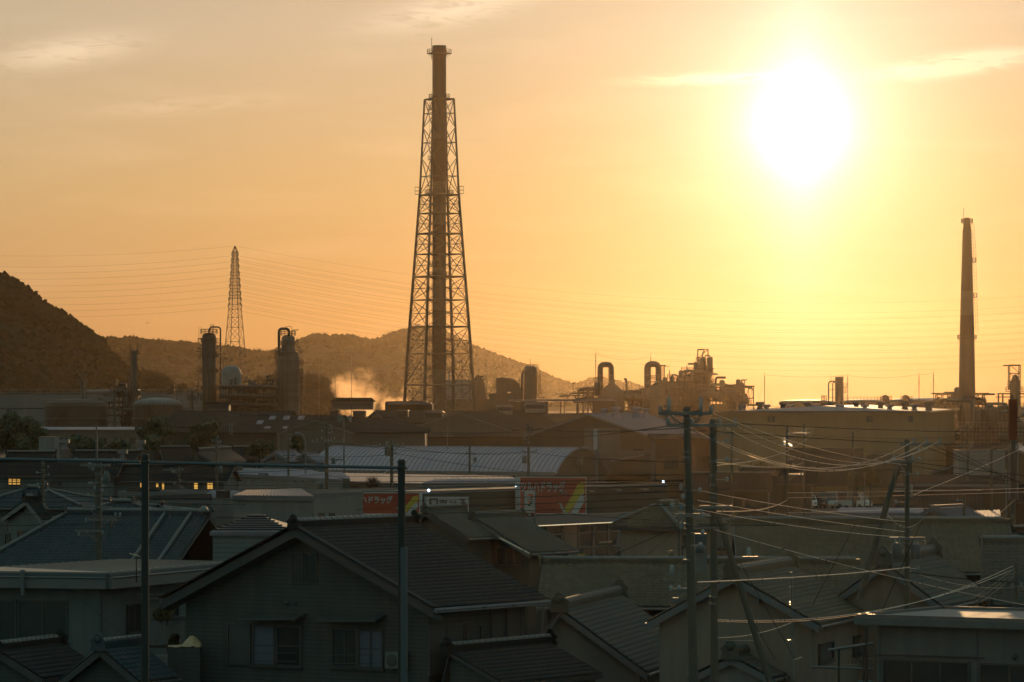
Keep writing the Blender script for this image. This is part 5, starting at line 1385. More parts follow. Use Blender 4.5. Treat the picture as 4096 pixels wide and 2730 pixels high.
# long low walls joining the works
def wall_run(label, px0, px1, py, Y, m='wall_brown', dep=8, cat='shed', roof='roof_dark'):
    a, c = PY(px0, py, Y), PY(px1, py, Y); T = thing('low_building', label, cat, ((a.x + c.x) / 2, Y, 0))
    b = MB(); b.box(((a.x + c.x) / 2, Y + dep / 2, a.z / 2), (c.x - a.x, dep, a.z)); b.build('wall', M[m], T)
    b = MB(); b.prism([Vector((a.x - .5, Y - .5, a.z)), Vector((c.x + .5, Y - .5, a.z)), Vector((c.x + .5, Y + dep, a.z + .5)), Vector((a.x - .5, Y + dep, a.z + .5))], (0, 0, .15)); b.build('roof', M[roof], T)
    b = MB(); K = max(2, int((c.x - a.x) / 3))
    for k in range(K): b.box((a.x + (c.x - a.x) * (k + .5) / K, Y - .03, a.z * .62), ((c.x - a.x) / K * .45, .06, a.z * .22))
    b.build('window_row', M['glass'], T); return T
wall_run('low pale shed in front of the round tanks, left of the dark trees', 150, 560, 1722, 900, 'wall_factory', 10, roof='roof_metal')
wall_run('dark low building beneath the left workshop roofs', 560, 1110, 1735, 600, 'wall_brown', 10)
wall_run('grey wall building under the wide dark workshop roofs', 1400, 1700, 1735, 560, 'wall_factory', 10)
wall_run('brown long building between the workshops and the arched hall', 1600, 2140, 1752, 620, 'wall_brown', 12)
wall_run('brown low building at the far right behind the tall red sign', 3820, 4200, 1800, 560, 'wall_brown', 12)
wall_run('brown two-storey works building in the glare left of the parking lot', 2620, 2880, 1760, 540, 'wall_brown', 14)
wall_run('low brown building in the glare behind the parked cars', 2860, 3420, 1880, 535, 'wall_brown', 4)

# arched hall
def arched_hall():
    Y0 = 500.0; d, e = az_dir(-60); e = -e     # axis runs left and away; e points along the end wall, away from the viewer on the right
    c = PY(2328, 1893, Y0); ze = c.z; half, rise = 6.4, 2.95; L = 34.0
    T = thing('arched_hall', 'long silver barrel-roofed hall with ribbed arched sheets', 'hall', (c.x, c.y, 0))
    e = Vector((math.sin(R(30)), math.cos(R(30)), 0)); d = Vector((-math.cos(R(30)), math.sin(R(30)), 0)); c = Vector((c.x, c.y, 0))
    Rr = (half * half + rise * rise) / (2 * rise); a0 = math.asin(half / Rr); N = 20
    prof = [(Rr * math.sin(-a0 + 2 * a0 * k / N), ze + Rr * math.cos(-a0 + 2 * a0 * k / N) - (Rr - rise)) for k in range(N + 1)]
    b = MB(); K = 5; vs_ = []; fs = []
    for i in (0, 1):
        for w, z in prof: vs_.append(c + d * (L * i) + e * w + UPV * z)
    for k in range(N): fs.append((k, k + 1, N + 1 + k + 1, N + 1 + k))
    b.add(vs_, fs, True); b.build('roof', M['hall'], T)
    n = 52
    me = MB(); me.tube([e * w + UPV * (z + .03) for w, z in prof], .075, 4); proto = None
    for k in range(n + 1):
        if proto is None:
            o = me.build('roof_rib', M['roof_white'], T, base=None); o.data.transform(Matrix.Translation(ROOT[T.name])); proto = o.data
            o.matrix_basis = Matrix.Translation(c - ROOT[T.name])
        else: inst('roof_rib', proto, Matrix.Translation(c + d * (L * k / n)), T)
    b = MB(); b.prism([c - e * half * .97, c + e * half * .97] + [c + e * w * .97 + UPV * (z - .05) for w, z in prof[::-1]], d * (L - .3)); 
    for v in range(len(b.v)): b.v[v] = tuple(Vector(b.v[v]) + d * .15)
    b.build('wall', M['wall_brown'], T)
    b = MB(); b.tube([c - d * .1 + e * w * 1.005 + UPV * (z + .03) for w, z in prof], .14, 4); b.build('end_trim', M['roof_white'], T)
    b = MB(); b.box(c - e * (half + .1) + d * (L / 2) + UPV * (ze - .05), (L, .3, .5), (d, e, UPV)); b.build('eave_gutter', M['fascia'], T)
    b = MB(); q = c + UPV * (ze + 1.4) - d * .12 + e * (-1.0); b.lathe(q, [(.55, 0), (.55, .2), (.4, .22)], 16, axis=-d); b.build('vent_fan', M['galv'], T)
arched_hall()

# low pale sheds before the hall
def slab_roof(label, pts, z, th, wallm, roofm, cat='shed', wall_in=.4, name='low_shed', ribs=0, lift=None, base=0):
    """flat or gently sloping roof given by picture points at height z (or per-point heights), on walls"""
    zs = z if isinstance(z, (list, tuple)) else [z] * len(pts)
    P = [PZ(a, b, zz) for (a, b), zz in zip(pts, zs)]; c = sum(P, Vector()) / len(P)
    T = thing(name, label, cat, (c.x, c.y, 0))
    b = MB(); b.prism([p - UPV * .06 for p in P], (0, 0, .06)); b.build('roof', M[roofm], T)
    sh = lambda p, k: Vector((c.x + (p.x - c.x) * (1 - k / max(1, (p - c).length)), c.y + (p.y - c.y) * (1 - k / max(1, (p - c).length)), p.z))
    b = MB(); b.prism([sh(p, .03) - UPV * (th + .06) for p in P], (0, 0, th - .004)); b.build('fascia', M['fascia'], T)
    b = MB(); W = [sh(p, wall_in) for p in P]; lo = min(p.z for p in P) - th - .05; n = len(W)
    b.prism([Vector((p.x, p.y, base)) for p in W], (0, 0, lo - base)); b.build('wall', M[wallm], T)
    if ribs:
        b = MB()
        for k in range(ribs):
            t = (k + .5) / ribs; b.bar(P[0].lerp(P[1], t) + UPV * .02, P[3].lerp(P[2], t) + UPV * .02, .03, 4)
        o = b.build('seams', M[roofm], T); o['kind'] = 'stuff'
    T['_c'] = tuple(c); return T, P
T, P = slab_roof('long low white building with a lettered banner along its wall, before the arched hall', [(905, 1893), (1372, 1918), (1240, 1878), (930, 1872)], 5.8, .25, 'wall_white', 'roof_white', 'building', .25, 'low_building')
n = (P[1] - P[0]).cross(UPV).normalized(); n = n if n.y < 0 else -n; r = UPV.cross(n).normalized(); r = r if r.x > 0 else -r
s = P[0].y / FPX
c = ray_plane(1055, 1897, P[0], n); text_on(T, '毎日ルールを守り、施設×災害ゼロ', c, r, n, 108 * s * 1.1, 9 * s, 'black', .01)
c = ray_plane(1012, 1924, P[0], n); text_on(T, '10', c, r, n, 11 * s, 14 * s, 'red', .01)
for x in (1050, 1090, 1128): c = ray_plane(x, 1925, P[0], n); text_on(T, '●', c, r, n, 12 * s, 8 * s, 'pipe_grey')
for x in (980, 1180, 1215, 1250): c = ray_plane(x, 1926, P[0], n); text_on(T, '安全', c, r, n, 14 * s, 7 * s, 'black')
slab_roof('wide low pale shed roof directly in front of the arched hall', [(1300, 1925), (2130, 1945), (2040, 1905), (1380, 1893)], 5.2, .2, 'wall_white', 'roof_metal', 'shed', .3, ribs=30)
T, P = slab_roof('cream flat building with a long plain parapet, just left of the tall banner sign', [(1690, 1932), (2120, 1929), (2110, 1914), (1740, 1918)], 6.0, 1.5, 'wall_white', 'roof_white', 'building', .2, 'low_building')
slab_roof('small pale shed roof wedged behind the lettered white building', [(1180, 1905), (1400, 1912), (1370, 1890), (1190, 1886)], 5.6, .3, 'wall_white', 'roof_white', 'shed', .2)
for a, xb, cc, lb in (((1100, 1806), 1182, (1158, 1843), 'small cottage with a bright pale roof slope and square vent, behind the street lamp'), ((1215, 1812), 1262, (1268, 1846), 'small dark cottage gable right of the bright pale-roofed one')):
    H = house('cottage', lb, PY(a[0], a[1], 430), 30, xB=xb, C=cc, style='metal', roof='roof_white' if 'bright' in lb else 'roof_dark', wall='wall_grey', seam=.6, ov=.2, gutter=False)
    if 'bright' in lb: window(H.T, H.near[0], H.near[1], 1085, 1102, 1828, 1842, cols=1)

# drug store with its signs
def store():
    c0 = PZ(1690, 1977, 6.0); c0.z = 0; d, e = az_dir(33)
    L = 34.5; Wd = 9.5; zt = 6.0
    pts = [c0, c0 + d * L, c0 + d * L - e * Wd, c0 - e * Wd]
    T = flat_building('drug_store', 'dark green flat-roofed shop building carrying two big red sign boards', pts, zt, 0, 'wall_green', 'roof_dark', .2, 'shop', group=None)
    nr, nl = e, -d                                   # outward normals: right-hand long front, left-hand end
    def on(face, px, py, out=0.0):
        n = nr if face == 'r' else nl; return ray_plane(px, py, c0 + n * out, n), n
    def board(label, face, x0, x1, y0, y1, m, out=.25, th=.22, name='sign_board'):
        a, n = on(face, x0, (y0 + y1) / 2, out); b_, _ = on(face, x1, (y0 + y1) / 2, out); t, _ = on(face, (x0 + x1) / 2, y0, out); l, _ = on(face, (x0 + x1) / 2, y1, out)
        r = (b_ - a).normalized(); w = (b_ - a).length; c = Vector(((a.x + b_.x) / 2, (a.y + b_.y) / 2, (t.z + l.z) / 2)); h = t.z - l.z
        S = thing(name, label, 'sign', (c.x, c.y, 0)); b = MB(); b.box(c - n * th / 2, (w, th, h), (r, n, UPV)); b.build('panel', M[m], S)
        b = MB()
        for sy in (-1, 1): b.box(c + UPV * (sy * h / 2) - n * (th / 2 - .02), (w + .12, th + .06, .07), (r, n, UPV))
        for sx in (-1, 1): b.box(c + r * (sx * w / 2) - n * (th / 2 - .02), (.07, th + .06, h - .08), (r, n, UPV))
        b.build('rim', M['white'], S); return S, c, r, n, w, h
    def shape(S, c, r, n, w, h, pts, m, name, out=.012):
        b = MB(); b.prism([c + r * ((x - .5) * w) + UPV * ((.5 - y) * h) + n * out for x, y in pts], n * .012); b.build(name, M[m], S)
    def swoosh(S, c, r, n, w, h, x0, x1):
        """diagonal yellow and white brush stroke with a ragged upper end, and the long-necked bird"""
        def X(u): return x0 + (x1 - x0) * u
        ye = [(X(.08), 1.0), (X(.30), 1.0), (X(.96), .38), (X(.90), .30), (X(1.0), .22), (X(.88), .22), (X(.97), .12), (X(.83), .17), (X(.86), .10), (X(.72), .20), (X(.70), .15), (X(.58), .34)]
        wh = [(X(.38), 1.0), (X(.66), 1.0), (X(.96), .62), (X(.88), .60), (X(.97), .50), (X(.86), .52), (X(.92), .42), (X(.76), .52), (X(.60), .72)]
        shape(S, c, r, n, w, h, ye, 'yellow', 'brush_stroke'); shape(S, c, r, n, w, h, wh, 'white', 'brush_stroke', .028)
        bird = [(X(-.10), .70), (X(.03), .71), (X(.12), .85), (X(.24), .985), (X(.18), .985), (X(.05), .88), (X(.0), .76)]
        shape(S, c, r, n, w, h, bird, 'white', 'neck_shape', .044)
    S, c, r, n, w, h = board('large red board with white katakana and a brush stroke on the long shop front', 'r', 2078, 2343, 1910, 2056, 'red', .5, .35)
    text_on(S, 'ツルハドラッグ', c - r * (w * .155) + UPV * (h * .235), r, n, w * .66, h * .30, 'white', .03)
    swoosh(S, c, r, n, w, h, .60, 1.0)
    S, c, r, n, w, h = board('wide low red board with white katakana on the left end of the shop', 'l', 1386, 1680, 1972, 2057, 'red', .3, .25)
    text_on(S, 'ツルハドラッグ', c - r * (w * .17) + UPV * (h * .17), r, n, w * .60, h * .36, 'white', .03)
    swoosh(S, c, r, n, w, h, .70, 1.0)
    S, c, r, n, w, h = board('white board with bold black kanji between the two red boards', 'r', 1708, 1872, 1990, 2048, 'white', .3, .2)
    shape(S, c, r, n, w, h, [(.05, .08), (.26, .08), (.26, .92), (.05, .92)], 'black', 'dark_panel')
    for s_, x, ww, y, hh, mm in (('薬', .155, .15, .5, .66, 'white'), ('化粧品', .385, .18, .30, .26, 'black'), ('日用品', .385, .18, .76, .26, 'black'), ('食品', .62, .17, .5, .60, 'black'), ('酒', .85, .12, .5, .78, 'black')):
        text_on(S, s_, c + r * ((x - .5) * w) + UPV * ((.5 - y) * h), r, n, w * ww, h * hh, mm, .01, proud=.03)
    shape(S, c, r, n, w, h, [(.29, .46), (.48, .46), (.48, .50), (.29, .50)], 'black', 'rule')
    # canopy and glazed front on the long side
    a, n = on('r', 2130, 2085, .2); z1 = ray_plane(2250, 2062, c0 + nr * .8, nr).z; z0 = ray_plane(2250, 2095, c0 + nr * .8, nr).z
    p0 = c0 + d * 10; b = MB(); b.box(p0 + d * 12 + nr * .7 + UPV * ((z0 + z1) / 2), (26, 1.4, z1 - z0), (d, nr, UPV)); b.build('canopy', M['fascia'], T)
    b = MB(); b.box(p0 + d * 12 + nr * 1.3 + UPV * (z0 - .06), (25, .08, .06), (d, nr, UPV)); b.build('strip_light', M['lamp_soft'], T)
    for k in range(11):
        b = MB(); cc = p0 + d * (1.2 + k * 2.2) + nr * .05 + UPV * (z0 / 2 + .1)
        for sx in (-1, 1): b.box(cc + d * sx * 1.0, (.12, .1, z0 - .3), (d, nr, UPV))
        for zz in (-.5, -.1, .25, .5): b.box(cc + UPV * (zz * (z0 - .3)), (2.0, .08, .08), (d, nr, UPV))
        o = b.build('window', M['fascia'], T)
        b = MB(); b.box(cc - nr * .02, (2.0, .03, z0 - .35), (d, nr, UPV)); b.build('pane', M['glass'] if k % 4 else M['wall_beige'], o)
    for k in range(5):
        b = MB(); b.box(c0 + d * (14 + k * 4) + nr * .5 + UPV * (zt - .2), (.8, .5, .12), (d, nr, UPV)); b.bar(c0 + d * (14 + k * 4) + nr * .1 + UPV * zt, c0 + d * (14 + k * 4) + nr * .5 + UPV * (zt + .1), .03, 4); b.build('sign_lamp', M['galv'], T)
    for face, x, y in (('l', 1702, 1962), ('r', 2071, 1951), ('r', 2665, 1928)):
        p = c0 + (UPV * (zt + .25) if x < 1750 else UPV * (zt + .35)) + (d * .5 if x < 1750 else d * (12.2 if x < 2100 else 33.5)) + nr * .2
        S = thing('floodlight', {1702: 'lit white floodlight at the shop corner between the red and white boards', 2071: 'lit white floodlight just left of the large red board', 2665: 'lit white floodlight at the far right end of the dark shop roof'}[x], 'lamp', (p.x, p.y, 0))
        b = MB(); b.lathe(p, [(.04, -.10), (.10, -.05), (.10, .05), (.04, .09)], 10, axis=(0.5, -1, -.4)); b.build('bulb', M['lamp'], S); b = MB(); b.bar(p - UPV * .45, p, .03, 4); b.build('bracket', M['galv'], S)
    return c0, d, e
store()
# convenience pole sign
T = thing('pole_sign', 'narrow white pole sign with an orange and green numeral before the large red board', 'sign', PY(2118, 2100, 292))
Ys = 292.0; s = Ys / FPX
b = MB(); b.box(PY(2118, 2008, Ys), (44 * s, .3, 86 * s)); b.build('panel', M['white'], T)
b = MB(); b.box(PY(2096, 2012, Ys + .0), (4 * s, .36, 100 * s)); b.box(PY(2141, 2030, Ys), (4 * s, .4, 100 * s)); b.bar(PY(2140, 2075, Ys + .2), Vector((PY(2140, 0, Ys).x, Ys + .2, 0)), .11, 8); b.bar(PY(2098, 2062, Ys), Vector((PY(2098, 0, Ys).x, Ys, 0)), .06, 6); b.build('post', M['fascia'], T)
def flat(parent, pts, Y, m, name='marking', th=.02):
    b = MB(); b.prism([PY(x, y, Y) for x, y in pts], (0, -th, 0)); return b.build(name, M[m], parent)
flat(T, [(2110, 1977), (2131, 1977), (2131, 1984), (2110, 1984)], Ys - .16, 'orange', 'numeral_bar')
flat(T, [(2125, 1984.2), (2132, 1984.2), (2128, 1996), (2121, 1996)], Ys - .16, 'red', 'numeral_stem')
flat(T, [(2107, 1997), (2134, 1997), (2134, 2000), (2107, 2000)], Ys - .16, 'green', 'numeral_band')
flat(T, [(2112, 2004), (2122, 2004), (2122, 2012), (2112, 2012)], Ys - .16, 'orange', 'numeral_stem'); flat(T, [(2126, 2004), (2134, 2003), (2120, 2024), (2110, 2027), (2112, 2020)], Ys - .16, 'green', 'arrow')
b = MB(); b.box(PY(2118, 2060, Ys), (38 * s, .25, 16 * s)); b.build('lower_panel', M['black'], T)
for k, (ch, mm) in enumerate((('酒', 'red'), ('酉', 'white'), ('ATM', 'red'))):
    text_on(T, ch, PY(2106 + k * 12, 2060, Ys - .13), Vector((1, 0, 0)), Vector((0, -1, 0)), 9 * s, 11 * s, mm, .01)
# tall slim white banner sign
T = thing('banner_sign', 'tall slim white column sign on a pole, above the right end of the arched hall', 'sign', PY(2386, 1930, 440)); s = 440 / FPX
b = MB(); b.bar(PY(2386, 1800, 440), Vector((PY(2386, 0, 440).x, 440, 0)), 4.5 * s, 8); b.build('pole', M['fascia'], T)
b = MB(); b.box(PY(2382, 1758, 440), (15 * s, .4, 82 * s)); b.build('panel', M['white'], T); b = MB(); b.box(PY(2394, 1760, 440), (6 * s, .5, 84 * s)); b.build('side_panel', M['wall_grey'], T)
# red tower sign at the right edge
T = thing('tower_sign', 'tall dark red sign panel on a white ladder-like twin post at the right edge', 'sign', PY(4050, 2000, 270)); Yq = 270.0; s = Yq / FPX
b = MB(); b.box(PY(4051, 1679, Yq), (33 * s, .5, 162 * s)); b.build('panel', M['red_dim'], T)
for x in (4037, 4070):
    b = MB(); b.bar(PY(x, 1780, Yq), PY(x, 2000, Yq), 4.0 * s, 6); b.build('post', M['fascia'], T)
b = MB(); b.bar(PY(4053, 1760, Yq), Vector((PY(4053, 0, Yq).x, Yq, 0)), 10 * s, 10); b.build('core_post', M['vessel'], T)
for k in range(10):
    b = MB(); b.bar(PY(4037, 1800 + k * 22, Yq), PY(4070, 1800 + k * 22, Yq), 1.2 * s, 4); b.build('rung', M['fascia'], T)
# yellow street banner and cars by the store
T = thing('yellow_banner', 'small yellow banner with red characters beside the parked cars under the store canopy', 'banner', PY(2325, 2225, 300)); s = 300 / FPX
b = MB(); b.box(PY(2325, 2224, 300), (28 * s, .06, 16 * s)); b.build('cloth', M['yellow'], T); text_on(T, '日本', PY(2325, 2224, 299.95), Vector((1, 0, 0)), Vector((0, -1, 0)), 20 * s, 10 * s, 'red', .01)
b = MB(); b.bar(PY(2311, 2214, 300), Vector((PY(2311, 0, 300).x, 300, 0)), .03, 5); b.build('pole', M['galv'], T)

# ground surfaces
b = MB(); b.quad((8, 425, .004), (60, 425, .004), (60, 512, .004), (8, 512, .004)); struct(b, 'parking_lot', M['asphalt'], 'asphalt parking lot in front of the big warehouse')
b = MB(); b.quad((-2, 262, .004), (30, 262, .004), (30, 420, .004), (-2, 420, .004)); struct(b, 'road', M['asphalt'], 'asphalt forecourt beside the shop')
for x in range(12): 
    pass
cars = [((3045, 2020), 'white car at the left end of the lot, half lost in the glare', 'car_white', -1.4), ((3085, 2013), 'dark low car beside the white one in the lot', 'car_dark', -1.5),
        ((3140, 2012), 'tall pale car with its windscreen showing, in front of the pole in the lot', 'car_silver', -1.2), ((3238, 2018), 'small white car just right of the lot pole', 'car_white', -1.6),
        ((3290, 2016), 'dark van with a pale bonnet in the middle of the lot', 'car_dark', -1.3), ((3325, 2018), 'silver car tucked behind the dark van', 'car_silver', -1.7),
        ((3412, 2002), 'white van with a ribbed roof at the right of the lot', 'car_white', -.6), ((3015, 2016), 'silver car leftmost in the lot', 'car_silver', -1.5)]
for (x, y), lb, pm, rz in cars:
    p = PY(x, y, 500); car(lb, Vector((p.x, 500, 0)), rz, pm)
car('dark car with a shiny windscreen parked below the store canopy, right of the tiled wing', Vector(((2355 - 2048) / FPX * 345, 345, .6)), -2.5, 'car_dark', 'cars beside the shop')
car('silver hatchback parked behind the dark car beside the iron fence', Vector(((2400 - 2048) / FPX * 352, 352, .9)), -2.6, 'car_silver', 'cars beside the shop')
for i, (x0, x1, y) in enumerate(((2395, 2450, 2172),)):
    T = thing('iron_fence', 'short dark iron fence with a golden lit top rail beside the beige hip-roofed house', 'fence', PY(2420, 2200, 300)); b = MB()
    b.bar(PY(x0, y, 300), PY(x1, y - 6, 300), .05, 4); b.build('rail', M['sunlit_wire'], T)  # top rail coloured gold as if the sun catches it
    for k in range(12): b = MB(); b.bar(PY(x0 + 4.8 * k, y + 2, 300), PY(x0 + 4.8 * k, 2225, 300), .02, 4); b.build('bar', M['steel_dark'], T)
# lot kerb wall and fences
T = thing('lot_fence', 'long pale guard fence between the parked cars and the tiled roofs', 'fence', PY(3200, 2040, 420))
b = MB(); b.box(PY(3200, 2058, 420), (18, .2, .25)); b.build('rail', M['fascia'], T)
for k in range(12):
    b = MB(); b.bar(PY(2860 + k * 60, 2040, 420), Vector((PY(2860 + k * 60, 0, 420).x, 420, 0)), .05, 5); b.build('post', M['galv'], T)
T, P = slab_roof('long low white-walled shed beyond the large tiled roof, left of the leaning pole', [(3345, 2050), (3700, 2052), (3690, 2032), (3360, 2030)], 4.6, .25, 'wall_white', 'roof_white', 'shed', .1)
T = thing('notice_board', 'small white notice board with red marks on the far side of the large tiled roof', 'sign', PY(3315, 2090, 215)); s = 215 / FPX
b = MB(); b.box(PY(3315, 2090, 215), (72 * s, .05, 13 * s)); b.build('panel', M['white'], T); text_on(T, '月極駐車場', PY(3315, 2090, 214.95), Vector((1, 0, 0)), Vector((0, -1, 0)), 50 * s, 8 * s, 'red')
b = MB(); b.bar(PY(3290, 2090, 215.1), Vector((PY(3290, 0, 215).x, 215.1, 0)), .03, 5); b.bar(PY(3340, 2090, 215.1), Vector((PY(3340, 0, 215).x, 215.1, 0)), .03, 5); b.build('post', M['galv'], T)

# ============================================================ left-hand middle distance
tree('dark bushy tree at the left edge below the wide pale tank', 60, 1648, 110, 1830, 560, 1, dens=1.6)
tree('dark leafy tree just right of the edge one, beside the small white box building', 150, 1690, 60, 1840, 540, 2)
tree('rounded dark tree in front of the domed tank, left of the pair', 640, 1672, 85, 1800, 560, 3, dens=1.4)
tree('rounded dark tree below the tall looped column, right of the pair', 800, 1668, 75, 1800, 570, 4, dens=1.4)
tree('low dark shrubby tree beneath the middle workshop roof', 1035, 1762, 60, 1830, 450, 5)
tree('feathery dark shrub tree left of the first gabled workshop', 1195, 1738, 42, 1800, 450, 6)
tree('tall shrubby tree at left behind the white box building', 330, 1745, 95, 1850, 480, 7, dens=1.3)
tree('dark tree clump between the trident pole and the long pole', 480, 1760, 80, 1860, 470, 8, dens=1.2)
tree('brownish bare-branched tree behind the shop sign, above the left red board', 1490, 1905, 34, 1970, 330, 9, bare=True, name='bare_tree')
tree('bare pale shrub at the right end of the dark shop', 2725, 1975, 34, 2040, 345, 10, bare=True, name='bare_tree')
tree('brown-leaved tree in the glare under the big warehouse', 3480, 1830, 46, 1960, 490, 12, 'leaf_dry')
tree('dark tree by the trident pole foot below the warehouse corner', 3420, 1880, 60, 1990, 495, 13)
tree('orange-lit small tree behind the far right roofs', 3050, 1830, 50, 1960, 510, 14, 'leaf_dry')
T = flat_building('small_building', 'small white box building with a sloping dark lid, at left below the tanks', [PY(155, 0, 500) * 1, PY(218, 0, 500) * 1, PY(220, 0, 500) + Vector((.2, 3, 0)), PY(153, 0, 500) + Vector((0, 3, 0))], EYE - (1748 - HZ) * 500 / FPX, 0, 'wall_white', 'roof_dark', 0, 'building')
def vents_on(px, py, Y, parent=None, label=''):
    T = thing('ventilator', label, 'ventilator', PY(px, py + 40, Y)); s = Y / FPX; c = PY(px, py + 28, Y)
    b = MB(); b.lathe(c, [(14 * s, -10 * s), (9 * s, 0), (7 * s, 14 * s), (7 * s, 16 * s)], 4); b.build('base', M['roof_metal'], T)
    b = MB(); b.box(c + UPV * (22 * s), (38 * s, 30 * s, 14 * s)); b.build('hood', M['tank_roof'], T)
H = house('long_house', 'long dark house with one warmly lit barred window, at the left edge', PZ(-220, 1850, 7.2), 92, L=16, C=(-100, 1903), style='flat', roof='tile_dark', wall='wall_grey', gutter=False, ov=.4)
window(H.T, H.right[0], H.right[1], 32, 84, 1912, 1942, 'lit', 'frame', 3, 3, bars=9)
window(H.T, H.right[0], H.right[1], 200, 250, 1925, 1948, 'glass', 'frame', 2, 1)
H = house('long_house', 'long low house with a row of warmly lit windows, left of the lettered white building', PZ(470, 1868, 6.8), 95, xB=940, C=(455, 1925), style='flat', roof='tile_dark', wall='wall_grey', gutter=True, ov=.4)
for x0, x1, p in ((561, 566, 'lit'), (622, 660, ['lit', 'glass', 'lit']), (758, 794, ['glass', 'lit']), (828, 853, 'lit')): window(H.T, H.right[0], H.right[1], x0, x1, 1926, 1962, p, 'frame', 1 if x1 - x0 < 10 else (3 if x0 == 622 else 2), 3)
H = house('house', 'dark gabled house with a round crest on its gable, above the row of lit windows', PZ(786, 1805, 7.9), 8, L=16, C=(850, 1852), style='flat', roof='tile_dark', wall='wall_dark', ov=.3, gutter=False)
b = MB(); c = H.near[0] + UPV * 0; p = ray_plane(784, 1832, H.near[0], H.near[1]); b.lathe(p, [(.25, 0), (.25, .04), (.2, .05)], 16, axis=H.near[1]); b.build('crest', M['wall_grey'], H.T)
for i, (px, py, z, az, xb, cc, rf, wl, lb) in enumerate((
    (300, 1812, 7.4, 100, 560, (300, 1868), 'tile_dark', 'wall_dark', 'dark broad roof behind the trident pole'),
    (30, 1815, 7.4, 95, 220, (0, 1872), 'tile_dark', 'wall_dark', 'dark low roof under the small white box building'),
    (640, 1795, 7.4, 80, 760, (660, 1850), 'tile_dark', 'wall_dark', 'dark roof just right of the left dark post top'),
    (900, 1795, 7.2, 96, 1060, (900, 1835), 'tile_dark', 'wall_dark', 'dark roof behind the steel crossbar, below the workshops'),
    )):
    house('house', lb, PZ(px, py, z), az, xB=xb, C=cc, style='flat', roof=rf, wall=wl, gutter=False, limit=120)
for px, py, Y, lb in ((258, 1760, 420, 'boxy pale ventilator hood left of the blue thin pipe'), (562, 1762, 420, 'boxy pale ventilator hood above the left dark post'), (490, 1802, 400, 'boxy pale ventilator hood beside the trident pole')):
    vents_on(px, py, Y, None, lb)
# tile-roofed houses at left
H = house('tiled_house', 'blue-tiled hip-roofed house with beaded ridges, left edge beyond the flat roof', PZ(112, 1960, 7.2), 100, xB=178, C=(60, 2030), hipn=2.5, hipf=3.6, style='pan', roof='tile_blue', wall='wall_grey', ov=.5, limit=300)
H = house('gabled_house', 'grey gabled house with a narrow attic slot window, far left', PZ(104, 2000, 7.4), 62, xB=150, C=(168, 2080), WL=3.6, style='flat', roof='tile_dark', wall='wall_grey', ov=.25, limit=200)
window(H.T, H.near[0], H.near[1], 82, 94, 2022, 2045, cols=1); window(H.T, H.near[0], H.near[1], 22, 42, 2132, 2185, cols=1)
window(H.T, H.near[0], H.near[1], 72, 106, 2120, 2190, cols=2)
H = house('tiled_house', 'pair of low hip roofs with pale ridges behind the blue-tiled roof', PZ(448, 2018, 6.9), 92, xB=525, C=(440, 2060), hipn=1.6, hipf=2.2, style='pan', roof='tile_blue', wall='wall_white', ov=.4, limit=200)
H = house('tiled_house', 'dark hip roof with one pale hip line, right of the left dark post', PZ(560, 2035, 6.6), 92, xB=640, C=(560, 2070), hipn=1.2, hipf=2.4, style='pan', roof='tile_dark', wall='wall_white', ov=.4, limit=200)
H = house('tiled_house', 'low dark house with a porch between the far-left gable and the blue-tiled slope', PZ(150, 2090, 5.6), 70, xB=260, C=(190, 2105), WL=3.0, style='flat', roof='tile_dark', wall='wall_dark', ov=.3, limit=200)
window(H.T, H.near[0], H.near[1], 110, 160, 2125, 2200, cols=2)
H = house('tiled_house', 'large blue-grey tiled roof with drooping hips filling the left middle', PZ(270, 2058, 7.5), 107, xB=838, WR=5.0, WL=4.6, ze=5.0, hipn=2.8, style='wide', roof='tile_blue', wall='wall_dark', ov=.6, capw=.13)
b = MB()
for px0, py0, px1, py1 in ((770, 2075, 600, 2238), (800, 2078, 640, 2240)):
    pass
pl = H.A + H.e * 0
for off in (.9, 2.2):
    p = H.B - H.d * off + UPV * .03; q = H.B - H.d * off + H.e * 4.9 - UPV * (H.zr - H.ze - .05); ridge(H.T, p, q, M['tile_blue'], .10, .12, True, (False, True))
T = H.T
# round vent at the ridge end
V_ = thing('roof_vent', 'pale mushroom-shaped roof vent at the right end of the blue-grey tiled ridge', 'vent', PY(816, 2060, 200)); s = 198 / FPX; c = PY(816, 2055, 198)
b = MB(); b.lathe(c, [(12 * s, 0), (12 * s, 4 * s), (20 * s, 6 * s), (21 * s, 11 * s), (14 * s, 22 * s), (8 * s, 30 * s), (2 * s, 32 * s)], 16); b.build('hood', M['galv'], V_)
# cube house with striped metal hip roof
H = house('cube_house', 'boxy lap-sided house with a striped metal pyramid roof behind the dark gable', PZ(1000, 2066, 8.0), 90, xB=1062, C=(848, 2127), WL=2.6, hipn=1.4, hipf=1.3, style='metal', roof='roof_metal', wall='wall_cube', ov=.12, gutter=False, seam=0)
st = MB()
for k in range(7):
    t = (k + .6) / 7; a = H.A.lerp(H.A - H.d * 1.4 + H.e * H.WR - UPV * (H.zr - H.ze), t); c = H.B.lerp(H.B + H.d * 1.3 + H.e * H.WR - UPV * (H.zr - H.ze), t)
    q = MB(); q.bar(a + UPV * .04, c + UPV * .04, .045, 4); q.build('roof_batten', M['roof_dark'], H.T)
H = house('low_house', 'blue-grey standing-seam metal roof edged in pale trim, left of the right dark post', PZ(1192, 2078, 6.7), 29, xB=1533, WR=2.2, WL=2.6, ze=5.95, style='metal', roof='roof_metal', wall='wall_grey', ov=.3, seam=.35)
b = MB()
for p, q in ((H.A, H.A + H.e * 2.2 - UPV * (H.zr - H.ze)), (H.B, H.B + H.e * 2.2 - UPV * (H.zr - H.ze))): b.bar(p + UPV * .05, q + UPV * .05, .06, 4)
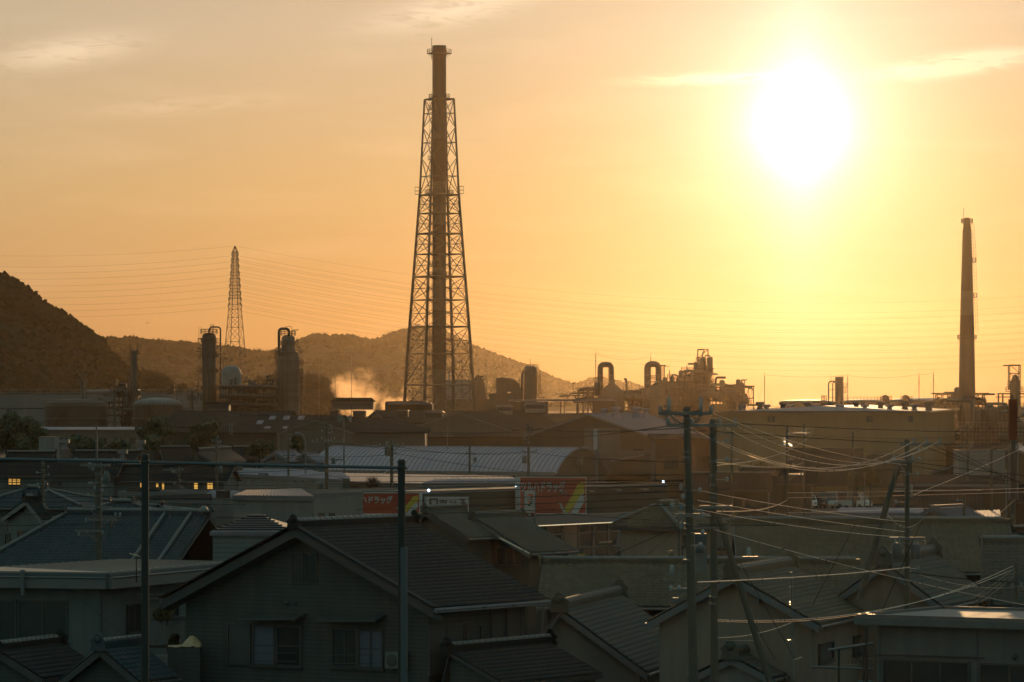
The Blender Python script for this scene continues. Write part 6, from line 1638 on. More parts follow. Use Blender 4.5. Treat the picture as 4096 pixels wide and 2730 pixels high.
b.build('verge_trim', M['roof_white'], H.T)
# white building with domed skylights
def domes():
    c0 = PZ(1096, 1992, 6.4); c0.z = 0; d, e = az_dir(36)
    L1, L2 = 9.5, 13.5
    pts = [c0, c0 + d * L1, c0 + d * L1 - e * L2, c0 - e * L2]
    T = flat_building('flat_building', 'pale flat-roofed building with domed skylights and five slot windows', pts, 6.4, 0, 'wall_white', 'roof_metal', .25, 'building')
    for k, x in enumerate((1145, 1188, 1230, 1273, 1316)): window(T, c0, e, x, x + 22, 2052, 2098, 'glass', 'frame', 1, 1, False)
    for x in (855, 935, 1003):
        p = PZ(x, 1990, 6.5); b = MB(); b.lathe(p, [(.62, 0), (.62, .06), (.56, .08), (.50, .22), (.36, .36), (.18, .43), (.02, .45)], 18); b.build('skylight_dome', M['roof_white'], T)
    p = PZ(940, 1992, 6.5); b = MB(); b.box(p + UPV * .25 - d * 1.2, (.7, .6, .5), (d, e, UPV)); b.build('roof_unit', M['steel_dark'], T)
    p = PY(1326, 1988, 300); b = MB(); b.box(p, (.5, .5, .4)); b.build('roof_unit', M['wall_white'], T)
domes()
slab_roof('light sloping metal roof behind the domed skylights', [(930, 1982), (1255, 1985), (1205, 1956), (985, 1962)], 7.0, .25, 'wall_white', 'roof_metal', 'building', .2, 'low_building', ribs=22)
slab_roof('grey flat block with a lit-edged parapet left of the domed skylights', [(505, 2000), (850, 1992), (845, 1976), (560, 1984)], 6.8, .3, 'wall_grey', 'roof_dark', 'building', .1, 'low_building')
slab_roof('grey plain block with a shadowed wall behind the left dark post', [(505, 1962), (640, 1962), (640, 1950), (520, 1950)], 7.0, .3, 'wall_grey', 'roof_dark', 'building', .1, 'low_building')
# ============================================================ near houses
# dark gabled house in the middle foreground
A = PZ(1180, 2108, 8.4)
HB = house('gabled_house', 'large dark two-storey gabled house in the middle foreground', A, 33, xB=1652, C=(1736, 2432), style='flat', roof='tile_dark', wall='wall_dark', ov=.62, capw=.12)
T = HB.T
O, n = HB.near
b = MB(); b_ = HB
for s_, W in ((1, HB.WR), (-1, HB.WL)):      # second barge course and stepped verge tiles
    p = A + UPV * .02; q = A + HB.e * (s_ * W) - UPV * (HB.zr - HB.ze)
    K = 22
    for k in range(K):
        t0, t1 = k / K, (k + 1) / K; x = MB(); c = p.lerp(q, (t0 + t1) / 2); dn = (q - p).normalized(); nn = HB.d.cross(dn); nn = nn if nn.z > 0 else -nn
        x.box(c + nn * .05 - HB.d * .02, (.30, (q - p).length / K * .98, .05), (HB.d, dn, nn)); x.build('verge_tile', M['tile_dark'], T)
    x = MB(); dn = (q - p).normalized(); x.prism([p - HB.d * .02 - UPV * .22, q - HB.d * .02 - UPV * .22, q + HB.d * .5 - UPV * .30, p + HB.d * .5 - UPV * .30], (0, 0, -.16)); x.build('soffit_board', M['shutter'], T)
x = window(T, O, n, 1166, 1216, 2210, 2336, 'glass', 'trim', 1, 1, False, .05); x = window(T, O, n, 1223, 1270, 2212, 2338, 'glass', 'trim', 1, 1, False, .05)
x = window(T, O, n, 910, 1006, 2495, 2662, 'shutter', 'trim', 1, 1, False, .07, 'storm_shutter')
x = window(T, O, n, 1012, 1104, 2500, 2664, 'blind', 'trim', 1, 2, True, .08, bars=0)
x = window(T, O, n, 1106, 1208, 2502, 2668, 'glass', 'trim', 1, 2, True, .06)
x = window(T, O, n, 1328, 1432, 2512, 2672, 'glass', 'trim', 2, 1, True, .06)
x = window(T, O, n, 1434, 1536, 2518, 2676, ['blind', 'blind'], 'trim', 2, 2, True, .08)
for x0, x1, y in ((996, 1226, 2466), (1300, 1545, 2472)):
    a, c = ray_plane(x0, y, O, n), ray_plane(x1, y, O, n); r = (c - a).normalized(); m = (a + c) / 2
    q = MB(); q.prism([m - r * ((c - a).length / 2) + UPV * .12, m - r * ((c - a).length / 2) + n * .7 - UPV * .06, m - r * ((c - a).length / 2) + n * .7 - UPV * .12, m - r * ((c - a).length / 2) + UPV * .02], r * (c - a).length); q.build('window_hood', M['shutter'], T)
    for zz in (.75, 1.05): 
        q = MB(); q.bar(m - r * 1.0 + n * .25 - UPV * (zz + .55), m + r * 1.0 + n * .25 - UPV * (zz + .55), .02, 4); q.build('rail', M['trim'], T)
for x in (1150, 1180):
    p = ray_plane(x, 2412, O, n); q = MB(); q.lathe(p, [(.07, 0), (.07, .05), (.05, .09)], 10, axis=n - UPV * .3); q.build('wall_lamp', M['galv'], T)
O2, n2 = HB.right
x = window(T, O2, n2, 1712, 1855, 2500, 2690, ['shutter', 'shutter'], 'trim', 2, 1, True, .07)
x = window(T, O2, n2, 1858, 1922, 2498, 2680, 'shutter', 'trim', 1, 1, True, .09, 'storm_shutter')
for x0, x1 in ((1962, 2018), (2024, 2084)): x = window(T, O2, n2, x0, x1, 2432, 2575, 'shutter', 'trim', 1, 1, True, .05, 'wall_panel')
q = MB(); p0, p1 = ray_plane(1735, 2432, O2 + n2 * .7, n2), ray_plane(2272, 2395, O2 + n2 * .7, n2)
e0 = HB.A + HB.e * (HB.WR + .02); e0.z = HB.ze; e1 = e0 + HB.d * HB.L
q = MB(); q.prism([e0 - UPV * .02, e1 - UPV * .02, e1 - UPV * .18, e0 - UPV * .18], HB.e * .07); q.build('eave_fascia', M['roof_white'], T)
# lower porch roof right of it
A2 = HB.B + HB.e * (HB.WR + .2); A2 = Vector((A2.x - HB.d.x * 6.8, A2.y - HB.d.y * 6.8, 4.2))
H = house('porch_roof', 'low dark tiled lean-to roof at the foot of the middle gabled house', Vector((A2.x, A2.y, 4.15)), 33, L=6.5, WR=2.3, WL=.3, ze=3.1, style='flat', roof='tile_dark', wall='wall_dark', gutter=False, cat='lean-to', ov=.2, barge=False)

# flat-roofed building at left
def left_flat():
    z = 6.5
    pts = [(430, 2290), (925, 2247), (480, 2238), (0, 2268), (-320, 2274)]; P = [PZ(a, c, z) for a, c in pts]; P.append(PZ(-320, 2281, z))
    N = P[0]; T = thing('flat_roofed_house', 'flat-roofed house with a bright ribbed metal roof and deep pale fascia, lower left', 'house', (N.x, N.y + 4, 0))
    b = MB(); b.prism([p - UPV * .05 for p in P], (0, 0, .05)); b.build('roof', M['roof_flat'], T)
    d, _ = az_dir(21); Rr = P[1]
    b = MB(); K = 15
    for k in range(K):
        t = (k + .5) / K; p = N.lerp(Rr, t); ll = Vector((-math.cos(R(26)), math.sin(R(26)) * .55, 0))
        far = P[3].lerp(P[2], t); b.bar(p + UPV * .015, far + UPV * .015, .022, 4)
    o = b.build('seams', M['roof_flat'], T); o['kind'] = 'stuff'
    left = (P[5] - N).normalized(); right = (Rr - N).normalized()
    nl = left.cross(UPV).normalized(); nl = nl if nl.y < 0 else -nl; nr = right.cross(UPV).normalized(); nr = nr if nr.x > 0 else -nr
    for a, q_, n_, nm in ((N, P[5], nl, 'fascia'), (N, Rr, nr, 'fascia')):
        b = MB(); b.prism([a - UPV * .05, q_ - UPV * .05, q_ - UPV * .20, a - UPV * .20], n_ * .10); b.build('roof_edge', M['pipe_grey'], T)
        b = MB(); b.prism([a - UPV * .20, q_ - UPV * .20, q_ - UPV * .62, a - UPV * .62], n_ * .18); b.build(nm, M['fascia'], T)
        b = MB(); b.bar(a + n_ * .2 - UPV * .21, q_ + n_ * .2 - UPV * .21, .035, 6); b.build('gutter', M['galv'], T)
    W0 = N + left * .45 + right * .45 + Vector((0, 0, 0))
    b = MB(); b.prism([Vector((p.x, p.y, 0)) for p in (W0, W0 + right * 9.4, W0 + right * 9.4 + left * 4 + right * .3, W0 + left * 8 + Vector((0, 2.2, 0)), W0 + left * 8)], (0, 0, z - .5)); b.build('wall', M['wall_grey'], T)
    window(T, W0, nl, 72, 272, 2400, 2572, 'glass', 'frame', 2, 1); window(T, W0, nl, -120, 68, 2398, 2566, 'glass', 'frame', 2, 1)
    window(T, W0, nr, 505, 566, 2416, 2530, 'glass', 'frame', 2, 1, bars=9)
    window(T, W0, nr, 668, 712, 2402, 2490, 'glass', 'frame', 1, 1)
    p = ray_plane(90, 2290, W0 + nl * .8, nl); b = MB(); b.bar(p, p - UPV * .85, .07, 8); b.lathe(p, [(.10, 0), (.11, .08), (.05, .1)], 8); b.build('downpipe_head', M['fascia'], T)
    b = MB(); c = ray_plane(397, 2400, W0, nl); b.bar(Vector((W0.x, W0.y - .05, 0)), Vector((W0.x, W0.y - .05, z - .6)), .05, 6); b.build('downpipe', M['trim'], T)
    for y in (2381, 2395): 
        b = MB(); b.bar(ray_plane(545, y, W0 + nr * .3, nr), ray_plane(720, y - 6 if y < 2390 else y, W0 + nr * .3, nr), .025, 5); b.build('laundry_pole', M['galv'], T)
left_flat()
# TV aerial on its roof
T = thing('tv_aerial', 'thin television aerial rising from the lower left flat roof beside the dark post', 'aerial', PY(546, 2300, 160)); b = MB()
b.bar(PY(546, 2330, 160), PY(546, 2230, 160), .025, 5); b.build('mast', M['steel_dark'], T); b = MB(); b.bar(PY(517, 2214, 160), PY(560, 2226, 160), .02, 4)
for k in range(5): b.bar(PY(520 + k * 8, 2212 + k * 2.3, 159.7), PY(523 + k * 8, 2218 + k * 2.3, 160.3), .012, 4)
b.build('boom', M['sunlit_wire'], T)

# balcony corner between the flat house and the gabled one
def balcony():
    Y = 158.0; T = thing('balcony', 'small balcony with pale slatted railing between the flat-roofed house and the dark gable', 'balcony', PY(690, 2560, Y)); s = Y / FPX
    b = MB(); b.box(PY(700, 2468, Y), (190 * s, .06, .07)); b.build('rail', M['galv'], T)
    b = MB(); b.box(PY(700, 2478, Y), (190 * s, .04, .10)); b.build('rail', M['pipe_grey'], T)
    for k in range(17):
        b = MB(); b.box(PY(608 + k * 11, 2525, Y), (.05, .03, 115 * s)); b.build('slat', M['galv'], T)
    b = MB(); b.box(PY(700, 2580, Y + 1), (190 * s, 2, .12)); b.build('floor', M['concrete'], T)
    b = MB(); b.box(PY(765, 2520, Y - .1), (.12, .12, 110 * s)); b.build('post', M['trim'], T)
    A_ = thing('air_conditioner', 'pale outdoor air conditioner unit right of the left dark post', 'air conditioner', PY(632, 2660, Y - 3)); c = PY(632, 2655, Y - 3)
    b = MB(); b.box(c, (.75, .3, .62)); b.build('casing', M['wall_white'], A_); b = MB(); b.lathe(c + Vector((-.08, -.16, 0)), [(.24, 0), (.24, .02), (.2, .03)], 18, axis=(0, -1, 0)); b.build('fan_guard', M['steel'], A_)
    B_ = thing('covered_stack', 'dark rack with a crumpled sunlit-gold plastic sheet heaped on top, beside the dark gable wall', 'covered rack', PY(738, 2600, Y - 4)); c = PY(738, 2660, Y - 4)
    b = MB(); b.box(c, (1.15, .7, 1.25)); b.build('rack', M['wall_dark'], B_); b = MB()
    for k in range(4): b.box(c + Vector((-.45 + k * .3, -.37, 0)), (.05, .05, 1.2))
    b.build('slat', M['trim'], B_)
    b = MB(); rnd = random.Random(9); pts = []; N = 9
    for i in range(N + 1):
        for j in range(5):
            x = -.60 + 1.2 * i / N; y = -.38 + .76 * j / 4; h = .02 + .42 * math.exp(-((x - .28) / .26) ** 2) * (1 - (abs(j - 2) / 2) ** 2) + rnd.uniform(0, .06)
            pts.append(c + Vector((x, y, .63 + h)))
    b.add(pts, [(i * 5 + j, (i + 1) * 5 + j, (i + 1) * 5 + j + 1, i * 5 + j + 1) for i in range(N) for j in range(4)]); b.build('plastic_sheet', M['tarp'], B_)
balcony()
tree('small autumn shrub with yellowish leaves on the balcony', 650, 2438, 40, 2476, 157.2, 31, 'leaf_dry', .25, name='potted_shrub', cat='shrub')
tree('leafy dark shrub in a corner beside the sunlit-gold plastic sheet', 694, 2530, 30, 2700, 156, 32, 'leaf_dry', .3, name='potted_shrub', cat='shrub')
# small tile roofs at the bottom left
H = house('tiled_roof_house', 'low gabled tile roof with a thick round ridge end, bottom left', PZ(400, 2592, 4.2), 24, xB=560, C=(560, 2730), style='pan', roof='tile_blue', wall='wall_dark', ov=.3, ends=(True, False), capw=.14)
H = house('tiled_roof_house', 'dark plain roof corner at the very bottom left edge', PZ(-10, 2600, 4.0), 20, L=5, C=(170, 2715), style='flat', roof='tile_dark', wall='wall_dark', ov=.2, gutter=False)

# tiled wings between the gable and the shop
H = house('tiled_wing', 'grey tiled gable roof just right of the right dark post, under the white kanji board', PZ(1702, 2043, 7.2), 33, xB=1850, C=(1872, 2152), WL=2.2, style='pan', roof='tile_grey', wall='wall_dark', ov=.35, capw=.11, limit=300)
H = house('tiled_wing', 'broad grey tiled roof sloping right with a sunlit-gold gutter, in front of the shop', PZ(1895, 2071, 6.8), 34, xB=2084, C=(2122, 2212), WL=2.2, style='pan', roof='tile_grey', wall='wall_brown', ov=.35, capw=.11)
O, n = H.near
for x0, x1 in ((1988, 2020), (2024, 2055), (2060, 2090)): window(H.T, O, n, x0, x1, 2190, 2260, 'glass', 'frame', 1, 1)
b = MB(); b.bar(PY(1998, 2153, H.A.y - 3.6), PY(2118, 2215, H.A.y - 5.5), .05, 6); b.build('front_gutter', M['sunlit_wire'], H.T)  # gutter in sunlit gold, its lit look put into the colour
window(H.T, H.right[0], H.right[1], 2180, 2230, 2228, 2275, 'glass', 'frame', 2, 1)
H = house('hip_roofed_house', 'beige plastered house with a small grey tiled hip roof, beside the thick utility pole', PZ(2636, 2022, 7.3), 36, xB=2700, C=(2716, 2112), hipn=1.4, hipf=1.6, style='pan', roof='tile_brown', wall='wall_beige', ov=.42, capw=.10)
window(H.T, H.right[0], H.right[1], 2728, 2746, 2140, 2190, 'glass', 'frame', 1, 1)
b = MB()
for k in range(2): b.box(PY(2716 + k * 14, 2200, H.A.y - 4.2), (.05, .05, 3))
b.build('downpipe', M['trim'], H.T)
# long tile roofs across the middle right
H = house('tiled_house', 'long low tiled roof with a dotted golden ridge line, right of the dark gabled house', PZ(2172, 2254, 6.1), 94.0, xB=3440, WR=3.9, WL=3.4, ze=4.5, style='wide', roof='tile_brown', wall='wall_brown', ov=.4, capw=.12, ends=(True, False))
H1 = H
H = house('tiled_house', 'very large wavy tiled roof with a dotted golden ridge, in the glare on the right', PZ(2935, 2093, 7.1), 91.0, xB=4040, WR=5.2, WL=4.5, ze=5.0, style='wide', roof='tile_brown', wall='wall_brown', ov=.5, capw=.12)
H = house('tiled_house', 'steep tiled roof with strong column lines at the right edge', PZ(3932, 2173, 7.2), 98, L=6, WR=4.2, WL=2, ze=4.9, style='wide', roof='tile_grey', wall='wall_dark', ov=.5, capw=.12)
# near tiled roof
H = house('tiled_house', 'near tiled roof with a thick ribbed ridge between the dark gabled house and beige gable', PZ(2240, 2436, 5.1), 12, xB=2476, C=(2588, 2692), WL=1.6, style='pan', roof='tile_grey', wall='wall_white', ov=.3, capw=.17)
# beige gable house behind the leaning pole
H = house('gabled_house', 'tall beige gabled house with a ribbed tile ridge, behind the leaning pole', PZ(2930, 2300, 6.7), 17, xB=3162, C=(3278, 2500), style='pan', roof='tile_brown', wall='wall_beige', ov=.38, capw=.15)
for a in ((3272, 3328, 2570, 2648), (3410, 3460, 2540, 2615)): window(H.T, H.right[0], H.right[1], *a, 'shutter', 'trim', 1, 1, True, .1)
for k, x in enumerate((2815, 2705, 3030)): 
    p = ray_plane(x, 2400 if k != 2 else 2405, *H.near); q = MB(); q.box(p - H.d * .1, (.22, .2, .16), (H.e, H.d, UPV)); q.build('purlin_end', M['fascia'], H.T)
H = house('gabled_house', 'grey plastered gabled house with tall onigawara-style ridge ends, left of the second leaning pole foot', PZ(3535, 2250, 6.9), 17, xB=3732, C=(3772, 2430), style='pan', roof='tile_grey', wall='wall_beige', ov=.38, capw=.17)
H = house('low_tiled_house', 'low dark tiled roof between the two near poles at the bottom', PZ(2925, 2625, 3.9), 20, L=4.5, C=(3090, 2712), style='pan', roof='tile_grey', wall='wall_white', ov=.2, capw=.16, limit=200)
# metal-roofed gable at right
H = house('metal_roofed_house', 'ribbed silver metal gable roof beyond the large wavy tiled roof, right side', PZ(3728, 2026, 7.0), 33, xB=3853, C=(3862, 2100), style='metal', roof='roof_metal', wall='wall_beige', ov=.25, seam=.28, gutter=False)
slab_roof('small blue-white shed roof behind the silver gable roof', [(3868, 2080), (4004, 2078), (4000, 2040), (3890, 2044)], 5.0, .2, 'wall_white', 'roof_metal', 'shed', .1, ribs=8)
H = house('tiled_house', 'low dark roof at the far right edge beside the red tower sign', PZ(4055, 2125, 6.4), 88, L=4, C=(4040, 2165), style='flat', roof='tile_dark', wall='wall_white', gutter=False, limit=100)
H = house('barn', 'wide brown gabled barn with a bright roof edge behind the red tower sign', PZ(4040, 1786, 9.2) if False else PY(4038, 1788, 430), 10, L=20, C=(4360, 1890), style='metal', roof='roof_metal', wall='wall_brown', cat='barn', seam=0, gutter=False, ov=.2)
flat_building('low_building', 'pale lit-edged low building before the brown barn, at the right', [PY(3835, 0, 410), PY(4020, 0, 410), PY(4020, 0, 410) + Vector((0, 5, 0)), PY(3835, 0, 410) + Vector((0, 5, 0))], EYE - (1812 - HZ) * 410 / FPX, 0, 'wall_white', 'roof_white', .25, 'building')
slab_roof('dark flat building beneath the barn, behind the trident pole', [(3560, 1930), (4060, 1935), (4040, 1900), (3600, 1898)], 5.5, .3, 'wall_brown', 'roof_dark', 'building', .2, 'low_building')

# flat-roofed building at bottom right
def right_flat():
    z = 5.6; C0 = PZ(3416, 2463, z); d, e = az_dir(27); e = (PZ(4096, 2484, z) - C0).normalized(); d = Vector((-e.y, e.x, 0)); d = d if d.y > 0 else -d
    T = thing('flat_roofed_house', 'flat-roofed plastered house with a thin parapet catching golden light, bottom right', 'house', (C0.x + 5, C0.y + 3, 0))
    pts = [C0, C0 + e * 13, C0 + e * 13 + d * 6.6, C0 + d * 6.6]
    b = MB(); b.prism([p - UPV * .30 for p in pts], (0, 0, .24)); b.build('roof_slab', M['wall_grey'], T)
    b = MB(); b.prism([p - UPV * .055 for p in pts], (0, 0, .02)); b.build('roof', M['roof_flat'], T)
    for p, q, n_ in ((pts[0], pts[1], d), (pts[0], pts[3], e), (pts[3], pts[2], -d)):
        b = MB(); b.prism([p - UPV * .04, q - UPV * .04, q - UPV * .04 + n_ * .14, p - UPV * .04 + n_ * .14], (0, 0, .10)); b.build('parapet', M['galv'], T)
    W0 = C0 + e * .62 + d * .5
    b = MB(); b.prism([Vector((p.x, p.y, 0)) for p in (W0, W0 + e * 12, W0 + e * 12 + d * 5.5, W0 + d * 5.5)], (0, 0, z - .30)); b.build('wall', M['wall_grey'], T)
    n = -d
    window(T, W0, n, 3530, 3880, 2640, 2790, 'glass', 'frame', 3, 1); window(T, W0, n, 3918, 4160, 2655, 2800, 'glass', 'frame', 2, 1)
    a, c = ray_plane(3492, 2618, W0, n), ray_plane(3940, 2632, W0, n); b = MB(); b.bar(a + n * .05, c + n * .05, .03, 5); b.build('conduit', M['steel'], T)
    for x in (3520, 3910):
        p = ray_plane(x, 2560, W0, n); b = MB(); b.box(Vector((p.x, p.y, (z - .3) / 2 + 1.2)) + n * .006, (.03, .012, z - 2.8), (e, n, UPV)); b.build('wall_joint', M['trim'], T)
    p = ray_plane(4060, 2628, W0, n); b = MB(); b.lathe(p, [(.09, 0), (.10, .06), (.05, .1)], 10, axis=n); b.build('wall_vent', M['steel'], T)
right_flat()
# laundry frame left of it
T = thing('laundry_frame', 'steel laundry frame with golden-edged rails, left of the bottom right flat house', 'laundry frame', PY(3400, 2700, 140)); Yl = 140.0
for x0, y0, x1, y1, r in ((3312, 2602, 3492, 2574, .05), (3248, 2668, 3492, 2677, .04), (3330, 2658, 3490, 2662, .018), (3440, 2638, 3492, 2638, .03), (3430, 2728, 3492, 2726, .04)):
    b = MB(); b.bar(PY(x0, y0, Yl), PY(x1, y1, Yl), r, 6); b.build('rail', M['galv'], T)
for x, y in ((3355, 2600), (3454, 2580), (3466, 2505)):
    b = MB(); b.bar(PY(x, y, Yl), Vector((PY(x, 0, Yl).x, Yl, 0)), .045 if x < 3460 else .06, 6); b.build('post', M['steel_dark'], T)
for k in range(5):
    b = MB(); b.box(PY(3395 + k * 14, 2648, Yl), (.07, .06, .06)); b.build('clip', M['steel_dark'], T)

# ============================================================ steel crossbar frame close to the viewer
Yf = 72.0; T = thing('post_frame', 'dark steel post frame with a long blue-grey crossbar, nearest the viewer at left', 'post frame', PY(580, 2700, Yf)); s = Yf / FPX
b = MB(); b.tube([PY(-900, 1829, Yf), PY(0, 1837, Yf), PY(560, 1848, Yf)], 6.6 * s, 10); b.build('crossbar', M['pipe_grey'], T)
b = MB(); b.tube([PY(596, 1850, Yf), PY(1100, 1862, Yf), PY(1592, 1872, Yf)], 6.6 * s, 10); b.build('crossbar', M['pipe_grey'], T)
for x, y in ((580, 1826), (1606, 1849)):
    b = MB(); t = PY(x, y, Yf); b.bar((t.x, Yf, 0), t, 15.8 * s, 14, 15 * s); o = b.build('post', M['post_dark'], T)
    b = MB(); b.lathe(t, [(16.2 * s, -.02), (16.2 * s, .02), (10 * s, .045)], 14); b.build('cap', M['post_dark'], o)
    b = MB(); b.lathe(t - UPV * (30 * s), [(18 * s, 0), (19.5 * s, .01), (19.5 * s, .05), (18 * s, .06)], 14); b.bar(t - UPV * (26 * s), t - UPV * (26 * s) + Vector((24 * s, 0, 0)), 3 * s, 6); b.build('clamp', M['steel_dark'], o)
t = PY(1612, 2190, Yf); b = MB(); b.bar((t.x, Yf - .0, 0), t, 18 * s, 14, 17.6 * s); b.build('lower_sleeve', M['pipe_grey'], T)

# ============================================================ utility poles
pole('near concrete pole with a wide top arm, leftmost of the pair in the glare', 2747, 1634, 115, 27, arms=((1654, 2632, 2850), (2062, 2700, 2800)), ins=((2675, 1650), (2803, 1650), (2640, 1652), (2845, 1652), (2724, 2040), (2724, 2077), (2724, 2116), (2724, 1962)), clutter_n=12, lamp=None, lean=(2776, 2800), taper=1.5)
for x in (2676, 2803):
    q = thing('line_fuse', {2676: 'white cylindrical fuse insulator standing on the left of the near pole top arm', 2803: 'white cylindrical fuse insulator standing on the right of the near pole top arm'}[x], 'insulator', PY(x, 1650, 115)); b = MB(); s = 115 / FPX
    b.lathe(PY(x, 1640, 114.7), [(4 * s, -6 * s), (9 * s, 0), (9 * s, 26 * s), (6 * s, 30 * s), (8 * s, 34 * s), (6 * s, 48 * s), (3 * s, 52 * s), (2 * s, 58 * s)], 12); b.build('porcelain_body', M['porcelain'], q)
pole('second concrete pole just right of the leftmost one in the glare', 2851, 1684, 122, 24, arms=((1702, 2665, 2950), (2030, 2800, 2930)), ins=((2672, 1696), (2765, 1700), (2940, 1700), (2880, 1702)), clutter_n=12, lean=(2858, 2800), taper=1.35)
pole('dark leaning stay pole crossing the beige gable beside the near pair', 2872, 2060, 120, 25, lean=(3098, 2790), taper=1.05, m='pole')
q = pole('concrete pole with three white top insulators, right of centre in the glare', 3628, 1765, 152, 19, arms=((1778, 3600, 3775), (1845, 3560, 3660), (2155, 3560, 3700)), ins=((3656, 1775), (3708, 1775), (3758, 1775), (3575, 1842), (3650, 1842), (3570, 1955), (3645, 1960), (3646, 1990)), trans=((3588, 2205, .62), (3662, 2207, .58)), clutter_n=14)
pole('slanting stay pole leaning left against the three-insulator pole', 3590, 1870, 151, 25, lean=(3436, 2400), taper=1.05)
pole('dark pole with paired arms and small transformers above the left end of the arched hall', 1307, 1695, 330, 14, arms=((1768, 1245, 1375), (1840, 1320, 1380)), ins=((1267, 1764), (1287, 1758), (1325, 1762), (1337, 1760), (1375, 1766), (1250, 1768)), trans=((1333, 1845, .5), (1278, 1952, .9)), clutter_n=10)
pole('dark pole with a square transformer near its top, left of the right dark post', 1567, 1762, 345, 13, arms=((1784, 1510, 1620), (1815, 1540, 1590)), ins=((1520, 1782), (1545, 1782), (1590, 1782), (1612, 1782), (1580, 1812)), trans=((1550, 1806, .8),), clutter_n=10)
pole('dark pole carrying a transformer before the right half of the arched hall', 2114, 1698, 380, 10, arms=((1808, 2085, 2150), (1705, 2104, 2124)), ins=((2090, 1806), (2145, 1806)), trans=((2098, 1840, .7),), clutter_n=8)
pole('slender pole at left of the twin-gabled cottages', 1154, 1705, 390, 9, arms=((1822, 1130, 1182), (1712, 1150, 1170)), ins=((1135, 1820), (1178, 1820)), clutter_n=6)
pole('short dark pole with a loudspeaker in front of the arched hall middle', 1879, 1786, 430, 8, arms=((1815, 1862, 1900),), ins=((1866, 1813),), clutter_n=4)
q = thing('loudspeaker', 'small grey horn loudspeaker on the short pole before the arched hall', 'loudspeaker', PY(1893, 1840, 429)); b = MB(); b.lathe(PY(1890, 1840, 429), [(.06, 0), (.1, .12), (.26, .3), (.28, .32)], 12, axis=(.8, -.6, 0)); b.build('horn', M['galv'], q)
pole('thin dark pole before the arch end of the hall', 2320, 1785, 430, 7, clutter_n=5, arms=((1830, 2305, 2335),))
q = pole('weathered pole with tangled fittings over the blue tiled roof, left', 393, 1842, 190, 24, arms=((1862, 320, 440), (2030, 330, 440), (2080, 350, 465), (2125, 300, 410)), ins=((235, 1850), (305, 1848), (455, 1850), (462, 2068), (480, 2068), (344, 2090), (410, 2140), (316, 2145)), trans=((425, 1915, .5),), clutter_n=24)
q = thing('antenna_pole', 'thin pale blue pole rising above the weathered left pole', 'pole', PY(386, 1800, 191)); b = MB(); b.bar(PY(386, 1840, 191), PY(386, 1700, 191), .035, 6); b.bar(PY(386, 1860, 191), PY(386, 1740, 191), .05, 6); b.build('shaft', M['pipe_grey'], q)
pole('slim grey pole left of the weathered one, in front of the hip-roofed house', 171, 1850, 240, 13, arms=((2030, 150, 190),), ins=((178, 2025),), clutter_n=10)
pole('slim pole with a small box by the row of lit windows', 866, 1745, 350, 10, arms=((1783, 838, 905), (1850, 845, 890)), ins=((850, 1768), (870, 1768), (880, 1768)), trans=((882, 1880, .6),), clutter_n=10)
pole('short pole with hanging fittings between the two dark posts, at left', 716, 1870, 300, 9, arms=((1880, 650, 730),), ins=((684, 1882), (690, 1888), (730, 1884)), clutter_n=8)
pole('dark brown pole behind the second near pole, with small arms', 2928, 1722, 330, 10, arms=((1840, 2905, 2960), (1735, 2890, 2925)), ins=((2950, 1805), (2905, 1838)), clutter_n=14)
pole('pale pole in the brightest glare, left of the parked cars', 3149, 1708, 330, 11, arms=((1735, 3140, 3250), (1900, 3155, 3212), (1840, 3130, 3175)), ins=((3250, 1733), (3135, 1842), (3173, 1862), (3205, 1900)), clutter_n=14)
pole('thin pole just right of the glare pole with a long top arm', 3216, 1700, 400, 8, arms=((1720, 3190, 3245),), ins=((3222, 1765),), clutter_n=6)
pole('faint thin pole before the middle of the big warehouse', 3412, 1733, 440, 7, arms=((1795, 3402, 3424),), clutter_n=4)
pole('dark trident pole near the right corner of the big warehouse', 3871, 1703, 380, 9, arms=((1785, 3830, 3895),), ins=((3840, 1788), (3855, 1790), (3885, 1790)), clutter_n=8)
pole('greenish pole in front of the brown barn', 3966, 1796, 300, 11, clutter_n=5)
pole('dark pole standing before the silver ribbed gable roof', 3857, 1985, 225, 11, clutter_n=3)
pole('dark pole at the far right with looping golden wires', 4066, 2255, 158, 13, arms=((2350, 4040, 4090),), ins=((4050, 2350), (4085, 2352)), clutter_n=8)
pole('pale slim post at the right behind the silver roof', 4025, 1880, 290, 6, clutter_n=2, m='galv')
pole('slim white post in the lot right of the cars', 3459, 1895, 430, 5, m='galv', clutter_n=2)
pole('slim white post at the left of the lot', 3041, 1890, 430, 5, m='galv', clutter_n=2, lamp=(3026, 1978))
q = thing('street_lamp', 'curved-neck street lamp among the left workshops', 'street lamp', PY(1220, 1950, 400)); b = MB()
b.tube([Vector((PY(1222, 0, 400).x, 400, 0)), PY(1222, 1790, 400), PY(1219, 1760, 400), PY(1212, 1742, 400), PY(1200, 1735, 400)], .08, 6); b.build('pole', M['galv'], q); b = MB(); b.lathe(PY(1200, 1735, 400), [(.05, 0), (.16, .1), (.18, .4), (.05, .5)], 8, axis=(-1, 0, -.2)); b.build('lamp_head', M['galv'], q)
q = thing('siren_pole', 'thin pole with twin horn speakers above the gabled workshops', 'siren', PY(1376, 1800, 480)); b = MB(); b.bar(PY(1376, 1760, 480), PY(1376, 1672, 480), .09, 6); b.bar(PY(1376, 1760, 480), Vector((PY(1376, 0, 480).x, 480, 0)), .1, 6); b.build('pole', M['galv'], q)
for x, ax in ((1370, (-.5, -1, 0)), (1384, (1, -.4, 0))):
    b = MB(); b.lathe(PY(x, 1676, 480), [(.08, 0), (.16, .3), (.42, .55)], 12, axis=ax); b.build('horn', M['galv'], q)
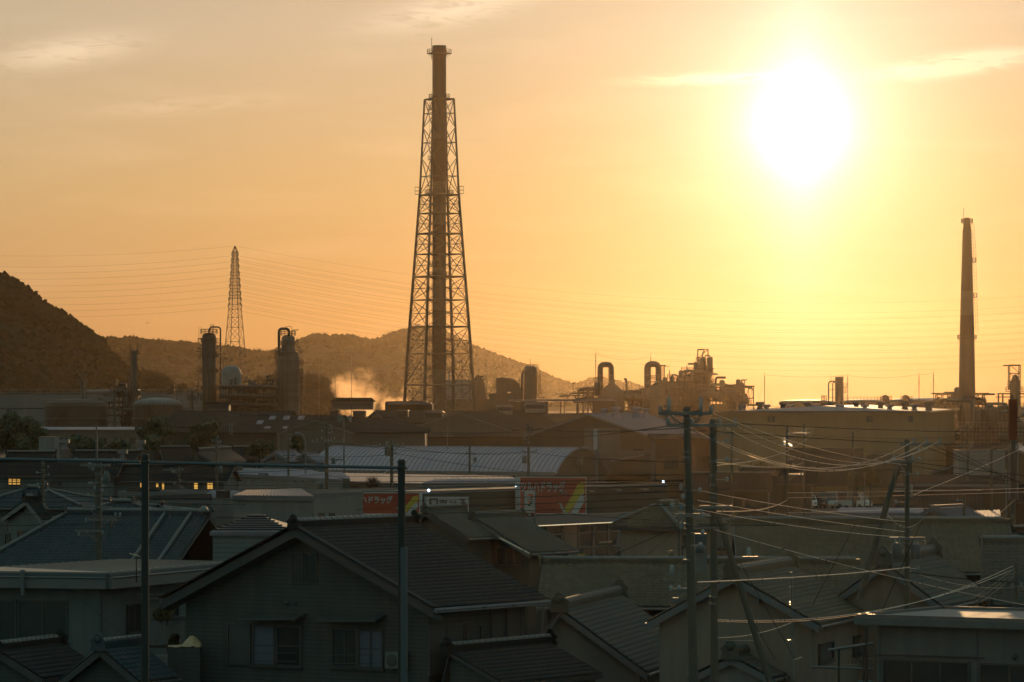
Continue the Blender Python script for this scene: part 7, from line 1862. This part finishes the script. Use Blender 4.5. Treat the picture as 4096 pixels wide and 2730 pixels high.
q = thing('flag_poles', 'small twin white posts over the wooded left roofs', 'posts', PY(923, 1730, 560)); b = MB(); b.bar(PY(919, 1740, 560), PY(919, 1694, 560), .07, 5); b.bar(PY(928, 1740, 560), PY(928, 1694, 560), .07, 5); b.build('post', M['wall_white'], q)
q = thing('tv_aerial', 'television aerial on the ridge in front of the factory wall', 'aerial', PY(1790, 1780, 480)); b = MB(); b.bar(PY(1790, 1800, 480), PY(1790, 1705, 480), .05, 5); b.bar(PY(1768, 1730, 480), PY(1808, 1727, 480), .05, 4); b.bar(PY(1775, 1745, 480), PY(1812, 1745, 480), .05, 4)
for k in range(6): b.bar(PY(1770 + 6 * k, 1724, 480), PY(1770 + 6 * k, 1736, 480), .03, 4)
b.build('mast', M['galv'], q)
q = thing('chimney_pot', 'short round-headed vent stack on the roof before the beige hip-roofed house', 'vent', PY(2682, 2200, 190)); b = MB(); s = 185 / FPX
b.lathe(PY(2682, 2262, 185), [(20 * s, -10 * s), (24 * s, 0), (20 * s, 30 * s), (16 * s, 42 * s), (14 * s, 54 * s), (8 * s, 60 * s)], 12); b.build('body', M['tile_brown'], q)
q = thing('transformer_cabinet', 'tall pale cabinet with a lit edge hung between the near pair of poles', 'cabinet', PY(2803, 2200, 118)); s = 118 / FPX
b = MB(); b.box(PY(2803, 2230, 118.5), (48 * s, .3, 116 * s)); b.build('casing', M['wall_white'], q); b = MB(); b.box(PY(2802, 2160, 118.2), (46 * s, .25, 50 * s)); b.lathe(PY(2800, 2212, 117.8), [(18 * s, 0), (20 * s, 2 * s), (20 * s, 28 * s), (10 * s, 32 * s)], 12); b.bar(PY(2778, 2182, 117.9), PY(2826, 2182, 117.9), .012, 5); b.build('box', M['transformer'], q)
for x in (2995, 2688):
    q = thing('line_insulators', {2995: 'ribbed white insulator with three small bolts hanging in the wires right of the near pair', 2688: 'ribbed white insulator over the dotted ridge, left of the near pair'}[x], 'insulator', PY(x, 2250, 100)); y = 2210 if x == 2995 else 2280; s = 100 / FPX
    b = MB(); b.lathe(PY(x, y, 100), [(6 * s, -16 * s), (10 * s, -12 * s), (8 * s, -6 * s), (11 * s, -2 * s), (8 * s, 4 * s), (10 * s, 10 * s), (6 * s, 18 * s), (2 * s, 20 * s)], 12); b.build('porcelain_body', M['porcelain'], q)
    b = MB(); b.box(PY(x + 6, y + 20, 100), (60 * s, .05, .04)); b.build('bracket', M['galv'], q)

# ============================================================ wires
G = 'wires strung between the poles'
def W(x0, y0, Y0, x1, y1, Y1, sag, label, r=.013, m='wire', group=G):
    return wire(PY(x0, y0, Y0), PY(x1, y1, Y1), sag * (Y0 + Y1) / 2 / FPX, r * (.72 if m == 'sunlit_wire' else 1), label, group, m, 20)
B_ = 'sunlit_wire'
for k, (x, y) in enumerate(((3656, 1765), (3708, 1765), (3758, 1765))):
    W(x, y, 152, (2690, 2668, 2905)[k], (1668, 1648, 1712)[k], 119, (150, 170, 120)[k], ('first', 'second', 'third')[k] + ' of three golden-lit wires sagging from the three white insulators to the near poles', .014, B_, 'three golden wires')
for k in range(3): W(3758 - k * 52, 1768, 152, 4500, (2120, 2090, 2060)[k], 150, 14, ('upper', 'middle', 'lower')[k] + ' dark wire running down right from the three white insulators', .010)
W(2845, 1652, 115, 3628, 1860, 152, 30, 'bright wire starting at the right tip of the near pole top arm', .012, B_)
W(2940, 1702, 122, 3560, 1850, 152, 46, 'wire from the second near pole arm to the right pole', .010, B_)
W(2866, 1760, 122, 3570, 1842, 152, 70, 'low curving wire right of the second near pole', .011, B_)
W(2866, 1850, 122, 3216, 1850, 400, 18, 'short sagging golden wire just right of the second near pole', .012, B_); W(2866, 1862, 122, 3250, 1735, 330, 36, 'golden wire rising right from the second near pole', .012, B_)
for y0, y1, sg, lb in ((1962, 2088, 10, 'upper of the golden wires slanting down across the parked cars'), (2002, 2128, 6, 'middle golden wire slanting down across the lot'), (2038, 2150, 14, 'lowest golden wire slanting over the dotted ridge')):
    W(2790, y0, 115, 3620, y1, 150, sg, lb, .013, B_)
W(3149, 2000, 330, 2866, 2046, 122, 20, 'short twisted golden cable hanging over the lot', .02, B_)
W(2790, 2100, 115, 3628, 2090, 152, 6, 'thin wire above the dotted ridge of the large roof', .010)
W(2860, 2120, 100, 4096, 2420, 118, 16, 'pale wire slanting down right across the big tiled roofs', .011, B_)
for x0, y0, Y0, x1, y1, Y1, sg, lb in ((2870, 2486, 122, 4052, 2264, 158, 80, 'golden cable swinging from the second near pole up to the far right pole'), (2870, 2480, 122, 4058, 2276, 158, 72, 'second golden cable just above the swinging one'),
        (2870, 2552, 122, 3168, 2490, 130, 16, 'short golden cable rising over the leaning pole'), (2870, 2560, 122, 3022, 2562, 120, 3, 'short stiff golden cable low on the second near pole')):
    W(x0, y0, Y0, x1, y1, Y1, sg, lb, .015, B_)
for k in range(3): W(4066, 2270 + 14 * k, 158, 3560, 2560 + k * 30, 162, 26, ('upper', 'middle', 'lower')[k] + ' of the golden cables swooping down left from the far right pole', .014, B_)
for k in range(3): W(4066, 2345 + 8 * k, 158, 4400, 2330, 150, 8, ('upper', 'middle', 'lower')[k] + ' golden wire leaving the frame right of the far right pole', .013, B_)
W(4066, 2350, 158, 3640, 2285, 152, 24, 'sagging golden wire between the far right pole and the one with white top insulators', .012, B_)
W(3640, 2270, 150, 2790, 2330, 95, 8, 'thick bundled cable with golden glints across the tiled roofs', .022, B_); W(3640, 2290, 150, 4066, 2330, 158, 6, 'dark bundled cable running right over the tiled roof', .02)
W(3149, 1972, 330, 4300, 1948, 200, 4, 'upper long golden straight wire right of centre', .016, B_); W(3149, 1992, 330, 4300, 1962, 200, 3, 'lower long golden straight wire right of centre', .016, B_)
W(3149, 2052, 330, 3857, 2028, 225, 2, 'golden straight wire above the large tiled roof', .016, B_)
W(3545, 2050, 152, 3712, 2050, 150, 60, 'looped cable hanging beside the three-insulator pole', .014, B_)
W(4096, 1790, 200, 3640, 1985, 152, 6, 'bright straight wire rising right towards the red tower sign', .013, B_)
W(4060, 2000, 265, 3890, 2150, 200, 0, 'straight guy wire right of the silver gable roof', .014, B_)
# far horizontals in the glare and over the town
for k, (x0, y0, Y0, x1, y1, Y1, sg) in enumerate((
    (2856, 1690, 122, 4500, 1700, 400, 30), (2762, 1720, 115, 4300, 1765, 380, 26), (3149, 1735, 330, 3871, 1745, 380, 14), (3149, 1745, 330, 2928, 1735, 330, 20), (2928, 1840, 330, 3149, 1800, 330, 22),
    (3149, 1800, 330, 4200, 1830, 380, 26), (3412, 1800, 440, 3871, 1785, 380, 14), (3628, 1845, 152, 4400, 1920, 200, 12), (3628, 1860, 152, 4400, 1960, 200, 12), (3149, 1860, 330, 3590, 1880, 151, 12))):
    W(x0, y0, Y0, x1, y1, Y1, sg, 'thin dark wire crossing the big warehouse wall, number %s from the top' % ('one two three four five six seven eight nine ten'.split()[k]), .012, 'wire', 'wires before the big warehouse')
rows_ = [(1307, 1765, 330, 2114, 1808, 380, 22), (1307, 1768, 330, 1567, 1784, 345, 10), (1567, 1784, 345, 2114, 1812, 380, 18), (1567, 1812, 345, 2114, 1890, 380, 6), (2114, 1705, 380, 2762, 1710, 115, 20), (2114, 1740, 380, 2762, 1690, 115, 22),
         (2114, 1808, 380, 2762, 1850, 115, 10), (1567, 1820, 345, 1154, 1822, 390, 8), (1307, 1705, 330, 2114, 1728, 380, 12), (1154, 1712, 390, 1307, 1720, 330, 4), (866, 1783, 350, 1154, 1712, 390, 20), (866, 1850, 350, 1307, 1800, 330, 18)]
for k, t_ in enumerate(rows_): W(*t_, ('wire from the double-armed pole to the pole before the hall', 'short wire between the two dark poles over the hall', 'wire skimming the crown of the arched hall', 'wire across the flank of the arched hall', 'wire crossing the factory gable to the near pole', 'second wire crossing the factory gable', 'low wire between the hall and the near pole', 'wire left from the transformer pole', 'high wire over the workshops', 'short high wire by the slender pole', 'long wire over the left roofs', 'lower long wire over the left roofs')[k], .014)
for k, y in enumerate((1868, 1892, 1908, 1925, 1950, 1985, 2006, 2052, 2096)):
    W(-400, y - 10 + (k % 3) * 6, 190, 393, y, 190, 6 + k % 4, 'dark wire entering from the left edge to the weathered pole, %s down' % 'one two three four five six seven eight nine'.split()[k], .012, 'wire', 'wires left of the weathered pole')
    W(393, y, 190, 1307, y - 6 + (k % 4) * 7 - (20 if k < 3 else 0), 330, 8 + (k * 3) % 9, 'dark wire from the weathered pole towards the double-armed pole, %s down' % 'one two three four five six seven eight nine'.split()[k], .014, 'wire', 'wires right of the weathered pole')
for k, (y0, y1) in enumerate(((1905, 1900), (1925, 1921), (1938, 1935), (1946, 1925), (1968, 1942), (2012, 1965), (2040, 1990), (2062, 2020))):
    W(1307, y0, 330, 2732, y1, 115, (4, 3, 2, 9, 5, 4, 6, 5)[k], 'long dark wire across the shop signs, %s from the top' % 'one two three four five six seven eight'.split()[k], .012, 'wire', 'long wires across the shop signs')
W(1330, 1900, 325, 1560, 1880, 340, 26, 'golden sagging cable left of the right dark post', .022, B_)
W(1240, 2110, 300, 1307, 2030, 330, 4, 'dark cable rising to the double-armed pole over the slot windows', .02); W(1307, 2030, 330, 1390, 2065, 310, 3, 'dark cable falling right from the double-armed pole', .02)
for k in range(3): W(462 - k * 3, 2070, 190, 428, 2175, 191, -10, ('right', 'middle', 'left')[k] + ' short hanging service cable beside the weathered pole', .012, B_)
W(1750, 2000, 280, 2600, 2080, 200, 10, 'dark cable passing under the large red board', .012); W(2325, 2060, 250, 2060, 2010, 280, 4, 'short cable below the narrow pole sign', .012)
W(2445, 2225, 190, 2660, 2130, 220, 0, 'thin stay wire before the beige hip-roofed house', .018); W(2560, 2240, 185, 2700, 2130, 220, 0, 'second thin stay wire before the beige hip-roofed house', .012)
W(950, 2240, 150, 1480, 2735, 140, 0, 'faint thin guy wire slanting across the dark gable', .0055, 'wire')
W(250, 2340, 150, 760, 2760, 140, 0, 'faint thin guy wire slanting across the left flat house', .0055, 'wire')
for k, (a, c) in enumerate((((3180, 2640), (2960, 2250)), ((3100, 2640), (2985, 2440)), ((3420, 2100), (3250, 2420)), ((3690, 2080), (3530, 2440)))):
    W(*a, 120, *c, 120, 0, ('long stay wire behind the leaning pole', 'short paired stay wire behind the leaning pole', 'faint stay wire over the big wavy roof', 'faint stay wire over the right gabled house')[k], .008, 'wire')
# tv mast by the beige house
q = thing('tv_aerial', 'slim television mast before the beige gable with small side elements', 'aerial', PY(3168, 2650, 130)); b = MB(); b.bar(PY(3165, 2290, 130), PY(3172, 2720, 130), .03, 6); b.build('mast', M['galv'], q); b = MB()
for y, x0, x1 in ((2410, 3155, 3168), (2420, 3160, 3168), (2348, 3158, 3166), (2562, 3150, 3170), (2640, 3175, 3208)): b.bar(PY(x0, y, 130), PY(x1, y - (10 if x1 > 3200 else 0), 130), .02, 4)
b.build('element', M['sunlit_wire'], q)
q = thing('tv_aerial', 'small television aerial above the large wavy roof near the white-insulator pole', 'aerial', PY(3705, 2200, 190)); b = MB(); b.bar(PY(3705, 2230, 190), PY(3700, 2160, 190), .02, 4); b.bar(PY(3674, 2156, 190), PY(3704, 2164, 190), .015, 4)
for k in range(4): b.bar(PY(3678 + k * 7, 2152 + k * 2, 189.7), PY(3678 + k * 7, 2161 + k * 2, 190.3), .01, 4)
b.build('mast', M['sunlit_wire'], q)
for px, py, Y, lb in ((1140, 2600, 158, 'x'),):
    pass
for H_, x, y, lb in ((HB, 1600, 2640, 'outdoor air conditioner bracketed to the dark gable wall right of its windows'), (None, 0, 0, '')):
    if H_ is None: continue
    O_, n_ = H_.near; c = ray_plane(x, y, O_, n_) + n_ * .22; U_ = thing('air_conditioner', lb, 'air conditioner', (c.x, c.y, c.z)); ax_ = (H_.e, H_.d, UPV)
    b = MB(); b.box(c, (.78, .3, .58), ax_); b.build('casing', M['fascia'], U_); b = MB(); b.lathe(c + n_ * .15 - H_.e * .1, [(.22, 0), (.22, .02), (.18, .03)], 16, axis=n_); b.build('fan_guard', M['steel'], U_)
    b = MB(); b.bar(c + UPV * .2 + H_.e * .45, c + UPV * 1.6 + H_.e * .45, .035, 6); b.bar(c - UPV * .32 - H_.e * .3 - n_ * .2, c - UPV * .32 - H_.e * .3 + n_ * .2, .02, 4); b.bar(c - UPV * .32 + H_.e * .3 - n_ * .2, c - UPV * .32 + H_.e * .3 + n_ * .2, .02, 4); b.build('duct', M['fascia'], U_)
# filler houses in the town between the rows, behind what stands nearest
rnd = random.Random(77)
for i, (px, py, z, rf, wl, lb) in enumerate((
    (2480, 2092, 5.2, 'tile_grey', 'wall_beige', 'small grey roof right of the store glazing'),
    (3560, 1975, 4.6, 'tile_dark', 'wall_dark', 'dark low roof behind the leaning stay pole'),
    (3880, 1945, 5.0, 'tile_dark', 'wall_brown', 'dark low roof under the brown barn'),
    (2760, 1900, 5.6, 'tile_dark', 'wall_brown', 'dark brown roof between the shop and the near poles'),
    (2960, 1880, 5.4, 'tile_dark', 'wall_brown', 'brown low roof in the glare behind the dark brown pole'))):
    house('house', lb, PZ(px, py, z), 95, L=8 * (z and 1), WR=4, WL=4, ze=z - 1.4, style='flat', roof=rf, wall=wl, gutter=False, limit=60)
